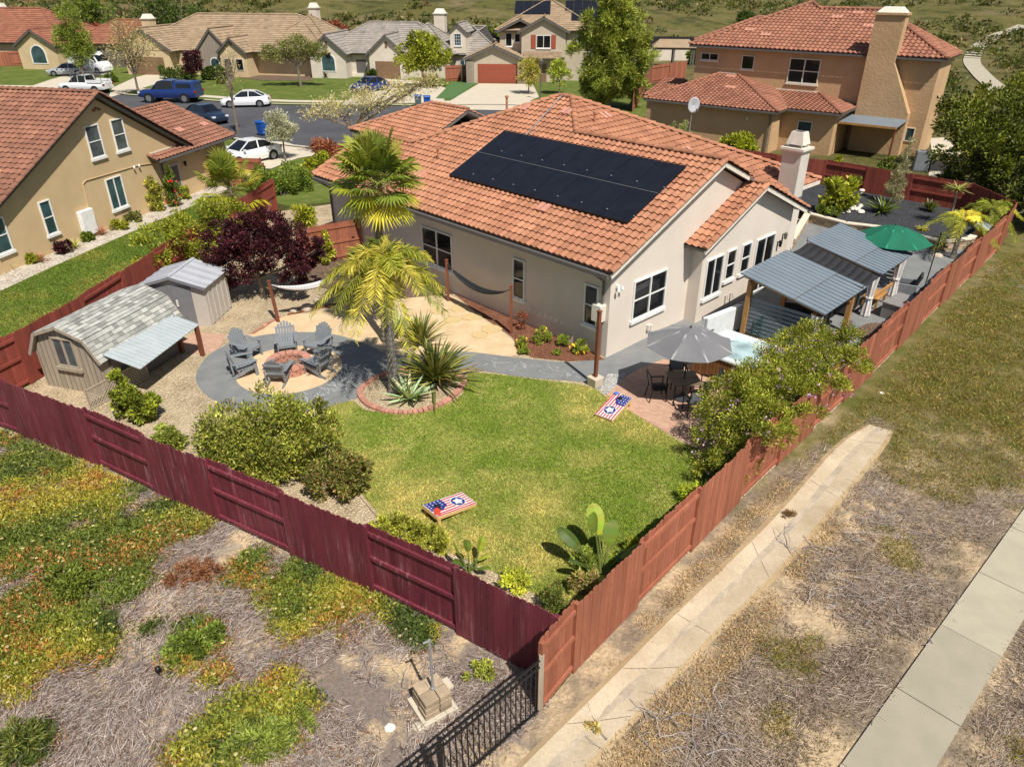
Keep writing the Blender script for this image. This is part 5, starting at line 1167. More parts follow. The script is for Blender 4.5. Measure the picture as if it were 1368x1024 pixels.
roof(rh, [[(-18.85,-.45,e),(.1,-.45,e),(-5.95,5.6,zz(6.05)),(-12.8,5.6,zz(6.05))], [(-12.8,5.6,zz(6.05)),(-10.9,5.6,zz(6.05)),(-11.85,6.55,zz(7))], [(.1,-.45,e),(.1,4.4,e),(-4.75,4.4,zz(4.85))], [(-18.85,-.45,e),(-11.85,6.55,zz(7)),(-18.85,13.0,e)], [(-18.85,13.0,e),(-10.9,5.6,zz(6.05)),(-5.0,5.6,zz(6.05)),(-5.0,13.0,e)],
  [(-20.4,3.6,e),(-16.6,7.6,zz(4)),(-20.4,11.6,e)], [(-20.4,3.6,e),(-18.0,3.6,e),(-14,7.6,zz(4)),(-16.6,7.6,zz(4))]],
  M['tile_red'], 's', ridges=[((-18.85,-.45,e+.04),(-11.85,6.55,zz(7)+.04)), ((.1,-.45,e+.04),(-5.95,5.6,zz(6.05)+.04)), ((-10.9,5.6,zz(6.05)+.04),(-5.95,5.6,zz(6.05)+.04)), ((-10.9,5.6,zz(6.05)+.04),(-11.85,6.55,zz(7)+.04)), ((.1,4.4,e+.04),(-4.75,4.4,zz(4.85)+.04)), ((-20.4,3.6,e+.04),(-16.6,7.6,zz(4)+.04)), ((-16.6,7.6,zz(4)+.04),(-13,7.6,zz(4)+.04))], tw=.36, tl=.45, amp=.075, rr=.16, anchor=(0,-.45,6.5))
roof(rh, [[(-19.5,-6.2,2.95),(-8.7,-6.2,2.95),(-14.6,0,4.5),(-16,0,4.5)], [(-8.7,-6.2,2.95),(-8.7,0,2.95),(-14.6,0,4.5)], [(-19.5,-6.2,2.95),(-16,0,4.5),(-19.5,0,2.95)]], M['tile_red'], 's', ridges=[((-19.5,-6.2,2.99),(-16,0,4.53)), ((-8.7,-6.2,2.99),(-14.6,0,4.53))], tw=.34, amp=.06)
roof(rh, [[(-9.4,-4.35,2.98),(-4.9,-4.35,2.98),(-8,0,3.62),(-11.9,0,3.62)], [(-4.9,-4.35,2.98),(-4.9,0,2.98),(-8,0,3.62)]], M['tile_red'], 's', ridges=[((-4.9,-4.35,3.02),(-8,0,3.66))], tw=.34, amp=.06)
roof(rh, [[(-21.8,-2.2,2.6),(-19.6,-2.2,2.6),(-19.6,1.5,3.6),(-21.8,1.5,3.6)]], M['tile_red'], 's', tw=.34, amp=.06); MB().prism([(-21.5,-1.9),(-19.1,-1.9),(-19.1,1.5),(-21.5,1.5)], -.05, 2.65).build('wall', M['stucco_orange'], rh)
MB().box(-16,-14.6,-.06,0,4.46,4.6).build('flashing', M['trim_cream'], rh); MB().box(-11.9,-8,-.06,0,3.6,3.72).build('flashing', M['trim_cream'], rh)
for p, q in (((-18.8,-.5,6.38),(.05,-.5,6.38)), ((-19.4,-6.25,2.86),(-8.75,-6.25,2.86)), ((-8.7,-4.4,2.88),(-4.95,-4.4,2.88))): MB().bar(p, q, .10, .11).build('gutter', M['gutter'], rh)
MB().tube([(-9.3,-6.1,2.8),(-9.3,-5.85,2.5),(-9.3,-5.85,.05)], .045, 7).build('downspout', M['gutter'], rh)
W_(rh, (-17.9,0,5.4), 0, 1.5, .52, 'slider', 'glass', True, 'trim_cream'); W_(rh, (-14.4,0,4.92), 0, 1.02, 1.0, 'single', 'glass', True, 'trim_cream'); W_(rh, (-10.6,0,4.2), 0, 2.35, 1.76, 'double', 'glass', True, 'trim_cream', fw=.08)
W_(rh, (-7.9,-3.9,1.3), 0, 1.05, .9, 'single', 'glass_teal', False, 'trim_cream'); W_(rh, (-4.95,0,1.2), 0, .8, 1.2, 'hung', 'glass', False, 'trim_cream'); W_(rh, (-1.4,0,.93), 0, .6, .96, 'single', 'glass_teal', False, 'trim_cream')
MB().bar((1.62,.3,3.6), (1.62,1.2,3.6), .3, .3).build('corner_corbel', M['tile_red'], rh) if False else None
cb = MB(); cp_ = [(-4.95,.9),(-1.4,.9),(-1.4,2.84),(-3.08,6.08),(-3.02,9.05),(-4.98,9.05)]
cb.mesh([(x,-.7,z) for x, z in [(-4.95,-.05),(-1.4,-.05)] + cp_[2:]] + [(x,.25,z) for x, z in [(-4.95,-.05),(-1.4,-.05)] + cp_[2:]], [(0,1,2,3,4,5),(11,10,9,8,7,6)] + [(i, 6+i, 6+(i+1)%6, (i+1)%6) for i in range(6)])
c_ = cb.build('chimney', M['stucco_orange'], rh); MB().box(-5.08,-2.92,-.82,.37,9.05,9.2).build('chimney_cap', M['stucco_orange'], c_); 
MB().mesh([(-4.95,-.7,9.2),(-3.05,-.7,9.2),(-3.05,.25,9.2),(-4.95,.25,9.2),(-4.6,-.4,9.55),(-3.4,-.4,9.55),(-3.4,0,9.55),(-4.6,0,9.55)], [(3,2,1,0),(4,5,6,7),(0,1,5,4),(1,2,6,5),(2,3,7,6),(3,0,4,7)]).build('spark_arrestor', M['trim_cream'], c_)
MB().tube([(-2.2,-.72,6.0),(-2.2,-.76,2.9)], .02, 5) 
light_fixture(rh, (-11.0,-5.75,2.3), (0,-1,0), 'trim_cream')
for x, d in ((-15.2,2.2),(-13.6,1.6),(-9.3,4.5),(-6.6,3.4),(-8.0,5.2),(-4.2,1.0)): tile_vent(rh, (x, -.45+d, zz(d)+.1), (1,0,0), Vector((0,1,s3)).normalized(), 'brick', 3)
for x, y, z in ((-14.2,-3,3.83),(-15.2,-.8,4.36)): tile_vent(rh, (x, y, z), (1,0,0), Vector((0,1,.25)).normalized(), 'brick', 3)
# patio cover and dish
t = thing('patio_cover', 'small lean-to patio cover with a grey panel roof below the ochre chimney', 'patio cover', (*RWf(-3.2, -1.7), 0), RA); b = MB(); b.slab([(-2.3,-1.4,2.3),(1.8,-1.4,2.3),(1.9,1.1,2.5),(-2.1,1.1,2.5)], .06); b.build('roof', M['metal_roof'], t)
MB().bar((-2.3,-1.42,2.22), (1.8,-1.42,2.22), .08, .14).build('beam', M['wood'], t)
for x in (-2.2, 1.7): MB().box(x-.06,x+.06,-1.4,-1.28,0,2.2).build('post', M['wood_red'], t)
x, y = G(935,196); t = thing('satellite_dish', 'round grey satellite dish on a leaning pole beside the ochre house', 'dish', (11.5, 49.6, .55), R(200)); t.scale = (.85, .85, 1); MB().tube([(0,0,-.55),(-.05,.1,3.2)], .035, 8).build('pole', M['solar_rail'], t); b = MB(); n = 20
rows = [[(-.05 + r*math.cos(2*math.pi*i/n), .1 + .9*r*r*.35 - .15 + .25, 3.65 + r*.95*math.sin(2*math.pi*i/n)) for i in range(n)] for r in (.02,.2,.38,.5)]
vs = [p for r in rows for p in r]; b.mesh(vs, [(j*n+i, j*n+(i+1)%n, (j+1)*n+(i+1)%n, (j+1)*n+i) for j in range(3) for i in range(n)] + [tuple(range(n))]); o = b.build('reflector', M['shed_roof'], t, smooth=True); so = o.modifiers.new('thick','SOLIDIFY'); so.thickness = .03
MB().tube([(-.05,.2,3.2),(-.05,.75,3.4)], .02, 6).build('feed_arm', M['solar_rail'], t); MB().box(-.11,.01,.70,.82,3.36,3.48).build('receiver', M['gutter'], t)
# ================================================================ houses across the street
def hip(x0, x1, y0, y1, z, s, ridge_axis='x'):
    "hip roof planes + ridge lines over a rectangle"
    if ridge_axis == 'x': h = (y1-y0)/2; a = (x0+h, (y0+y1)/2, z+s*h); b = (x1-h, (y0+y1)/2, z+s*h)
    else: h = (x1-x0)/2; a = ((x0+x1)/2, y0+h, z+s*h); b = ((x0+x1)/2, y1-h, z+s*h)
    A, B_, C_, D_ = (x0,y0,z), (x1,y0,z), (x1,y1,z), (x0,y1,z)
    up = lambda p: (p[0], p[1], p[2]+.04)
    if ridge_axis == 'x': P = [[A,B_,b,a],[B_,C_,b],[C_,D_,a,b],[D_,A,a]]; r = [(A,a),(D_,a),(B_,b),(C_,b),(a,b)]
    else: P = [[A,B_,a],[B_,C_,b,a],[C_,D_,b],[D_,A,a,b]]; r = [(A,a),(B_,a),(C_,b),(D_,b),(a,b)]
    return P, [(up(p), up(q)) for p, q in r]
def gab(x0, x1, y0, y1, z, s, ov=.4):
    "gable roof, ridge along y, front gable at y0"
    xm = (x0+x1)/2; h = (x1-x0)/2; a = (xm,y0-ov,z+s*(h)); b = (xm,y1,z+s*h)
    up = lambda p: (p[0], p[1], p[2]+.04)
    return [[(x0,y0-ov,z),a,b,(x0,y1,z)], [a,(x1,y0-ov,z),(x1,y1,z),b]], [(up(a), up(b))]
def far_roof(parent, sets, mat, **k):
    P = []; Rg = []
    for p, r in sets: P += p; Rg += r
    return roof(parent, P, mat, k.pop('kind', 'flat'), Rg, tw=k.pop('tw', .6), tl=.45, amp=.03, rr=.14, th=.2, var=.09)
def far_walls(parent, boxes, gables, mat, z=2.7):
    b = MB()
    for (x0,x1,y0,y1,z1) in boxes: b.prism([(x0,y0),(x1,y0),(x1,y1),(x0,y1)], -.1, z1)
    for (x0,x1,y,z0,zp) in gables: gable(b, (x0,y), (x1,y), ((x0+x1)/2,y,zp), z0, .3)
    return b.build('wall', mat, parent)
def garage(parent, x0, x1, y, z, mat):
    o = box_part('garage_door', parent, x0, x1, y-.03, y+.02, 0, z, mat); b = MB()
    for i in range(1, 4): b.box(x0, x1, y-.036, y-.031, z*i/4-.012, z*i/4+.012)
    b.build('panel_groove', M['gutter'], o); return o
def arch_window(parent, x, y, z, w, h):
    f = MB(); n = 10; P = [(x, z), (x+w, z), (x+w, z+h-w/2)] + [(x+w/2+w/2*math.cos(math.pi*i/n), z+h-w/2+w/2*math.sin(math.pi*i/n)) for i in range(1, n)] + [(x, z+h-w/2)]
    k = len(P); f.mesh([(a, y-.05, b) for a, b in P] + [(a, y+.02, b) for a, b in P], [tuple(range(k)), tuple(range(2*k-1,k-1,-1))] + [(i, k+i, k+(i+1)%k, (i+1)%k) for i in range(k)]); o = f.build('window', M['trim'], parent)
    g = MB(); c = (x+w/2, z+h/2); Q = [(c[0]+(a-c[0])*.86, c[1]+(b-c[1])*.9) for a, b in P]; g.face([(a, y-.056, b) for a, b in Q]); g.build('pane', M['glass_teal'], o); return o
def chim(parent, x, y, z0, z1, mat, w=.9): o = box_part('chimney', parent, x-w/2, x+w/2, y-w/2, y+w/2, z0, z1, mat); box_part('chimney_cap', o, x-w/2-.12, x+w/2+.12, y-w/2-.12, y+w/2+.12, z1, z1+.12, 'trim_cream'); b = MB(); k = w/2; b.mesh([(x-k,y-k,z1+.12),(x+k,y-k,z1+.12),(x+k,y+k,z1+.12),(x-k,y+k,z1+.12),(x-k*.6,y-k*.6,z1+.7),(x+k*.6,y-k*.6,z1+.7),(x+k*.6,y+k*.6,z1+.7),(x-k*.6,y+k*.6,z1+.7)], [(3,2,1,0),(4,5,6,7),(0,1,5,4),(1,2,6,5),(2,3,7,6),(3,0,4,7)]); b.build('spark_arrestor', M['trim_cream'], o); return o
# grey house (c): origin at the lower left corner of its left gable
gh = thing('grey_roof_house', 'cream house with grey flat tile roof and a dormer across the street', 'house', (-25.3, 99.8), R(-9)); gh.scale = (1, 1, .87)
far_walls(gh, [(0,4.6,0,9,3.3),(4.6,7.6,2.2,9,3.3),(7.6,12.2,.3,9,3.3),(12.2,17.5,2,10,3.2),(17.5,23.5,4,13,3.0)], [(0,4.6,0,3.3,5.75),(7.6,12.2,.3,3.3,5.75)], M['stucco_cream'])
far_roof(gh, [gab(-.4,5.0,0,8,3.2,.95,.35), gab(7.2,12.6,.3,9,3.2,.95,.35), hip(-.4,18,1.6,13.6,3.2,.62), hip(9.5,18.2,1.4,10.5,3.2,.85,'y'), hip(16,24,3.6,13.4,3.0,.7)], M['tile_grey'])
b = MB(); b.prism([(17.2,3.6),(19.2,3.6),(19.2,7),(17.2,7)], 3.2, 6.0); gable(b, (17.2,3.6),(19.2,3.6),(18.2,3.6,7.0), 6.0, .3); b.build('dormer', M['stucco_cream'], gh); far_roof(gh, [gab(16.95,19.45,3.6,9,5.9,.95,.2)], M['tile_grey'])
W_(gh, (17.75,3.6,4.2), 0, .9, 1.6, 'grid', 'glass_teal'); arch_window(gh, 1.4, 0, .9, 1.9, 2.4); garage(gh, 8.35, 11.5, .3, 2.35, 'garage_brown'); MB().box(5.2,6.5,2.15,2.19,0,2.3).build('front_door', M['gutter'], gh)
for x in (2.15, 9.75): MB().box(x,x+.3,-.04 if x<5 else .26,.0 if x<5 else .3,4.1,4.9).build('gable_vent', M['garage_brown'], gh)
W_(gh, (18.3,4,.9), 0, 1.2, 1.4, 'slider', 'glass_teal'); chim(gh, 14.6, 9.5, 5.5, 8.0, 'stucco_cream', 1.4); MB().box(4.6,7.6,2.0,2.19,.0,.5).build('porch_rail', M['trim_cream'], gh)
# tan house (b)
th_ = thing('tan_roof_house', 'beige house with tan tile roof, stone entry gable and three gables facing the street', 'house', (-50.3, 103.5), R(-12)); th_.scale = (1, 1, .9)
far_walls(th_, [(0,6.6,0,12,3.3),(6.6,10.6,1.6,12,3.2),(10.6,14.0,.9,12,3.2),(13.6,17.2,.2,12,3.2),(17.2,27,2.8,13,3.2)], [(-.6,7,0,3.2,5.9),(13.6,17.2,.2,3.2,5.1)], M['stucco_beige'])
b = MB(); b.prism([(10.6,.6),(14.4,.6),(14.4,2.4),(10.6,2.4)], -.1, 3.4); gable(b, (10.4,.6),(14.6,.6),(12.5,.6,6.2), 3.4, .5); b.build('stone_entry', M['stone'], th_)
far_roof(th_, [gab(-.9,7.3,0,8,3.2,.72,.35), gab(10.1,14.9,.6,8,3.4,1.15,.2), gab(13.3,17.5,.2,8,3.2,.9,.35), hip(-.9,28,1.4,15.5,3.2,.62), hip(17,28.5,2.2,14,3.2,.75)], M['tile_tan'])
arch_window(th_, 11.9, .56, 0, 1.3, 2.5); W_(th_, (14.1,.2,.9), 0, 1.0, 1.5, 'single', 'glass', False, 'trim_cream'); W_(th_, (15.7,.2,.9), 0, 1.0, 1.5, 'single', 'glass', False, 'trim_cream'); W_(th_, (8.2,1.6,.8), 0, 1.2, 1.8, 'slider', 'glass_teal'); garage(th_, 1.2, 5.6, 0, 2.4, 'garage_brown')
for x in (3.0, 15.25): MB().box(x,x+.3,-.05 if x<5 else .15,0 if x<5 else .2,4.2,5.0).build('gable_vent', M['garage_brown'], th_)
chim(th_, -1.2, 8, 2.5, 6.8, 'stucco_beige', 1.3); chim(th_, 22.5, 10, 5, 8.4, 'stucco_cream', 1.1)
# red roofed houses (a)
ra = thing('red_roof_house', 'long house with dull red roof and arched front window, upper left corner', 'house', (-74.5, 113), R(-10))
far_walls(ra, [(-14,10,2,14,3.0),(7.2,13,-2,6,3.0),(13,24,2.5,12,3.0)], [(7.2,13,-2,3.0,4.9)], M['stucco_beige'])
far_roof(ra, [hip(-15,11,1.4,14.6,3.0,.62), gab(6.8,13.4,-2,7,2.95,.62,.4), hip(11,25,2,13,3.0,.5)], M['tile_rust'])
arch_window(ra, 9.0, -2, .7, 2.4, 2.4); garage(ra, 15.5, 20, 2.5, 2.4, 'gutter'); chim(ra, -4, 10, 4.5, 7.0, 'stucco_beige', .9)
# two storey solar house (d)
dh = thing('two_storey_house', 'taupe two storey house with red garage door, red shutters and rooftop solar panels', 'house', (-5.3, 94.8), R(-4)); dh.scale = (1, 1, .93)
far_walls(dh, [(0,6.2,0,9,2.9),(6.2,10.2,1.6,9,2.9),(3.6,15.0,3.2,14,6.0)], [(0,6.4,0,2.9,4.35)], M['stucco_taupe'])
b = MB(); b.prism([(6.3,2.2),(11.6,2.2),(11.6,5),(6.3,5)], 2.9, 6.0); gable(b, (6.3,2.2),(11.6,2.2),(8.95,2.2,7.5), 6.0, .3); b.build('wall', M['stucco_taupe'], dh)
far_roof(dh, [gab(-.6,7.0,0,6,2.85,.45,.5), gab(5.8,12.1,2.2,9,5.9,.55,.45), gab(3.2,9.0,2.8,9,5.9,.5,.3), hip(3.0,15.7,2.6,14.6,6.0,.55)], M['tile_tan'])
roof(dh, [[(6.6,.6,2.9),(11.2,.6,2.9),(11.2,2.2,3.5),(6.6,2.2,3.5)]], M['tile_tan'], 'flat', tw=.6)
garage(dh, 1.2, 5.9, 0, 2.3, 'garage_rust'); 
for x in (-.15, 6.0): MB().box(x,x+.9,-.35,.0,0,2.6).build('stone_pier', M['stone'], dh)
W_(dh, (8.1,2.2,4.0), 0, 1.7, 1.5, 'slider', 'glass'); W_(dh, (4.3,3.2,4.1), 0, .8, 1.6, 'single', 'glass'); W_(dh, (5.4,3.2,4.6), 0, .7, 1.0, 'single', 'glass'); W_(dh, (13,3.2,4.2), 0, .6, 1.3, 'single', 'glass', False)
for x in (7.45, 9.87): MB().box(x,x+.55,2.14,2.19,3.95,5.55).build('shutter', M['garage_rust'], dh)
MB().box(7.2,9.4,1.55,1.6,0,2.2).build('front_door', M['garage_brown'], dh)
def dpanel(x0, x1, y0, y1): 
    f = lambda y: 6.0 + .55*(y-2.6) + .16
    MB().slab([(x0,y0,f(y0)),(x1,y0,f(y0)),(x1,y1,f(y1)),(x0,y1,f(y1))], .05).build('solar_panel', M['solar'], dh)
for x in range(4): dpanel(5.2 + x*1.1, 6.28 + x*1.1, 5.6, 8.2)
for x in range(5): dpanel(11.4 + x*1.05, 12.42 + x*1.05, 6.4, 8.3)
for x in range(3): dpanel(12.2 + x*1.05, 13.22 + x*1.05, 4.4, 6.3)
# ================================================================ vehicles
def loft(mb, st, m=0, cap=True):
    "stations: lists of (x,y,z) rings with equal counts"
    n = len(st[0]); vs = [p for r in st for p in r]
    mb.mesh(vs, [(j*n+i, j*n+(i+1)%n, (j+1)*n+(i+1)%n, (j+1)*n+i) for j in range(len(st)-1) for i in range(n)], m)
    if cap: mb.mesh(st[0], [tuple(range(n-1,-1,-1))], m); mb.mesh(st[-1], [tuple(range(n))], m)
def vring(x, w, zb, zt, tuck=.93, crown=.03):
    return [(x,-w*.94,zb),(x,-w,zb+(zt-zb)*.35),(x,-w,zb+(zt-zb)*.62),(x,-w*tuck,zt-.02),(x,-w*.55,zt+crown*.7),(x,0,zt+crown),(x,w*.55,zt+crown*.7),(x,w*tuck,zt-.02),(x,w,zb+(zt-zb)*.62),(x,w,zb+(zt-zb)*.35),(x,w*.94,zb)]
def vehicle(name, label, cat, loc, rz, color, kind):
    t = thing(name, label, cat, (*loc, .01), rz); body = MB(); pm = paint(name + '_paint', color)
    if kind == 'sedan':
        S_ = [(-2.34,.70,.38,.72),(-2.26,.84,.26,.90),(-1.9,.91,.22,1.00),(-1.2,.93,.2,.99),(0,.93,.2,.96),(.95,.93,.2,.95),(1.5,.91,.2,.90),(2.05,.86,.22,.80),(2.3,.72,.28,.66),(2.36,.6,.36,.56)]
        cab = [(-1.85,.99,.76),(-1.05,1.40,.60),(-.45,1.45,.60),(.25,1.43,.60),(1.10,.95,.76)]; wh = (-1.42, 1.42); r = .33
    elif kind == 'van':
        S_ = [(-2.9,.95,.42,2.45),(-2.86,.99,.30,2.55),(0,.99,.28,2.58),(1.3,.99,.28,2.55),(1.75,.98,.28,2.3),(2.3,.96,.28,1.45),(2.75,.90,.30,1.15),(2.92,.75,.36,.8)]
        cab = None; wh = (-1.75, 1.9); r = .36
    else:
        S_ = [(-2.75,.90,.52,1.08),(-2.70,.95,.45,1.14),(-.5,.96,.42,1.15),(.9,.97,.42,1.14),(1.4,.96,.42,1.12),(2.4,.94,.45,1.04),(2.7,.86,.48,.92),(2.78,.8,.5,.8)]
        cab = [(-.75,1.14,.84),(-.62,1.78,.70),(.2,1.82,.70),(.75,1.74,.69),(1.42,1.12,.84)]; wh = (-1.65, 1.75); r = .40
    loft(body, [vring(x, w_, zb, zt, .90 if kind != 'van' else .86, .035) for x, w_, zb, zt in S_]); bo = body.build('body', pm, t, smooth=False, bevel=.03)
    ar = MB()
    for x in wh:
        for s in (-1, 1): ar.mesh([(x + (r+.06)*math.cos(a), s*(.945 if kind == 'sedan' else .99 if kind == 'van' else .975), r + (r+.06)*math.sin(a)) for a in [2*math.pi*i/16 for i in range(16)]], [tuple(range(16))] if s < 0 else [tuple(range(15,-1,-1))])
    ar.build('wheel_arch', M['tyre'], bo)
    if cab:
        g = MB(); loft(g, [[(x,-w_,z),(x,-w_*.98,z),(x,0,z+.02),(x,w_*.98,z),(x,w_,z),(x,.78,.9),(x,-.78,.9)] for x, z, w_ in cab]); g.build('cabin_glass', M['car_glass'], t)
        rf = MB(); c = cab[1:-1]; P = [(x, s*w_*1.01, z+.012) for s in (-1,) for x, z, w_ in c] + [(x, w_*1.01, z+.012) for x, z, w_ in reversed(c)]; k = len(P)
        rf.mesh(P + [(x, y, z+.035) for x, y, z in P], [tuple(range(k-1,-1,-1)), tuple(range(k,2*k))] + [(i,(i+1)%k,k+(i+1)%k,k+i) for i in range(k)])
        for s in (-1, 1):
            rf.bar((cab[0][0], s*cab[0][2], cab[0][1]), (c[0][0], s*c[0][2], c[0][1]+.02), .10, .05); rf.bar((cab[-1][0], s*cab[-1][2], cab[-1][1]), (c[-1][0], s*c[-1][2], c[-1][1]+.02), .07, .05)
            xm = c[1][0]; rf.bar((xm+.05, s*.79, .93), (xm, s*.615 if kind == 'sedan' else s*.71, c[1][1]+.0), .08, .03)
        rf.build('roof_panel', pm, t)
    else:
        for s in (-1, 1): MB().mesh([(1.35,s*.992,1.35),(2.15,s*.975,1.40),(1.72,s*.93,2.15),(1.35,s*.93,2.18)], [(0,1,2,3) if s < 0 else (3,2,1,0)]).build('side_window', M['car_glass'], t)
        MB().mesh([(1.80,-.82,2.25),(1.80,.82,2.25),(2.33,.86,1.48),(2.33,-.86,1.48)], [(0,3,2,1)]).build('windscreen', M['car_glass'], t)
    if kind == 'canopy':
        b = MB(); loft(b, [[(x,-.86,1.12),(x,-.74,z),(x,0,z+.05),(x,.74,z),(x,.86,1.12)] for x, z in ((-2.66,1.66),(-2.5,1.76),(-.82,1.78),(-.78,1.70))]); b.build('bed_canopy', pm, t)
        for s in (-1, 1): MB().mesh([(-2.45,s*.85,1.25),(-1.0,s*.85,1.25),(-1.0,s*.79,1.60),(-2.35,s*.79,1.60)], [(0,1,2,3) if s < 0 else (3,2,1,0)]).build('side_window', M['car_glass'], t)
    if kind == 'rack':
        b = MB(); b.box(-2.6,-.85,-.80,.80,1.16,1.17); b.build('bed_floor', M['darkgrey'], t); b = MB()
        for x in (-2.6, -.7, .9):
            for s in (-1, 1): b.bar((x,s*.88,1.12), (x,s*.80,2.02), .05, .05)
            b.bar((x,-.84,2.02), (x,.84,2.02), .05, .05)
        for s in (-1, 1): b.bar((-2.7,s*.82,2.06), (1.2,s*.82,2.06), .05, .05)
        b.build('ladder_rack', M['rim'], t); b = MB()
        for s in (-1, 1): b.box(-2.6,-.9,s*.86-.1,s*.86+.1,1.14,1.42)
        b.build('tool_box', pm, t)
    for x in wh:
        for s in (-1, 1):
            o = MB().tube([(x,s*.72,r),(x,s*(.96 if kind == 'sedan' else 1.0),r)], r, 18).build('wheel', M['tyre'], t); e = .965 if kind == 'sedan' else 1.005
            MB().tube([(x,s*(e-.04),r),(x,s*e,r)], r*.64, 12).build('rim', M['rim'], o)
    xf, zf, wf = (2.22,.66,.62) if kind == 'sedan' else (2.66,.84,.72) if kind != 'van' else (2.74,.95,.72)
    for s in (-1, 1): MB().box(xf-.14, xf+.10, s*wf-.15, s*wf+.15, zf-.07, zf+.07).build('headlight', M['lamp_clear'], t, bevel=.02)
    xr, zr_, wr = (-2.28,.80,.66) if kind == 'sedan' else (-2.73,.95,.84) if kind != 'van' else (-2.88,1.2,.9)
    for s in (-1, 1): MB().box(xr-.06, xr+.06, s*wr-.14, s*wr+.14, zr_-.09, zr_+.09).build('taillight', M['lamp_red'], t, bevel=.02)
    if kind == 'sedan':
        for s in (-1, 1): MB().box(.78,.95,s*1.0-.07,s*1.0+.07,.95,1.07).build('mirror', pm, t, bevel=.02)
    return t
def gp(px, py): return G(px, py)
vehicle('sedan_car', 'white sedan parked in the near driveway beside the round street tree', 'car', gp(333,216), math.atan2(-1.0, -.75), (.80,.80,.80), 'sedan')
vehicle('sedan_car', 'white sedan parked at the far kerb in front of the pale sidewalk', 'car', gp(330,142), R(188), (.82,.82,.83), 'sedan')
vehicle('sedan_car', 'dark blue sedan parked at the near kerb behind the tan house roof', 'car', gp(277,163), R(-38), (.012,.022,.045), 'sedan')
vehicle('sedan_car', 'bright blue sedan parked nose out on the grey roofed house\'s driveway', 'car', gp(495,122), R(-128), (.008,.026,.16), 'sedan')
vehicle('sedan_car', 'silver car parked beside the white van in front of the red roofed house', 'car', gp(92,101), R(190), (.35,.36,.37), 'sedan')
bt_ = vehicle('pickup_truck', 'blue pickup truck with matching bed canopy parked at the far kerb', 'pickup', gp(231,136), R(176), (.008,.028,.13), 'canopy'); bt_.scale = (1.1, 1.1, 1.14)
vehicle('pickup_truck', 'white work pickup truck with a ladder rack at the driveway mouth', 'pickup', gp(117,124), R(172), (.78,.78,.77), 'rack')
vehicle('cargo_van', 'white cargo van parked in the driveway behind the weeping street tree', 'van', gp(124,97), R(-20), (.80,.80,.80), 'van')
def bin_(label, loc, rz, mat, lid):
    t = thing('wheelie_bin', label, 'bin', (*loc, .02), rz, 'wheeled bins at the kerb'); M_ = M[mat]
    b = MB(); b.mesh([(-.24,-.27,.08),(.24,-.27,.08),(.24,.27,.08),(-.24,.27,.08),(-.32,-.33,1.0),(.32,-.33,1.0),(.32,.33,1.0),(-.32,.33,1.0)], [(3,2,1,0),(4,5,6,7),(0,1,5,4),(1,2,6,5),(2,3,7,6),(3,0,4,7)]); b.build('body', M_, t, bevel=.03)
    b = MB(); b.mesh([(-.35,-.36,1.005),(.35,-.36,1.005),(.35,.36,1.005),(-.35,.36,1.005),(-.3,-.34,1.1),(.3,-.34,1.12),(.3,.34,1.12),(-.3,.34,1.1)], [(3,2,1,0),(4,5,6,7),(0,1,5,4),(1,2,6,5),(2,3,7,6),(3,0,4,7)]); b.build('lid', M[lid], t)
    for s in (-1,1): MB().tube([(.24,s*.22,.12),(.24,s*.28,.12)], .12, 10).build('wheel', M['tyre'], t)
    MB().bar((.40,-.25,1.0), (.40,.25,1.0), .03, .03).build('handle', M_, t); return t
M['bin_grey'] = mk('grey_green_bin', (.09,.13,.14), None, 3, rough=.5)
bin_('blue wheeled bin at the near kerb beside the small round street tree', G(351,181), R(60), 'blue_bin', 'blue_bin'); bin_('blue wheeled bin at the far kerb, right of the grey green one', G(571,144), R(-80), 'blue_bin', 'blue_bin'); bin_('grey green wheeled bin at the far kerb, left of a blue one', G(559,143), R(-85), 'bin_grey', 'blue_bin')
# street furniture and yard structures across the street
x, y = G(722,134); t = thing('street_lamp', 'dark street lamp post in front of the two storey house', 'street lamp', (x, y, 0)); b = MB(); b.tube([(0,0,0),(0,0,.6),(0,0,3.4)], [.12,.07,.05], 8); b.build('pole', M['gutter'], t); b = MB(); b.lathe([(.12,0),(.2,.35),(.22,.38),(.05,.6)], 8, (0,0,3.4)); b.build('lantern', M['gutter'], t)
x, y = G(630,109); t = thing('soccer_goal', 'white netted goal frame standing by the red fence', 'goal', (x, y, 0), R(10)); b = MB()
for s in (-1, 1): b.tube([(s*1.2,0,0),(s*1.2,0,1.9)], .04, 6); b.tube([(s*1.2,0,1.9),(s*1.2,1.3,0)], .04, 6); b.tube([(s*1.2,0,.02),(s*1.2,1.3,.02)], .04, 6)
b.tube([(-1.2,0,1.9),(1.2,0,1.9)], .04, 6); b.tube([(-1.2,1.3,.03),(1.2,1.3,.03)], .04, 6); b.build('frame', M['trim'], t); b = MB()
for i in range(11): f = i/10; b.bar((-1.2+2.4*f,0,1.9), (-1.2+2.4*f,1.3,.02), .012, .012); b.bar((-1.2,1.3*f,1.9*(1-f)), (1.2,1.3*f,1.9*(1-f)), .012, .012)
b.build('net', M['trim'], t)
x, y = 22.6, 112; t = thing('garden_gazebo', 'dark timber gazebo with a flat tan hip roof behind the big weeping tree', 'gazebo', (x, y, 0), R(-8)); b = MB()
b.slab([(-3,-2.2,2.7),(3,-2.2,2.7),(2,0,3.6),(-2,0,3.6)], .1); b.slab([(-3,2.2,2.7),(-2,0,3.6),(2,0,3.6),(3,2.2,2.7)], .1); b.slab([(3,-2.2,2.7),(3,2.2,2.7),(2,0,3.6)], .1); b.slab([(-3,2.2,2.7),(-3,-2.2,2.7),(-2,0,3.6)], .1); b.build('roof', M['tile_tan'], t)
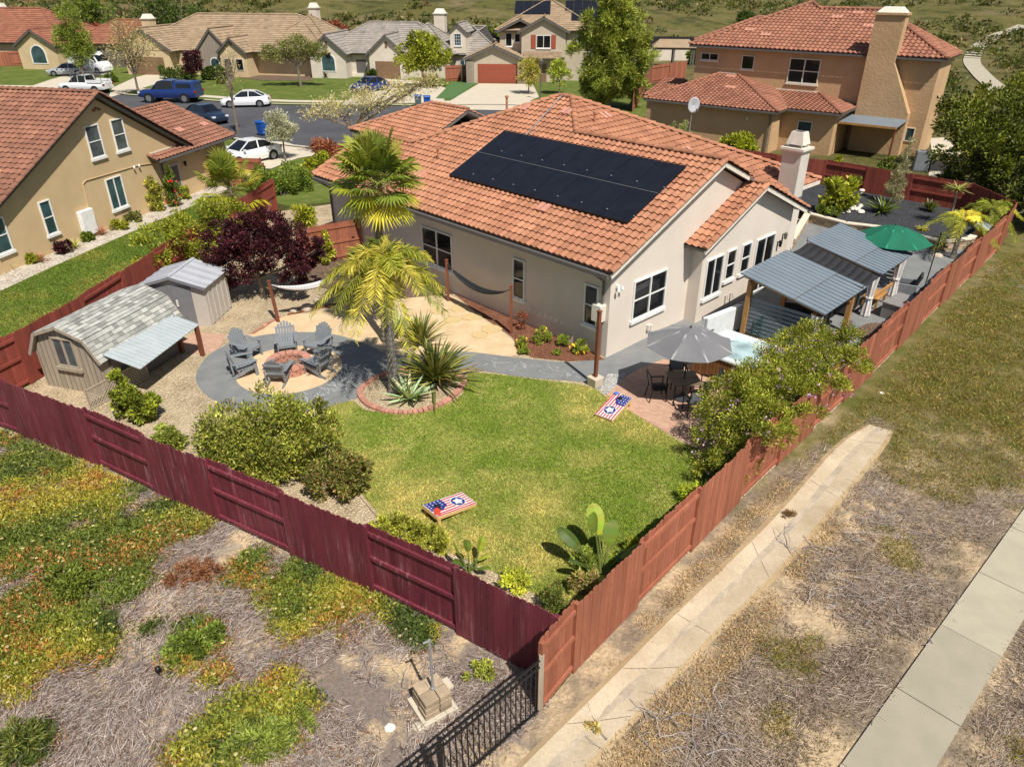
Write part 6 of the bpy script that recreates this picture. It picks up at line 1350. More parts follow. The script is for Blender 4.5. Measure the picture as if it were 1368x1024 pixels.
for px_ in (-2.7, 0, 2.7):
    for py_ in (-1.9, 1.9): MB().box(px_-.1,px_+.1,py_-.1,py_+.1,0,2.65).build('post', M['gutter'], t)
for py_ in (-1.9, 1.9): MB().box(-2.9,2.9,py_-.08,py_+.08,2.4,2.65).build('beam', M['gutter'], t)
def far_fence(label, pts, h, mat): return fence('picket_fence', label, pts, h, 1, 1, mat, pan=3.6, alt=True, rails=2)
far_fence('red fence between the grey roofed house and the two storey house', [G(596,109), G(640,107)], 1.8, 'fence')
far_fence('red fence between the tan roofed house and the grey roofed house', [G(322,100), G(422,101)], 1.9, 'fence')
far_fence('red fence right of the big weeping tree, beside the ochre house', [G(845,150), G(870,112), G(915,104)], 2.0, 'fence')
far_fence('red fence at the far left beneath the red roofed house', [(-92,110), G(-20,90), G(52,87)], 1.9, 'fence')
def dark_fence(label, pts, h):
    t = thing('view_fence', label, 'fence', (*pts[0], 0)); o = Vector((*pts[0], 0)); b = MB(); r_ = MB()
    for a, c in zip(pts[:-1], pts[1:]):
        a = Vector((*a, 0)) - o; c = Vector((*c, 0)) - o; k = max(2, int((c-a).length/.5))
        for i in range(k): p = a.lerp(c, i/k); b.bar(p, p + Vector((0,0,h)), .05, .05)
        for z in (.2, h-.1): r_.bar(a + Vector((0,0,z)), c + Vector((0,0,z)), .05, .06)
    b.build('bars', M['black'], t); r_.build('rails', M['black'], t); m = MB()
    for a, c in zip(pts[:-1], pts[1:]):
        a = Vector((*a, 0)) - o; c = Vector((*c, 0)) - o; m.bar(a + Vector((0,0,h*.5)), c + Vector((0,0,h*.5)), .02, h*.9)
    m.build('mesh_screen', M['sail'], t); return t
dark_fence('black screened fence on the hill foot behind the grey roofed house', [(-40,131),(-22,128),(-12,127)], 3.4)
dark_fence('black screened fence on the hill foot behind the big weeping tree', [(16,128),(30,126),(40,124)], 3.0)
dark_fence('black mesh fence along the path right of the ochre house', [(41.5,62),(45.5,56.0),(48,50.5)], 1.9)
t = thing('garden_wall', 'pale low block wall behind the timber gazebo', 'wall', (14, 121, 0)); MB().box(0,13,0,.3,0,1.7).build('blocks', M['stucco_cream'], t); MB().box(-.1,13.1,-.05,.35,1.7,1.82).build('coping', M['concrete'], t)
t = thing('utility_cabinet', 'grey utility cabinet beside the dark red fence end below the ochre house', 'cabinet', (*G(1228,228), 0), R(-20)); MB().box(-.45,.45,-.3,.3,0,1.3).build('body', M['plastic_grey'], t, bevel=.03); MB().box(-.40,.40,-.315,-.301,.1,1.2).build('door', M['plastic_grey'], t); MB().box(.3,.34,-.34,-.316,.6,.75).build('handle', M['black'], t)
# ================================================================ plants
def pl(name, label, cat, px, blobs, n, size, cols, **k):
    x, y = G(*px); return plant(name, label, cat, (x, y, k.pop('z', .01)), blobs, n, size, cols, **k)
# front of the yard
pl('garden_shrub', 'large rounded green shrub inside the maroon fence, below the fire pit', 'shrub', (385,632), [(-1.25,.1,1.0,.95,.85,.95),(-.2,.35,1.25,.95,.9,1.05),(.75,.1,1.0,.85,.8,.9),(-.5,-.5,.7,1.2,.6,.7)], 18000, .085, [(.11,.13,.018,3),(.16,.175,.03,3),(.055,.075,.014,2),(.20,.16,.06,.8),(.26,.27,.06,.5)], stem_r=.05, stems=6, seed=11, clumps=210, spread=.27, aspect=.45)
pl('garden_shrub', 'low brownish green shrub at the lawn edge, right of the largest shrub', 'shrub', (455,662), [(0,0,.55,.75,.6,.55),(.35,.3,.4,.55,.5,.4)], 4200, .085, [(.085,.10,.02,3),(.13,.12,.035,2),(.17,.10,.05,1.2),(.05,.06,.015,2)], stem_r=.03, seed=12, clumps=70, spread=.25, aspect=.45)
pl('garden_shrub', 'upright leafy green shrub in front of the lattice screen', 'shrub', (183,562), [(0,0,.55,.55,.45,.55),(-.12,.05,1.15,.35,.32,.5),(.3,0,.5,.4,.4,.45)], 4200, .10, [(.11,.14,.016,3),(.17,.19,.025,2),(.06,.08,.012,2)], stem_r=.03, seed=13, clumps=70, spread=.24)
pl('garden_shrub', 'small pale green bush on the gravel against the maroon fence', 'shrub', (230,600), [(0,0,.35,.5,.35,.35)], 1500, .085, [(.16,.19,.04,3),(.10,.13,.02,2)], stem_r=.02, seed=14, clumps=30)
pl('plum_tree', 'dark purple leaved plum tree beside the resin shed', 'tree', (352,398), [(-.8,0,1.9,1.35,1.2,1.3),(.7,.2,2.0,1.4,1.3,1.35),(0,-.2,2.7,1.2,1.1,.9),(1.6,-.3,1.4,.85,.8,.9),(-1.4,-.3,1.1,.85,.8,.8),(2.0,.4,2.0,.7,.7,.7)], 19000, .10, PURPLE, trunk=(.9,.09), stems=5, seed=15, clumps=200, spread=.2, part='crown')
plant('garden_shrub', 'big yellow green bush growing over the fence behind the resin shed', 'shrub', (-13.9,31.2,0), [(-.6,-.5,1.5,1.5,1.3,1.25),(.8,1.2,1.8,1.2,1.2,1.1),(-.9,-2.4,1.2,1.0,1.0,.95)], 8000, .12, [(.14,.155,.016,3),(.10,.125,.014,3),(.06,.08,.01,2),(.20,.19,.025,1)], stems=6, stem_r=.04, seed=16, clumps=110, spread=.24)
pl('hedge_shrub', 'clipped dark green hedge below the white car\'s driveway', 'hedge', (378,262), [(-1.0,.5,.8,1.1,.9,.9),(.6,.9,.85,1.1,.9,.9)], 4500, .13, [(.09,.13,.018,3),(.06,.09,.014,3),(.14,.17,.03,1)], seed=17, clumps=90, spread=.25)
pl('garden_shrub', 'red brown spiky bush at the driveway edge behind the roof corner', 'shrub', (440,214), [(0,0,.7,1.1,.8,.7)], 900, .4, RUST, aspect=.18, seed=18, clumps=30)
pl('garden_shrub', 'golden yellow shrub below the red brown spiky bush', 'shrub', (432,228), [(0,0,.5,.9,.6,.55),(-.8,-.3,.4,.6,.5,.45)], 1300, .17, LIME, seed=19, clumps=30)
pl('garden_shrub', 'rust red shrub near the fan palm at the tan house corner', 'shrub', (352,255), [(0,0,.7,.7,.6,.7)], 1100, .14, RUST, seed=20, clumps=26)
pl('garden_shrub', 'pale yellow green bush in front of the board gate', 'shrub', (434,352), [(0,0,.5,.45,.4,.5),(.05,.05,1.0,.32,.3,.45)], 1800, .11, [(.20,.22,.03,3),(.30,.28,.05,1),(.11,.14,.02,2)], seed=21, clumps=30)
pl('garden_shrub', 'yellow tufted plant behind the board gate', 'shrub', (405,302), [(0,0,.5,.6,.5,.55)], 800, .26, LIME, aspect=.2, seed=22, clumps=20)
lx_, ly_ = G(1010,560); lil = []
for (px, py, z, r) in ((960,600,.55,.62),(968,548,1.1,.72),(1000,590,.9,.75),(1012,525,1.35,.8),(1052,540,1.35,.75),(1042,492,1.45,.8),(1088,492,1.5,.75),(1080,462,1.5,.7),(1122,462,1.5,.62),(1010,565,1.25,.8),(948,622,.35,.5),(985,630,.5,.55),(1035,592,1.72,.5),(1076,556,1.78,.52),(1108,522,1.78,.52),(1136,492,1.72,.48)): x, y = G(px, py, z); lil.append((x-lx_, y-ly_, z + .1, r + .06, r + .06, r*.92))
pl('lilac_bush', 'big flowering lilac bush leaning over the right red fence by the hot tub', 'bush', (1010,560), lil, 46000, .068, [(.11,.13,.016,3),(.165,.18,.023,3),(.065,.082,.012,2),(.20,.155,.04,.4)], clip=((2.55,10.98),(11.75,21.05)), stems=12, stem_r=.04, seed=23, clumps=420, spread=.33, aspect=.42, flowers=([(.27,.17,.30,2),(.19,.11,.22,2),(.36,.26,.34,1)], 1700, .05))
pl('fern_clump', 'bright green ferny clump at the foot of the right fence', 'plant', (935,668), [(0,0,.25,.45,.35,.28)], 800, .16, [(.22,.26,.02,3),(.14,.18,.02,2)], aspect=.18, seed=24, clumps=16)
pl('ground_cover_shrub', 'low golden green ground cover along the inside of the maroon fence', 'shrub', (548,722), [(-.5,.25,.22,.5,.3,.25),(.15,.0,.25,.55,.3,.28),(.65,-.3,.22,.4,.25,.22)], 3600, .07, [(.20,.21,.035,3),(.15,.165,.025,2),(.10,.12,.02,1)], seed=25, clumps=60, stems=3, stem_r=.012)
pl('dwarf_conifer', 'small upright conifer with a browned top in the fence corner', 'shrub', (740,822), [(0,0,.28,.26,.24,.28),(0,0,.6,.18,.17,.3)], 2200, .05, [(.075,.11,.02,3),(.05,.075,.016,2),(.16,.09,.045,.9)], aspect=.3, seed=26, clumps=60, stems=2, stem_r=.02)
for px, lab, cols, sz in (((688,790),'spindly yellow green weeds by the maroon fence corner',[(.28,.30,.04,3),(.17,.2,.03,2)],.3), ((778,795),'dry brown green perennial beside the small conifer',[(.17,.16,.06,3),(.22,.14,.06,2),(.1,.12,.03,2)],.34), ((782,765),'leafy green weeds between banana plant and conifer',[(.13,.17,.03,3),(.09,.12,.02,2)],.3), ((842,748),'low green tuft at the gravel edge right of the banana plant',[(.2,.22,.03,3),(.13,.16,.02,2)],.26)):
    pl('perennial', lab, 'plant', px, [(0,0,sz,.3,.26,sz),(.15,.1,sz*.8,.2,.2,sz*.7)], 800, .085, cols, aspect=.28, seed=int(px[0]), clumps=22, stems=3, stem_r=.01)
# banana like plants
def paddle_plant(name, label, px, leaves, seed=1):
    "leaves: (azimuth, elevation, petiole, blade length, blade width)"
    x, y = G(*px); t = thing(name, label, 'plant', (x, y, .01)); mb = MB(); st = MB(); rg = random.Random(seed)
    for az, el, pt, L, wd, c in leaves:
        az, el = R(az), R(el); d = Vector((math.cos(az)*math.cos(el), math.sin(az)*math.cos(el), math.sin(el))); sd = Vector((-math.sin(az), math.cos(az), 0)); b0 = Vector((rg.gauss(0,.05), rg.gauss(0,.05), 0)); p = b0 + d*pt
        st.tube([b0, b0 + d*pt*.5 + Vector((0,0,.03)), p], [.03,.022,.014], 6); n = 9; prev = None; roll = rg.uniform(-.5,.5); sd = (sd*math.cos(roll) + d.cross(sd)*math.sin(roll)).normalized(); up = sd.cross(d)
        for i in range(n + 1):
            f = i/n; w_ = wd*.5*(math.sin(math.pi*min(1, f*.93+.07))**.6); q = p + d*L*f - Vector((0,0,.32*L*f*f)); r = (q - sd*w_ + up*w_*.28, q, q + sd*w_ + up*w_*.28)
            if prev:
                t_ = tuple(x*rg.uniform(.85,1.15) for x in c); mb.face([prev[0], prev[1], r[1], r[0]], 0, t_); mb.face([prev[1], prev[2], r[2], r[1]], 0, t_)
            prev = r
    mb.build('paddle_leaves', M['leaf_waxy'], t, smooth=True); st.build('leaf_stalks', mk('green_stalk', (.12,.15,.03)), t); return t
LG, MG, DG_ = (.20,.24,.03), (.085,.13,.02), (.045,.075,.014)
paddle_plant('banana_plant', 'large banana like plant with broad paddle leaves in the fence corner', (806,768), [(105,62,.75,.85,.34,LG),(150,48,.7,.8,.30,DG_),(70,60,.6,.7,.28,MG),(20,45,.5,.6,.26,MG),(200,50,.5,.6,.24,DG_),(300,55,.45,.55,.24,MG),(340,35,.4,.5,.22,DG_),(250,40,.35,.5,.2,LG),(120,75,.9,.6,.3,MG),(45,30,.4,.45,.2,DG_)], 3).scale = (1.15, 1.15, 1.12)
paddle_plant('bird_of_paradise', 'small plant with three upright paddle leaves beside the maroon fence', (628,762), [(170,74,.5,.55,.2,MG),(60,66,.45,.5,.2,LG),(110,80,.55,.45,.18,MG),(330,40,.3,.45,.18,MG),(200,45,.25,.4,.2,DG_),(20,35,.3,.35,.15,LG)], 5)
# planting ring
rc_ = (-3.1, 20.05); t = thing('edging_ring', 'ring of reddish edging blocks around the feather palm', 'edging', (*rc_, .0)); b = MB(); rr2 = random.Random(2); pr_ = curve([G(*p) for p in [(484,534),(500,545),(530,551),(560,550),(592,540),(613,523),(618,508)]], 5, False); o = np.array(rc_)
ring_all = curve([G(*p) for p in [(482,522),(490,540),(515,550),(545,552),(578,546),(606,530),(620,508),(590,498),(550,496),(510,502)]], 5)
sheet('planting_gravel', ring_all, .026, 'gravel')
L_ = 0; acc = 0
for i in range(len(ring_all)):
    a_, c_ = np.array(ring_all[i]), np.array(ring_all[(i+1) % len(ring_all)]); d = c_ - a_; l = np.linalg.norm(d); d = d / (l+1e-9); n_ = np.array([d[1], -d[0]]); k = max(1, int(round(l/.2)))
    for j in range(k):
        s0, s1 = l*j/k + .008, l*(j+1)/k - .008; q = [a_+d*s0-n_*.09, a_+d*s1-n_*.09, a_+d*s1+n_*.09, a_+d*s0+n_*.09]; b.prism([tuple(x-o) for x in q], .0, .10 + rr2.uniform(-.01,.012), 0, rr2.gauss(1.05,.14))
b.build('edging_blocks', M['brick'], t, bevel=.015)
def edging(label, px, mat='brick', h=.07, wd=.1, z=0):
    L = curve([G(*p) for p in px], 5, False); o = np.array(L[0]); t = thing('bed_edging', label, 'edging', (*o, z)); b = MB(); rg = random.Random(len(px))
    for a_, c_ in zip(L[:-1], L[1:]):
        a_, c_ = np.array(a_), np.array(c_); d = c_-a_; l = np.linalg.norm(d); d = d/(l+1e-9); n_ = np.array([d[1], -d[0]])*wd/2; k = max(1, int(round(l/.22)))
        for j in range(k): s0, s1 = l*j/k+.006, l*(j+1)/k-.006; q = [a_+d*s0-n_, a_+d*s1-n_, a_+d*s1+n_, a_+d*s0+n_]; b.prism([tuple(x-o) for x in q], 0, h + rg.uniform(-.008,.008), 0, rg.gauss(1,.12))
    b.build('edging_blocks', M[mat], t); return t
edging('thin brick edging between gravel and sand, left of the hammock post', [(338,446),(352,437),(374,424)]); edging('curved brown edging between the hammock bed and the sand', [(384,421),(420,414),(455,405),(480,400)], 'wood_red', .06, .07)
edging('curved grey edging around the right side of the lawn', [(952,630),(938,660),(905,693),(868,716),(846,730)], 'block', .05, .07); edging('grey mow strip between lawn and maroon fence', [(470,640),(482,662),(505,690),(520,703)], 'block', .05, .07)
edging('pale edging curving round the small agave above the planting ring', [(489,452),(497,462),(515,470),(545,473)], 'concrete', .07, .1)
strap_plant('flax_plant', 'big dark green and yellow flax with long arching leaves in the planting ring', 'plant', (*G(581,512), .03), 190, 2.1, .085, [(.10,.12,.03,3),(.05,.065,.016,3),(.22,.22,.05,1.5),(.16,.10,.04,.6)], .95, .35, 5, 31)
strap_plant('flax_plant', 'smaller upright flax behind the big flax, in front of the sand', 'plant', (*G(562,462), .03), 110, 1.6, .07, [(.13,.15,.03,3),(.07,.085,.02,2),(.28,.26,.06,1)], 1.05, .28, 4, 32)
strap_plant('agave', 'pale striped agave at the front of the planting ring beside the palm trunk', 'plant', (*G(547,535), .03), 40, .95, .13, [(.24,.34,.22,3),(.22,.27,.17,2),(.42,.42,.27,1)], .8, .12, 4, 33, edge=1.25)
strap_plant('agave', 'pale striped agave behind the palms at the edge of the sand', 'plant', (*G(531,446), .03), 36, 1.05, .13, [(.22,.31,.2,3),(.20,.25,.16,2)], .9, .1, 4, 34, edge=1.25)
def trunk(t, h, r0, r1, lean=(0,0), rings=True, mat='palmbark'):
    b = MB(); n = int(h/.09); P = []; rr = []
    for i in range(n + 1): f = i/n; P.append((lean[0]*f*f, lean[1]*f*f, h*f)); rr.append((r0 + (r1-r0)*f)*(1.06 if i % 2 else .96) * (1 + .35*max(0, .12-f)/.12))
    b.tube(P, rr, 12); return b.build('trunk', M[mat], t, smooth=False)
def feather_palm(label, loc, h, n, L, cols, lean=(0,0), seed=1, r0=.15, r1=.13, droop=.55, leaf=.34, el0=1.25, el1=-.1):
    rng = np.random.default_rng(seed); t = thing('feather_palm', label, 'palm', loc); trunk(t, h, r0, r1, lean); top = np.array([lean[0], lean[1], h]); Ps, Ds, Ss, Cs = [], [], [], []; st = MB()
    for i in range(n):
        az = i*2.39996 + rng.normal(0,.15); f = (i+.5)/n; el = el0 + (el1-el0)*f + rng.normal(0,.1); l = L*rng.uniform(.8,1.1)*(.7+.3*min(1,f*2)); d = np.array([math.cos(az)*math.cos(el), math.sin(az)*math.cos(el), math.sin(el)]); sd = np.array([-math.sin(az), math.cos(az), 0]); cb = pick(cols, 1, rng, .15)[0]; pts = []
        for k in range(15): g = k/14; pts.append(top + d*l*g + np.array([0,0,-droop*l*g**2.1]))
        st.tube([tuple(p) for p in pts[::3] + [pts[-1]]], [.022,.017,.013,.010,.007,.004][:len(pts[::3])+1], 4)
        for k in range(2, 15):
            for m_ in range(9):
                g = m_/9; p = pts[k]*(1-g) + (pts[k-1])*g; tg = pts[k]-pts[k-1]; tg /= np.linalg.norm(tg)
                for s in (-1, 1):
                    ll = leaf*math.sin(math.pi*min(1,(k-1+.5)/15.5))**.5*rng.uniform(.8,1.15); dd = sd*s*.8 + tg*.55 + np.array([0,0,rng.normal(-.35,.28)]); Ps.append(p); Ds.append(dd); Ss.append(ll); Cs.append(cb*rng.uniform(.75,1.25))
    leaf_mesh('crown', np.array(Ps), np.array(Ds), np.array(Ss), np.clip(np.array(Cs),.003,1), M['leaf'], .065, t, fold=-.12, rng=rng); st.build('frond_stems', mk('frond_stem', (.25,.24,.05)), t); return t
def fan_palm(label, loc, h, n, rad, cols, lean=(0,0), seed=1, pet=.6, r0=.14, dead=0):
    rng = np.random.default_rng(seed); t = thing('fan_palm', label, 'palm', loc); trunk(t, h, r0, r0*.9, lean, mat='bark'); top = np.array([lean[0], lean[1], h]); V, C = [], []; st = MB()
    for i in range(n):
        az = i*2.39996 + rng.normal(0,.2); f = (i+.5)/n; el = min(1.4, 1.4 - 2.1*f + rng.normal(0,.24)); d = np.array([math.cos(az)*math.cos(el), math.sin(az)*math.cos(el), math.sin(el)]); sd = np.array([-math.sin(az), math.cos(az), 0]); b0 = top + np.array([0,0,-.25*f]); p = b0 + d*pet*rng.uniform(.8,1.2); cb = pick(cols, 1, rng, .15)[0]
        if f > .8: cb = cb*np.array([1.7,1.45,.8])
        st.tube([tuple(b0), tuple(p)], [.018,.012], 4); up = np.cross(d, sd); ns = 26; R0 = rad*rng.uniform(.8,1.1)
        for k in range(ns):
            a = (k/(ns-1)-.5)*R(230); dd = d*math.cos(a) + sd*math.sin(a); dd = dd + up*(.16*math.cos(a*1.3)+rng.normal(0,.05)); a2 = a + R(230)/ns*.9; d2 = d*math.cos(a2) + sd*math.sin(a2) + up*.16*math.cos(a2*1.3); L = R0*(.75+.25*math.cos(a))
            e1 = p + dd*L*.62; e2 = p + d2*L*.62; tip = p + (dd+d2)*.5*L + np.array([0,0,-.22*L*rng.uniform(.6,1.3)]); V.append([p, e1, tip, e2]); C.append(cb*(.82 if k % 2 else 1.12)*rng.uniform(.9,1.1))
    quads('crown', np.array(V), np.clip(np.array(C),.003,1), M['leaf'], t); st.build('leaf_stalks', mk('fan_stalk', (.17,.19,.05)), t)
    if dead:
        P = top + np.array([0,0,-.35]) + rng.normal(0,.16,(dead,3))*np.array([1,1,1.1]); D = rng.normal(0,.6,(dead,3)) + np.array([0,0,-1.]); leaf_mesh('dead_thatch', P, D, rng.uniform(.3,.55,dead), pick([(.20,.15,.09,2),(.28,.21,.12,1)], dead, rng), M['leaf'], .1, t, rng=rng)
    return t
feather_palm('yellow green feather palm with drooping fronds in the planting ring', (*G(527,525), .02), 4.25, 34, 2.0, [(.185,.185,.022,3),(.14,.155,.02,3),(.09,.115,.016,2),(.24,.22,.04,1)], (.0,.05), 41, droop=.66, leaf=.46, el0=1.3, el1=-.35)
fan_palm('tall fan palm with a bristling dark green crown beside the house roof', (*G(516,455), .02), 5.75, 58, .90, [(.085,.115,.018,3),(.12,.15,.022,2.5),(.17,.185,.03,1.8),(.055,.078,.013,2)], (.15,.1), 42, .82, dead=200)
fan_palm('short fan palm with yellowing leaves at the tan house corner', (*G(316,300), .02), 2.0, 32, 1.0, [(.09,.115,.016,3),(.14,.15,.022,2),(.2,.18,.03,1)], (0,0), 43, 1.1)
# mulch bed by the house
for i, (px, lab, fl, s_) in enumerate([((724,458),'yellow flowered clump in the red mulch below the second window',[(.60,.48,.02,1)],.33),((698,464),'small green clump at the left tip of the red mulch',[(.5,.42,.05,1)],.22),((700,473),'low pale green tuft at the path edge of the red mulch',None,.18),((752,462),'round green clump in the middle of the red mulch',None,.24),((774,472),'yellow flowered clump nearest the house corner',[(.62,.5,.03,1)],.32),((744,474),'tiny green sprig at the front of the red mulch',None,.12)]):
    pl('flower_clump', lab, 'plant', px, [(0,0,s_*.8,s_,s_*.9,s_*.8)], int(900*s_/.25), .055, [(.11,.15,.02,3),(.16,.19,.035,2),(.07,.10,.015,1)], aspect=.35, seed=50+i, clumps=24, stems=2, stem_r=.008, flowers=(fl, 60, .05) if fl else None)
pl('rose_bush', 'thin red leaved rose against the house wall in the red mulch', 'shrub', (699,440), [(0,0,.4,.22,.2,.35)], 260, .07, RUST, seed=57, clumps=14, stems=4, stem_r=.01)
for i, (px, lab) in enumerate([((450,392),'strappy green clump under the white hammock'),((470,388),'low green plant behind the white hammock')]): strap_plant('strap_clump', lab, 'plant', (*G(*px), .02), 30, .55, .04, [(.16,.19,.03,3),(.09,.12,.02,2)], .9, .35, 4, 60+i)
# rocks
def rock(label, px, s, seed, z=.01, flat=.6, group=None, mat='rock'):
    rg = np.random.default_rng(seed); bm = bmesh.new(); bmesh.ops.create_icosphere(bm, subdivisions=2, radius=1)
    for v in bm.verts:
        n_ = .78 + .35*vnoise(np.array([[v.co.x*1.3+seed*3.1+9, v.co.y*1.3+v.co.z*2.1+9]]), 1.0, 2)[0]; v.co = Vector((v.co.x*s*n_, v.co.y*s*.75*n_, max(-.2, v.co.z)*s*flat*n_))
    me = bpy.data.meshes.new('boulder'); bm.to_mesh(me); bm.free(); at = me.color_attributes.new('tint','FLOAT_COLOR','CORNER'); at.data.foreach_set('color', np.tile(np.array([*(np.ones(3)*rg.uniform(.85,1.15)),1],np.float32), len(me.loops))); me.materials.append(M[mat])
    x, y = G(*px); o = link('boulder', me, None, (x, y, z + s*.1), rg.uniform(0,6)); return tag(o, label, 'rock', group)
rock('largest pale boulder under the white hammock', (428,404), .36, 1); rock('pale flat boulder left of the largest one under the hammock', (410,413), .34, 2); rock('small white rock behind the largest boulder under the hammock', (444,397), .18, 3); rock('round brown stone at the end of the retaining wall by the green umbrella', (1252,343), .26, 4); rock('low boulder half in shade below the plum tree', (392,416), .22, 5)
# raised bed
rk = None
for i in range(26):
    rg = random.Random(i); px = (1132 + rg.uniform(-16,18), 284 + rg.uniform(-18,14)); o = rock('white stone in the heap on the black gravel bed', px, rg.uniform(.10,.22), 70+i, .5, .7, 'white stones heaped on the black gravel', 'trim_cream')
BZ = .46
def plb(name, label, cat, px, *a, **k): x, y = G(px[0], px[1], BZ); return plant(name, label, cat, (x, y, BZ), *a, **k)
def spb(name, label, cat, px, *a, **k): x, y = G(px[0], px[1], BZ); return strap_plant(name, label, cat, (x, y, BZ), *a, **k)
plb('garden_shrub', 'bright yellow green broad leaved shrub on the black gravel by the chimney', 'shrub', (1116,284), [(-.4,0,.9,.5,.5,.75),(.45,.1,1.1,.5,.5,.65),(0,0,.5,.6,.4,.4)], 1500, .26, [(.17,.19,.02,3),(.23,.23,.035,2),(.09,.12,.015,2)], aspect=.45, seed=81, clumps=45)
for i, (px, lab) in enumerate([((1098,286),'small green tuft left of the broad leaved shrub on the bed'),((1112,290),'small round green plant in front of the broad leaved shrub')]): plb('garden_shrub', lab, 'plant', px, [(0,0,.25,.35,.3,.25)], 400, .1, GREEN, seed=82+i, clumps=12, stems=2, stem_r=.01)
spb('cycad', 'spiky dark green cycad on the black gravel below the dark red fence', 'plant', (1178,284), 60, 1.25, .10, [(.10,.14,.02,3),(.05,.075,.015,3)], .8, .25, 5, 84)
spb('cycad', 'compact round dark green rosette casting a star shadow on the black gravel', 'plant', (1241,282), 80, .75, .07, [(.09,.12,.03,3),(.05,.07,.02,3)], .9, .15, 4, 85)
plb('feathery_shrub', 'tall feathery grey green shrub against the dark red fence', 'shrub', (1192,272), [(0,0,1.0,.45,.4,.9),(.1,0,2.0,.35,.3,.9),(.15,0,2.9,.22,.2,.6)], 2600, .14, [(.16,.16,.09,3),(.22,.21,.15,2),(.09,.10,.04,2)], aspect=.12, seed=86, clumps=70, stems=5, stem_r=.03)
spb('low_succulent', 'flat yellowish rosette on the black gravel near the green umbrella', 'plant', (1231,307), 30, .42, .09, [(.30,.27,.05,2),(.2,.2,.05,2)], .4, .1, 3, 87)
x, y = G(1266,300,BZ); t_ = strap_plant('yucca_tree', 'tall thin stemmed yucca with a spiky head by the dark red fence', 'plant', (x, y, BZ), 60, .75, .05, [(.24,.26,.08,3),(.15,.17,.05,2),(.32,.30,.12,1)], .5, .18, 4, 88, z0=1.75); MB().tube([(0,0,0),(.03,.02,.9),(0,0,1.75)], [.07,.06,.05], 8).build('stem', M['bark'], t_)
feather_palm('small arching feather palm at the right end of the retaining wall', (*G(1272,345), .02), 1.75, 14, 1.7, [(.27,.27,.04,3),(.16,.18,.025,3),(.36,.33,.06,1)], (.05,0), 44, .11, .10, .6, .34, 1.1, -.2)
feather_palm('second arching feather palm in the bed corner near the red fence end', (*G(1312,318), .02), 1.5, 12, 1.7, [(.22,.24,.035,3),(.13,.155,.02,3),(.31,.3,.06,1)], (.05,0), 45, .10, .09, .6, .34, 1.0, -.2)
# neighbour's planting strip
for i, (px, lab, cols, s_, kind) in enumerate([((10,360),'spiky yellow green clump at the far left of the rock strip',[(.22,.23,.06,3),(.12,.14,.04,2)],.7,'s'),((56,350),'rusty fountain grass mound in the rock strip',[(.20,.12,.07,3),(.28,.18,.1,2),(.13,.08,.05,2)],.75,'s'),((86,338),'dark purple succulent mound in the rock strip',PURPLE,.42,'p'),((101,332),'upright green spiky clump left of the wall battery',[(.17,.2,.05,3),(.27,.27,.09,2)],.75,'s'),((137,314),'red brown fountain grass right of the wall battery',[(.17,.08,.055,3),(.24,.13,.08,2)],.75,'s'),((160,307),'lime green low shrub in the rock strip under the wide window',LIME,.4,'p'),((181,296),'small grey green shrub in the rock strip',OLIVE,.4,'p'),((247,266),'yellow green shrub by the tan house side door',LIME,.5,'p'),((118,322),'short green tuft at the foot of the wall battery',GREEN,.3,'p'),((42,352),'low yellow flowered plant between the two grass clumps',LIME,.28,'p')]):
    if kind == 's': strap_plant('grass_clump', lab, 'plant', (*G(*px), .02), 80, s_, .025, cols, 1.0, .4, 4, 100+i, mat='leaf')
    else: pl('garden_shrub', lab, 'shrub', px, [(0,0,s_*.7,s_,s_*.8,s_*.7)], 700, .1, cols, seed=100+i, clumps=20, stems=2, stem_r=.01)
pl('rose_bush', 'climbing yellow green rose on the tan wall left of the downspout', 'shrub', (211,282), [(0,0,.9,.5,.3,.9),(.1,0,1.5,.4,.3,.5)], 1500, .12, [(.18,.2,.04,3),(.27,.24,.05,2),(.1,.12,.02,2)], seed=120, clumps=40, stems=5, stem_r=.015, flowers=([(.55,.40,.05,1)], 60, .1))
pl('rose_bush', 'tall rose bush with red blooms by the tan house side door', 'shrub', (234,276), [(0,0,.9,.45,.35,.9),(0,0,1.8,.25,.25,.5)], 1500, .11, GREEN, seed=121, clumps=40, stems=5, stem_r=.015, flowers=([(.50,.02,.05,2),(.45,.10,.15,1)], 70, .13))
# street trees and the neighbourhood
pl('street_tree', 'small round grey green street tree beside the white sedan', 'tree', (381,214), [(0,0,2.2,1.0,1.0,1.0),(-.3,.1,2.7,.7,.7,.6),(.4,0,1.9,.7,.7,.6)], 4200, .13, SILVER, trunk=(1.4,.06), stems=4, seed=130, clumps=90, part='crown', aspect=.3)
pl('street_tree', 'nearly bare spreading street tree above the garage roof', 'tree', (472,206), [(-1.2,0,3.3,1.7,1.3,.7),(1.2,.2,3.8,1.8,1.4,.8),(3.6,.4,4.3,1.6,1.2,.7),(5.6,.6,4.9,1.2,1.0,.6),(-2.6,0,2.9,1.0,.9,.5)], 3600, .16, [(.24,.22,.12,3),(.30,.27,.17,2),(.21,.20,.04,1.5)], trunk=(2.0,.14), stems=9, seed=131, clumps=420, spread=.45, part='crown', aspect=.28, shell=.6)
pl('street_tree', 'rounded bright green tree on the grey roofed house\'s driveway edge', 'tree', (566,118), [(-1.1,0,3.4,1.9,1.8,1.5),(1.2,0,3.6,1.9,1.8,1.6),(0,0,4.6,1.7,1.7,1.1)], 5200, .26, [(.13,.15,.016,3),(.19,.20,.025,2),(.07,.09,.012,2)], trunk=(2.0,.16), seed=132, clumps=110, part='crown')
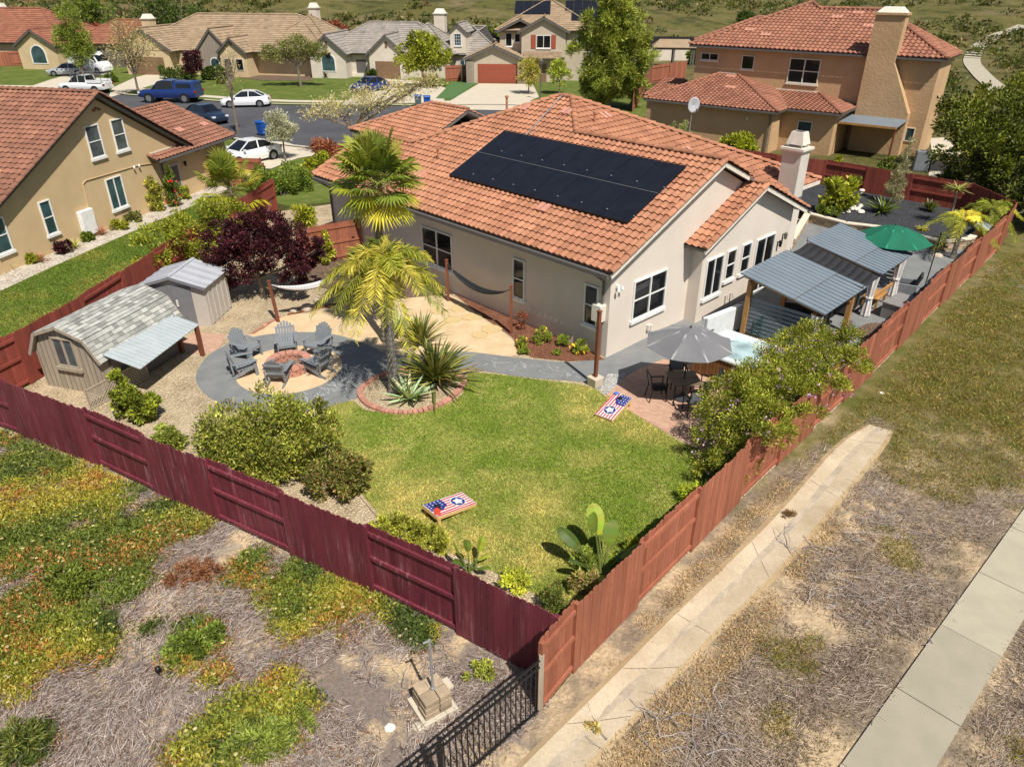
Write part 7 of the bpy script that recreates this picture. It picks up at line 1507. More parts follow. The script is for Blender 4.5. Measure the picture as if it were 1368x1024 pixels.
pl('street_tree', 'sparse olive tree on the lawn left of the cream house', 'tree', (402,116), [(-2.2,0,3.6,1.9,1.5,.9),(.3,0,4.3,2.0,1.6,1.0),(2.2,0,3.7,1.4,1.3,.8)], 3600, .22, OLIVE, trunk=(2.2,.14), stems=6, seed=133, clumps=150, part='crown', aspect=.32, spread=.34)
pl('street_tree', 'tall weeping green tree in front of the red roofed house', 'tree', (112,104), [(0,0,6.6,1.4,1.3,2.0),(-.6,0,4.4,1.7,1.5,1.8),(.7,0,4.0,1.5,1.4,1.7),(0,0,2.8,1.6,1.5,1.3)], 6500, .34, [(.10,.13,.022,3),(.15,.18,.035,2),(.055,.075,.014,2)], trunk=(2.0,.18), seed=134, clumps=170, part='crown', aspect=.2)
pl('street_tree', 'thinly leaved brown tree beside the work truck\'s driveway', 'tree', (186,128), [(-.9,0,4.3,1.9,1.6,1.5),(1.0,0,4.8,1.9,1.6,1.7),(0,0,6.2,1.4,1.2,1.2)], 2200, .20, [(.20,.17,.09,3),(.26,.22,.12,2),(.13,.13,.04,2)], trunk=(2.1,.13), stems=9, seed=135, clumps=260, part='crown', aspect=.3, spread=.5)
pl('street_tree', 'small purple leaved tree before the stone entry gable', 'tree', (262,112), [(0,0,2.5,1.1,1.1,1.3)], 1500, .22, PURPLE, trunk=(1.3,.08), seed=136, clumps=50, part='crown')
for i, (px, lab, w_, h_, cols) in enumerate([((230,106),'clipped dark hedge in front of the tan roofed house',1.9,.9,DGREEN),((301,107),'round dark green bush under the two front windows',1.3,1.0,DGREEN),((280,107),'dark green bush right of the purple tree',1.0,.8,DGREEN),((246,107),'pair of dark hedge plants left of the purple tree',1.0,.8,DGREEN),((300,105),'low green bush beside the tan house wall',.8,.6,GREEN),((297,112),'small lawn edge bush before the tan roofed house',.5,.4,GREEN),((436,104),'small dark bush beside the arched cream gable',.7,.7,DGREEN),((497,106),'small dark bush left of the brown garage door',.6,.6,DGREEN),((575,116),'dark shrub at the foot of the round green tree',1.0,.8,DGREEN),((150,110),'small green shrub near the white van',.8,.6,GREEN)]):
    if i in (3,): px = (252,107)
    pl('hedge_shrub', lab, 'shrub', px, [(0,0,h_*.75,w_,w_*.6,h_)], 900, .22, cols, seed=140+i, clumps=26, stems=2)
pl('weeping_tree', 'big weeping willow like tree behind the tile roof, tallest in view', 'tree', (812,146), [(-1.2,0,2.2,2.2,1.9,1.6),(1.8,0,2.4,2.2,1.9,1.6),(.2,0,9.0,2.0,1.9,2.1),(-.8,0,7.0,2.5,2.2,1.9),(1.4,.2,6.8,2.3,2.1,2.0),(-1.7,-.2,4.6,2.4,2.1,1.8),(1.6,0,4.3,2.6,2.2,1.9),(0,-.6,3.2,2.9,2.3,1.7),(0,0,5.6,2.6,2.2,2.0)], 30000, .40, [(.10,.125,.02,3),(.155,.18,.032,3),(.05,.068,.012,2),(.22,.23,.05,.7)], trunk=(2.6,.28), stems=7, seed=150, clumps=420, spread=.2, part='crown', aspect=.17)
pl('street_tree', 'small yellow orange tinged tree left of the street lamp', 'tree', (706,126), [(0,0,2.2,1.3,1.1,1.3),(.4,0,3.0,.9,.9,.8)], 1700, .2, [(.20,.20,.04,3),(.26,.19,.05,1.5),(.13,.15,.03,2)], trunk=(1.0,.07), seed=151, clumps=60, part='crown', aspect=.35)
pl('street_tree', 'small bright green tree right of the street lamp', 'tree', (747,126), [(0,0,2.2,1.3,1.1,1.2),(-.2,0,3.0,.9,.9,.7)], 1900, .2, [(.16,.20,.03,3),(.24,.27,.05,2),(.10,.13,.02,2)], trunk=(1.0,.07), seed=152, clumps=60, part='crown', aspect=.35)
plant('garden_shrub', 'loose grey green bush left of the ochre house, beyond the tile roof', 'shrub', (11.2,51.5,0), [(0,0,1.5,1.1,1.0,1.2),(.4,.3,2.2,.7,.7,.7),(-.6,0,1.2,.7,.7,.8)], 3000, .15, [(.14,.16,.06,3),(.20,.22,.10,2),(.08,.1,.03,2)], seed=153, clumps=60, aspect=.3)
plant('garden_shrub', 'round glossy green bush against the ochre house wall', 'shrub', (14.6,48.9,0), [(0,0,1.2,1.25,1.1,1.1),(.3,0,1.9,.8,.8,.6)], 4500, .17, [(.15,.18,.015,3),(.24,.25,.022,2),(.07,.095,.012,2)], seed=154, clumps=70)
for i, (x, y, lab, c) in enumerate([(20.2,46.2,'lime bush behind the dark red fence, right of the chimney',LIME),(23.6,46.4,'straggly green plant beneath the patio cover',GREEN),(26.4,44.6,'dark green plant at the patio cover post',GREEN),(31.5,49.5,'feathery green bush at the right corner of the ochre house',[(.15,.18,.06,3),(.22,.24,.10,2)])]): plant('garden_shrub', lab, 'shrub', (x, y, 0), [(0,0,.8,.7,.6,.75)], 1100, .15, c, seed=160+i, clumps=26)
plant('oak_tree', 'dense dark green tree beyond the corner of the red fence at the right edge', 'tree', (27.6,42.6,0), [(-1.2,0,3.2,2.3,2.1,1.9),(1.6,1,3.6,2.6,2.3,2.1),(0,-1,2.2,2.3,2.0,1.6),(3.5,-1,2.6,2.2,2.0,1.8)], 15000, .20, [(.055,.07,.010,3),(.085,.10,.013,2),(.03,.04,.008,3)], trunk=(1.6,.25), stems=5, seed=170, clumps=260, part='crown', spread=.22)
plant('oak_tree', 'second dense green tree above the first, beside the pale path', 'tree', (32.0,49.5,0), [(-2.0,0,3.4,2.4,2.1,1.9),(.8,.5,3.9,2.6,2.3,2.1),(-.6,-1.0,2.4,2.4,2.0,1.6)], 11000, .22, [(.075,.09,.012,3),(.12,.135,.018,2),(.035,.045,.008,2)], trunk=(1.6,.25), stems=5, seed=171, clumps=200, part='crown', spread=.22)
plant('oak_tree', 'dark tree mass at the right frame edge above the dry verge', 'tree', (27.4,36.6,0), [(0,0,2.4,2.2,2.0,1.7),(1.8,1.5,3.0,2.2,2.0,1.8)], 8000, .20, [(.04,.052,.009,3),(.065,.08,.012,2),(.022,.03,.007,3)], trunk=(1.3,.22), stems=4, seed=172, clumps=150, part='crown', spread=.22)
for i, (x, y, r, h, lab, c) in enumerate([(-72,140,4,6,'green tree on the hill above the red roofed houses',GREEN),(-57,136,7,6.5,'broad dark green tree behind the tan roofed house',DGREEN),(-29,133,2.2,4.0,'rusty red tree by the black fence behind the cream house',RUST),(38,132,2.0,6.0,'slim dark conifer like tree left of the ochre roof',DGREEN),(30.5,122,2.3,3.8,'dark purple tree before the black fence by the ochre house',PURPLE),(-3,128,5,4.5,'green trees left of the solar house roof',GREEN),(6,133,4,5,'pale green tree behind the solar house',[(.14,.17,.04,3),(.2,.22,.06,2),(.08,.1,.02,2)]),(-66,128,2.5,4.5,'dark reddish tree between the red roofed houses',RUST),(-84,126,4,4,'dark green bush row at the top left corner',DGREEN),(27,116,1.6,2.6,'small green tree in front of the pale block wall',GREEN),(42,105,3,4,'dark bush behind the ochre house chimney',DGREEN),(-13,125,2.5,2.5,'green shrubs behind the grey roof',GREEN)]):
    z = float(hill_z(np.array([x]), np.array([y]))[0]) - .6
    plant('hill_tree', lab, 'tree', (x, y, z), [(-r*.35,0,h*.55,r*.7,r*.6,h*.38),(r*.35,.3,h*.5,r*.7,r*.6,h*.36),(0,0,h*.75,r*.55,r*.5,h*.25)], 2600, .34, c, trunk=(h*.35,.16), stems=4, seed=180+i, clumps=70, part='crown')
# hillside scrub
rng = np.random.default_rng(77); n = 5200; xs_ = rng.uniform(-150,170,n); ys_ = 124 + rng.random(n)**1.3*190 + .04*xs_; msk = vnoise(np.c_[xs_, ys_], .035) > .46; xs_, ys_ = xs_[msk], ys_[msk]; zs_ = hill_z(xs_, ys_) + np.clip((ys_-125)/40,0,1)*(vnoise(np.c_[xs_,ys_],.02)-.5)*8
k = len(xs_); m_ = 34; C = np.repeat(np.c_[xs_, ys_, zs_], m_, axis=0); sz = np.repeat(rng.uniform(.5,1.7,k), m_)[:,None]; q = rng.normal(size=(k*m_,3)); q /= np.linalg.norm(q,axis=1,keepdims=True); q[:,2] = np.abs(q[:,2])*.7; tone = np.repeat(rng.uniform(.6,1.3,k), m_)[:,None]; hue = np.repeat(pick([(.055,.062,.015,3),(.036,.046,.011,3),(.10,.09,.035,1.5),(.11,.07,.04,.5)], k, rng), m_, axis=0)
stuff(leaf_mesh('hill_scrub', C + q*sz*rng.random((k*m_,1))**.4, q + rng.normal(0,.4,q.shape), .55*rng.uniform(.6,1.3,k*m_), hue*tone, M['leaf'], .6, rng=rng), 'low green scrub scattered over the grassy hillside', 'scrub')
# scrub around the path at the right
pol = [(44,52),(60,46),(75,60),(95,90),(95,124),(55,124),(50,90),(43,75)]; P = scatter(pol, 1300, rng); P = P[vnoise(P, .09) > .43]; k = len(P); m_ = 46; sz = np.repeat(rng.uniform(.5,1.5,k), m_)[:,None]; q = rng.normal(size=(k*m_,3)); q /= np.linalg.norm(q,axis=1,keepdims=True); q[:,2] = np.abs(q[:,2])*.8; hue = np.repeat(pick([(.05,.058,.012,3),(.032,.04,.009,3),(.09,.08,.03,1.2)], k, rng), m_, axis=0)
bp = np.array(curve(bpath, 12, False)); df = bp[None,:,:]-P[:,None,:]; dmin = np.min(np.linalg.norm(df, axis=2), axis=1); hid = np.any((np.abs(df[:,:,0]-df[:,:,1]*.55) < 3) & (df[:,:,1] > -1) & (df[:,:,1] < 11), axis=1); dmin[hid] = 0; keep = np.repeat((dmin > 3.2) & ~((P[:,0] > 38) & (P[:,0] < 62) & (P[:,1] < 70)), m_); C = np.repeat(np.c_[P, np.zeros(k)], m_, axis=0)
stuff(leaf_mesh('path_scrub', (C + q*sz*rng.random((k*m_,1))**.4)[keep], (q + rng.normal(0,.4,q.shape))[keep], .38*rng.uniform(.6,1.3,k*m_)[keep], hue[keep], M['leaf'], .6, rng=rng), 'dark chaparral scrub beside the winding pale path', 'scrub')

pl('street_tree', 'bare young street tree with a pale trunk right of the dark blue sedan', 'tree', (318,178), [(0,0,4.2,.9,.8,1.6),(.2,.1,5.6,.6,.5,.9)], 260, .16, [(.20,.17,.10,3),(.15,.14,.06,2)], trunk=(2.6,.10), stems=8, seed=190, clumps=90, spread=.6, part='crown', aspect=.3)
for i, (px, r, lab) in enumerate([((612,412),.42,'tan flagstone nearest the black hammock in the sand'),((632,424),.45,'tan flagstone below the first, toward the mulch bed'),((604,428),.40,'tan flagstone left of the middle one in the sand'),((656,440),.42,'tan flagstone by the right hammock post'),((640,448),.36,'small tan flagstone near the grey path'),((586,416),.34,'leftmost tan flagstone in the sand')]):
    x, y = G(*px); rg = random.Random(i+3); n = 7; P_ = [(x + r*rg.uniform(.75,1.1)*math.cos(2*math.pi*k/n), y + r*rg.uniform(.75,1.1)*math.sin(2*math.pi*k/n)) for k in range(n)]
    b = MB(); b.prism([(p[0]-x, p[1]-y) for p in P_], 0, .03); tag(b.build('flagstone', mk('flagstone', (.60,.43,.20), (.52,.40,.22), 4, rough=.9, bmp=.3) if i == 0 else bpy.data.materials['flagstone'], None, loc=(x, y, .012)), lab, 'flagstone')
x, y = G(1311,326); t = thing('storage_bin', 'small storage bin with a pale blue sloping lid in the far right yard corner', 'storage bin', (x, y, .018), R(48)); MB().box(-.5,.5,-.35,.35,0,.75).build('body', M['wood_deck'], t); MB().slab([(-.6,-.45,.78),(.6,-.45,.78),(.6,.45,.95),(-.6,.45,.95)], .04).build('lid', M['metal_awning'], t)
# ================================================================ grass, ice plant, dead brush
def lawn_col(P, rng):
    v = vnoise(P, .32, 4); u = vnoise(P + 50, 1.1, 3); f = np.clip((v*.65 + u*.35 - .46)/.2, 0, 1)[:, None]; d = np.clip((u - .62)/.14, 0, 1)[:, None]
    c = (1-f)*np.array([.205,.30,.04]) + f*np.array([.56,.50,.19]); c = c*(1-d*.45) + d*.45*np.array([.14,.26,.024])
    return np.clip(c*(1 + rng.normal(0,.28,(len(P),1))), .004, 1)
blades('lawn_grass', 'short green and yellowing grass of the back lawn', lawn_c, 110000, .034, .014, lawn_col, .012, near=9, lean=.8)
def nlawn(P, rng):
    v = np.clip((vnoise(P, .4, 4) - .4)/.25, 0, 1)[:, None]; c = (1-v)*np.array([.13,.21,.024]) + v*np.array([.29,.29,.06]); return np.clip(c*(1 + rng.normal(0,.25,(len(P),1))), .004, 1)
nl_poly = [NF[0], NF[1], NF[2], NF[3], NF[4], NF[5], NW(.2,-1.7), NW(-4,-1.5), NW(-10,-1.45), NW(-16,-1.7), (-21,21)]
blades('neighbour_grass', 'mown green grass of the tan house\'s side lawn', nl_poly, 45000, .05, .010, nlawn, .022, lean=.7, seed=4)
def tufts(name, label, P, per, size, colf, z, seed, spread=.09, flat=.5, aspect=.35, cat='ground cover', mat='leaf', hump=None, jit=.22):
    rng = np.random.default_rng(seed); k = len(P); C = np.repeat(P, per, axis=0); col = np.repeat(colf(P, rng), per, axis=0); n = k*per; o = rng.normal(0, spread, (n, 2)); q = rng.normal(size=(n, 3)); q[:, 2] = np.abs(q[:, 2])*flat + .3; h = 0 if hump is None else np.repeat(hump(P), per)*rng.random(n)
    Q = np.c_[C + o, z + rng.random(n)*.03 + h]; col = np.clip(col*(1 + rng.normal(0, jit, (n, 1))), .004, 1)
    return stuff(leaf_mesh(name, Q, q, size*rng.uniform(.6, 1.4, n), col, M[mat], aspect, rng=rng), label, cat)
slope_poly = [(-22,16.9), (-16.4,18.2)] + [(p[0]-.05, p[1]-.09) for p in LF[::-1][1:]] + [(.42,8.5), (-.3,7.7), (-2.2,5.6), (-9,5.6), (-22,9)]
rng = np.random.default_rng(5); P = scatter(slope_poly, 60000, rng, near=11)
ICE = [(60,620,1.9),(150,640,1.6),(235,690,1.1),(40,700,1.7),(120,740,1.5),(60,820,1.4),(130,850,.9),(20,900,.8),(265,855,.6),(250,885,.4),(330,760,.6),(400,785,1.1),(470,800,.9),(535,815,.8),(550,838,.6),(425,760,.7),(345,965,.9),(250,1010,.4),(285,905,.35),(30,1000,.5),(200,610,.9),(310,640,.5),(0,580,1.2),(170,790,.6),(195,845,.35),(560,800,.5)]
IC = np.array([(*G(a, b), r) for a, b, r in ICE])
def ice_f(P):                                           # where the living ice plant grows
    m = np.max(1 - np.linalg.norm(P[:, None, :] - IC[None, :, :2], axis=2) / IC[None, :, 2], axis=1); m = np.maximum(m, -.6)
    return .40 + .40*m + .55*(vnoise(P, .75, 5) - .42) + .5*(vnoise(P+40, 2.3, 3) - .46)
g = ice_f(P); live = P[g > .52]; dv = vnoise(P+31, .8, 4); dead = P[(g <= .52) & (dv > .345)]; edge_ = P[(g > .43) & (g <= .52) & (dv > .42)]
def ice_c(P, rng):
    v = vnoise(P+9, .55, 4) + rng.normal(0, .06, len(P)); r = vnoise(P+77, .8, 3); c = np.where((v < .50)[:,None], np.array([.07,.095,.018]), np.array([.125,.14,.022])); c = np.where((v > .60)[:,None], np.array([.175,.16,.026]), c); c = np.where(((r > .57) & (rng.random(len(P)) < .32))[:,None], np.array([.21,.10,.03]), c); c = np.where((r < .36)[:,None], np.array([.04,.06,.013]), c)
    return c*rng.uniform(.75, 1.3, (len(P),1))
hum = lambda P: .04 + .22*np.clip(vnoise(P+9, .75, 3) - .35, 0, 1)
tufts('ice_plant', 'green and orange ice plant mat on the slope below the maroon fence', live[:15500], 11, .085, ice_c, .0, 6, .085, .7, .30, hump=hum)
tufts('ice_plant_edge', 'reddish drying ice plant at the edges of the green mats', edge_[:3600], 6, .075, lambda P, r: pick([(.12,.055,.025,3),(.17,.10,.03,2),(.09,.06,.03,1),(.12,.13,.03,1)], len(P), r), .0, 7, .09, .6, .28, hump=lambda P: np.full(len(P), .04))
fl = live[rng.choice(len(live), 260)]; V = []
for p, z in zip(fl, hum(fl)):
    r = rng.uniform(.025,.045)
    for k in range(2): a = rng.uniform(0,3); dx, dy = math.cos(a)*r, math.sin(a)*r; V.append([(p[0]-dx,p[1]-dy,z+.05),(p[0]+dy,p[1]-dx,z+.055),(p[0]+dx,p[1]+dy,z+.05),(p[0]-dy,p[1]+dx,z+.055)])
stuff(quads('ice_plant_flowers', np.array(V), pick([(.50,.46,.16,3),(.52,.48,.30,1)], len(V), rng), M['leaf_dry']), 'pale yellow ice plant flowers dotted over the green mat', 'flowers')
def twigs(name, label, P, Lr, w, cols, z, seed, per=3, up=.25, zr=.06):
    rng = np.random.default_rng(seed); n = len(P)*per; C = np.repeat(P, per, axis=0) + rng.normal(0,.10,(n,2)); az0 = np.repeat(vnoise(P, .5, 2)*9, per) + rng.normal(0, .9, n); L = rng.uniform(*Lr, n); el = rng.normal(up, .25, n); d = np.c_[np.cos(az0)*np.cos(el), np.sin(az0)*np.cos(el), np.abs(np.sin(el))]; b = np.c_[C, z + rng.random(n)*zr]; s = np.c_[-np.sin(az0), np.cos(az0), np.zeros(n)]*(w*rng.uniform(.6,1.5,n))[:,None]; e = b + d*L[:,None]; u = np.array([0,0,1.])*w*1.2
    V = np.concatenate([np.stack([b-s, b+u, e+u*.4, e-s*.4], 1), np.stack([b+u, b+s, e+s*.4, e+u*.4], 1)]); c = pick(cols, n, rng, .2); return stuff(quads(name, V, np.concatenate([c, c]), M['leaf_dry']), label, 'brush')
GREYS = [(.43,.385,.37,3),(.28,.245,.24,2.5),(.60,.545,.51,1.5),(.16,.10,.075,1.8)]
twigs('dead_brush', 'tangled grey dead ice plant stems on the slope', dead[:34000], (.07,.24), .0045, GREYS, .0, 8, 3, .25, .09)
# right verge
verge_poly = [(1.2,8.6), (2.9,10.9), (6.0,14.3), (9.0,17.5), (12.1,20.8), (17.2,26.5), (23.1,32.8), (30,34), (30,20), (16,8), (6,4.2), (1.2,4.6)]
ch_poly = [tuple(np.array(a)+ (np.array(a)-np.array(b))*.1) for a, b in zip(L3, R3)] + [tuple(np.array(b)+(np.array(b)-np.array(a))*.1) for a, b in zip(L3[::-1], R3[::-1])]
sw_poly = [tuple(a0-u*30), tuple(a0-u*30+nrm*wd), tuple(a0+u*60+nrm*wd), tuple(a0+u*60)] if False else None
A0, U_, NRM, WD = SW; sw_poly = [tuple(A0-U_*30-NRM*.16), tuple(A0-U_*30+NRM*(WD+.16)), tuple(A0+U_*60+NRM*(WD+.16)), tuple(A0+U_*60-NRM*.16)]
P = scatter(verge_poly, 90000, rng, near=12); P = P[~in_poly(P, ch_poly) & ~in_poly(P, sw_poly)]
fd = np.array(RF[0]), np.array(RF[5]); tt = (fd[1]-fd[0])/np.linalg.norm(fd[1]-fd[0]); dist = (P-fd[0])[:,0]*tt[1] - (P-fd[0])[:,1]*tt[0]; along = (P-fd[0])@tt
v = vnoise(P+13, .42, 4); v2 = vnoise(P+55, .55, 4); Rc_ = np.array(R3); dc = np.min(np.linalg.norm(P[:, None, :] - Rc_[None], axis=2), axis=1); upper = np.clip((along-10.5)/3, 0, 1)
GB = np.array([(*G(a, b), r) for a, b, r in ((1070,890,1.0),(1090,860,.6),(1040,960,.8),(1290,560,1.6),(1250,520,2.2),(1180,500,1.8),(1300,440,2.5),(1220,620,.9),(1340,470,2.5),(1150,590,.7))]); gm = np.max(1 - np.linalg.norm(P[:, None, :] - GB[None, :, :2], axis=2) / GB[None, :, 2], axis=1)
right_of = dist > 2.2
near_f = (~right_of) & (along < 9.5)
grassy = (~near_f) & ((.5*np.maximum(gm, -.5) + (v-.42)*1.3 + .34*upper) > .16)
P2 = scatter([(11.8,19.6),(17.2,26.3),(23.1,32.6),(31,34),(34,26),(22,15.5),(15.2,15.2)], 12000, rng); P2 = P2[vnoise(P2+13, .5, 4) > .40]
def vg(P, rng): 
    c = pick([(.115,.105,.022,3),(.075,.085,.017,3),(.17,.135,.04,2),(.11,.065,.025,1)], len(P), rng, .2); return c
tufts('verge_grass', 'patchy olive green grass and weeds on the dry verge', P[grassy][:24000], 7, .085, vg, .004, 9, .09, .8, .14, 'grass', hump=lambda P: np.full(len(P), .03))
tufts('straw_litter', 'pale dry straw and leaf litter along the foot of the red fence', P[near_f & (vnoise(P+3,.9,3) > .34)][:9000], 6, .08, lambda P, r: pick([(.46,.35,.19,3),(.36,.26,.14,2),(.55,.44,.26,1)], len(P), r), .004, 10, .09, .25, .14, 'litter', 'leaf_dry')
br = P[(~grassy) & (~near_f) & (((dc < 2.4) & (v2 > .30)) | (v2 > .52))]
twigs('dry_twigs', 'grey brown dry twigs scattered over the verge', br[:26000], (.06,.24), .0045, [(.42,.36,.31,3),(.27,.22,.18,3),(.56,.49,.42,1.5),(.15,.105,.075,1.8)], .0, 11, 3, .18, .05)
spz = P[(~grassy) & (~near_f) & (dc >= 2.0) & (v2 <= .52)]
tufts('dry_weeds', 'sparse brown weeds on the sandy verge', spz[:4200], 6, .06, lambda P, r: pick([(.20,.15,.08,3),(.14,.12,.05,2),(.28,.21,.12,1)], len(P), r), .004, 12, .06, .5, .2, 'weeds', 'leaf_dry')
tufts('verge_weeds', 'low olive weeds covering the upper verge outside the right fence', P2, 8, .12, vg, .004, 15, .14, .7, .14, 'weeds', hump=lambda P: np.full(len(P), .03))
# sprawling dead branches
def branch_pile(label, px, n, L, seed, spread):
    rg = np.random.default_rng(seed); x, y = G(*px); t = thing('dead_branch_pile', label, 'branches', (x, y, 0)); b = MB()
    for i in range(n):
        p = np.array([*rg.normal(0, spread, 2), rg.uniform(.02,.12)]); az = rg.normal(.9, .9); pts = [p]; l = L*rg.uniform(.4,1.2)
        for k in range(5): az += rg.normal(0,.45); p = p + np.array([math.cos(az), math.sin(az), rg.normal(0,.12)])*l/5; p[2] = np.clip(p[2], .015, .25); pts.append(p.copy())
        r = rg.uniform(.005,.013); b.tube([tuple(q) for q in pts], [r, r*.9, r*.75, r*.6, r*.4, r*.2], 5, 0, rg.uniform(.75,1.25), cap=False)
        for _ in range(2): q = pts[rg.integers(1,5)]; a2 = az + rg.normal(0,1); b.tube([tuple(q), tuple(q + np.array([math.cos(a2), math.sin(a2), .15])*l*.3)], [r*.5, r*.15], 4, 0, rg.uniform(.75,1.25), cap=False)
    b.build('branches', M['twig'], t); return t
branch_pile('large sprawl of bleached grey branches in the middle of the verge', (1175,705), 26, 1.3, 1, .5)
branch_pile('tangle of bleached branches beside the channel, left of the large sprawl', (1095,760), 20, 1.0, 2, .45)
branch_pile('loose grey branches lower on the verge near the channel', (1130,800), 12, 1.0, 3, .5)
branch_pile('long grey stems heaped at the bottom edge beside the channel', (905,985), 30, .8, 4, .5)
branch_pile('scattered thin branches near the sidewalk', (1205,790), 8, 1.0, 5, .5)
branch_pile('pale bare stems among the dead ice plant left of the stone pillar', (520,900), 20, .6, 6, .45)
def clump(name, label, px, blobs, n, size, cols, seed, **k): return pl(name, label, 'shrub', px, blobs, n, size, cols, seed=seed, **k)
clump('coastal_shrub', 'rounded green shrub on the slope left of the dead brush patch', (105,790), [(0,0,.25,.5,.4,.32),(-.35,.2,.22,.35,.3,.25)], 2400, .07, [(.085,.11,.016,3),(.05,.07,.012,3),(.13,.15,.03,1)], 301, clumps=50, stem_r=.012)
clump('coastal_shrub', 'rust brown dried bush in the dead brush below the maroon fence', (252,775), [(0,0,.16,.5,.4,.2),(.35,.15,.14,.35,.3,.18)], 2000, .07, [(.15,.07,.035,3),(.10,.055,.03,2),(.20,.11,.06,1)], 302, clumps=40, stem_r=.012, aspect=.25)
clump('coastal_shrub', 'green low bush around the two black stake lights', (262,868), [(0,0,.16,.5,.35,.18),(-.4,-.2,.13,.3,.25,.15),(.25,.2,.15,.35,.3,.18)], 2200, .065, [(.09,.125,.02,3),(.055,.08,.014,2)], 303, clumps=50, stem_r=.01)
clump('coastal_shrub', 'feathery green weed clump at the bottom edge, right of the rust brown patches', (345,1000), [(0,0,.2,.55,.35,.22),(.5,.35,.15,.4,.3,.2)], 1800, .10, [(.10,.135,.025,3),(.14,.17,.035,2)], 304, clumps=40, stem_r=.01, aspect=.16)
clump('coastal_shrub', 'dark grassy tuft in the bottom left corner', (25,1000), [(0,0,.2,.4,.35,.24)], 900, .12, [(.06,.08,.018,3),(.11,.12,.03,2)], 305, clumps=24, stem_r=.01, aspect=.14)
clump('coastal_shrub', 'small green weed by the foot of the iron fence', (640,905), [(0,0,.12,.3,.25,.13)], 700, .06, [(.14,.17,.03,3),(.2,.21,.05,2)], 306, clumps=16, stem_r=.008)
# stone pillar with pipe
t = thing('stone_pillar', 'squat stacked stone pillar with a metal pipe standing in it', 'pillar', (-1.42, 8.62, 0), R(34)); b = MB(); rg = random.Random(9)
for r in range(3):
    h = .17; s_ = .27 - .005*r
    for i, (x0, x1, y0, y1) in enumerate([(-s_,.02,-s_,.0),(.03,s_,-s_,-.02),(-s_,-.03,.01,s_),(-.02,s_,-.01,s_)][::1 if r % 2 else -1]):
        j = rg.uniform(-.012,.012); b.box(x0+j, x1+j-.008, y0, y1-.008, .14 + r*.13, .14 + r*.13 + .122, 0, rg.gauss(1,.14))
b.build('stacked_stones', M['block'], t, bevel=.012); MB().box(-.34,.34,-.34,.34,0,.135).build('footing', M['concrete'], t, bevel=.015)
b = MB(); b.tube([(.02,-.02,.4),(.02,-.02,1.75)], .025, 8); b.build('pipe', M['solar_rail'], t); b = MB(); b.tube([(.02,-.02,1.72),(-.10,-.02,1.74)], .02, 6); b.tube([(.02,-.02,.52),(.02,-.02,.56)], .05, 8); b.build('pipe_fitting', M['solar_rail'], t)
MB().box(.345,.47,.05,.30,.15,.20).build('broken_slab', M['concrete'], t)
rock('loose pale concrete lump left of the stone pillar', (521,972), .11, 201, .0, .7, None, 'trim_cream'); rock('crumbled pale concrete block at the near foot of the stone pillar', (560,972), .15, 202, .0, .7, None, 'concrete')
for i, (px, lab) in enumerate([((1092,467),'small white stone on the grass outside the right fence'),((1178,525),'bent pale scrap on the grass above the channel end'),((1176,652),'tiny white stone on the verge near the branch sprawl')]): rock(lab, px, .09, 205+i, .0, .35, None, 'trim_cream')
for px, lab in (((250,862),'black stake light in the green weeds on the slope'),((214,905),'black stake light on bare sand, lower left of the other')):
    x, y = G(*px); t = thing('stake_light', lab, 'garden light', (x, y, 0)); MB().tube([(0,0,0),(.01,0,.2)], .012, 6).build('stake', M['black'], t); MB().lathe([(.03,0),(.055,.03),(.05,.10),(.02,.13)], 10, (.01,0,.18)).build('lamp_head', M['black'], t)
x, y = G(260,836); t = thing('sprinkler_head', 'small pale green sprinkler riser among the weeds on the slope', 'sprinkler', (x, y, 0)); MB().tube([(0,0,0),(0,0,.22)], .012, 6).build('riser', mk('pale_green_plastic', (.3,.5,.42)), t); MB().lathe([(.02,0),(.03,.02),(.02,.05)], 8, (0,0,.22)).build('nozzle', M['black'], t)
t = thing('timber_plank', 'short pale plank lying at the foot of the maroon fence', 'plank', (*G(305,735), 0), R(20)); MB().box(-.3,.3,-.06,.06,.0,.05).build('board', M['wood_grey'], t); MB().box(-.31,-.28,-.06,.06,.051,.07).build('cleat', M['wood_grey'], t)
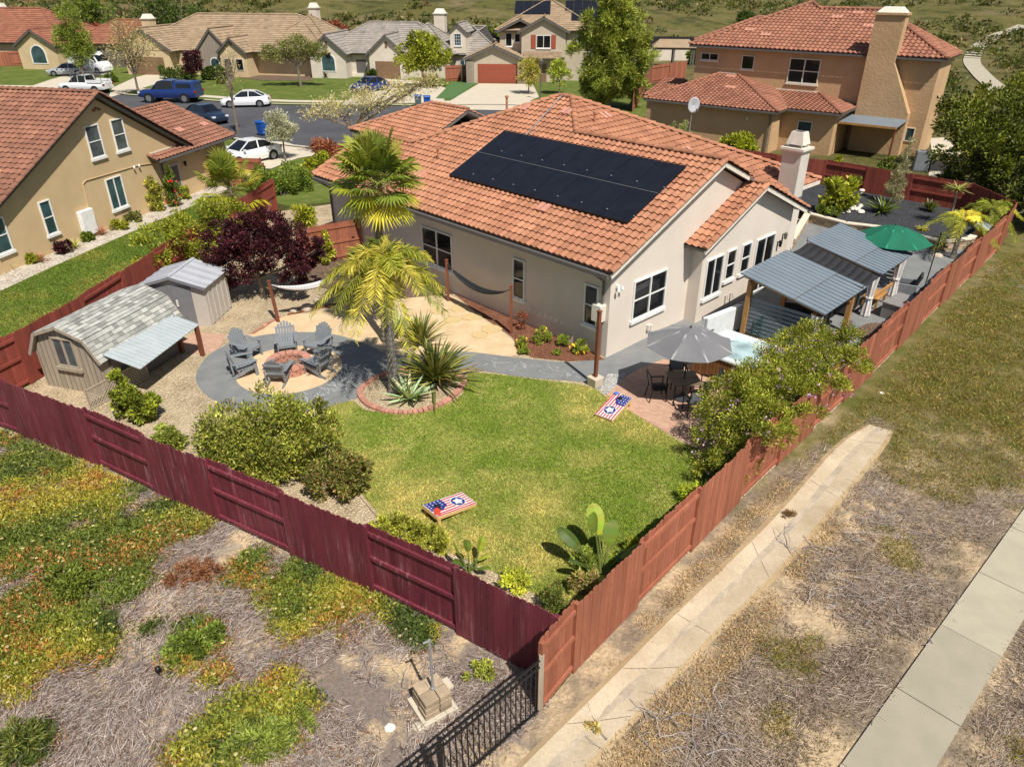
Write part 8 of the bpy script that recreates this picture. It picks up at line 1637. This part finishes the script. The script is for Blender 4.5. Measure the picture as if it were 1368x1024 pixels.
# iron fence running off the bottom edge
p0 = np.array([.50, 8.50]); p1 = np.array([-.40, 7.64]); d = (p1-p0)/np.linalg.norm(p1-p0); Lf = 4.2; t = thing('iron_fence', 'black iron fence running from the fence corner off the bottom edge', 'fence', (*p0, 0)); D = lambda s, z: (d[0]*s, d[1]*s, z); Ht_ = 1.42
for s in np.arange(.13, Lf, .118): MB().bar(D(s,.06), D(s,Ht_-.02), .023, .023).build('picket', M['black'], t)
for z in (.14, Ht_-.16, Ht_): MB().bar(D(0,z), D(Lf,z), .035, .035).build('rail', M['black'], t)
MB().bar(D(0,0), D(0,Ht_+.12), .09, .09).build('post', M['wood_grey'], t); MB().bar(D(2.2,0), D(2.2,Ht_+.08), .06, .06).build('post', M['black'], t)

# silt line along the bottom of the channel
mb = MB(); rg = random.Random(21); pts_ = []
for i in range(len(L3)):
    a_, b_ = np.array(L3[i]), np.array(R3[i]); m_ = a_*.52 + b_*.48; pts_.append(m_)
pts_ = curve(pts_, 5, False); w0 = .05
for i in range(len(pts_)-1):
    p_, q_ = np.array(pts_[i]), np.array(pts_[i+1]); d_ = (q_-p_)/np.linalg.norm(q_-p_); n_ = np.array([-d_[1], d_[0]]); w1 = max(.02, min(.08, w0 + rg.gauss(0,.012)))
    mb.face([(*(p_-n_*w0), .0185), (*(p_+n_*w0), .0185), (*(q_+n_*w1), .0185), (*(q_-n_*w1), .0185)], 0, 1.0); w0 = w1
struct(mb.build('channel_silt', mk('grey_silt', (.36,.30,.225), (.48,.40,.29), 2.5, fine=.2)))
pl('weed', 'small weed growing in a joint of the concrete channel', 'weed', (793,974), [(0,0,.05,.13,.1,.05)], 160, .07, [(.20,.19,.06,3),(.28,.22,.1,2)], seed=401, clumps=8, stems=2, stem_r=.004, aspect=.2)
pl('weed', 'dry dark weed tuft halfway up the concrete channel', 'weed', (1052,690), [(0,0,.05,.18,.12,.06)], 200, .08, [(.12,.08,.04,3),(.18,.13,.07,2)], seed=402, clumps=8, stems=2, stem_r=.004, aspect=.2)
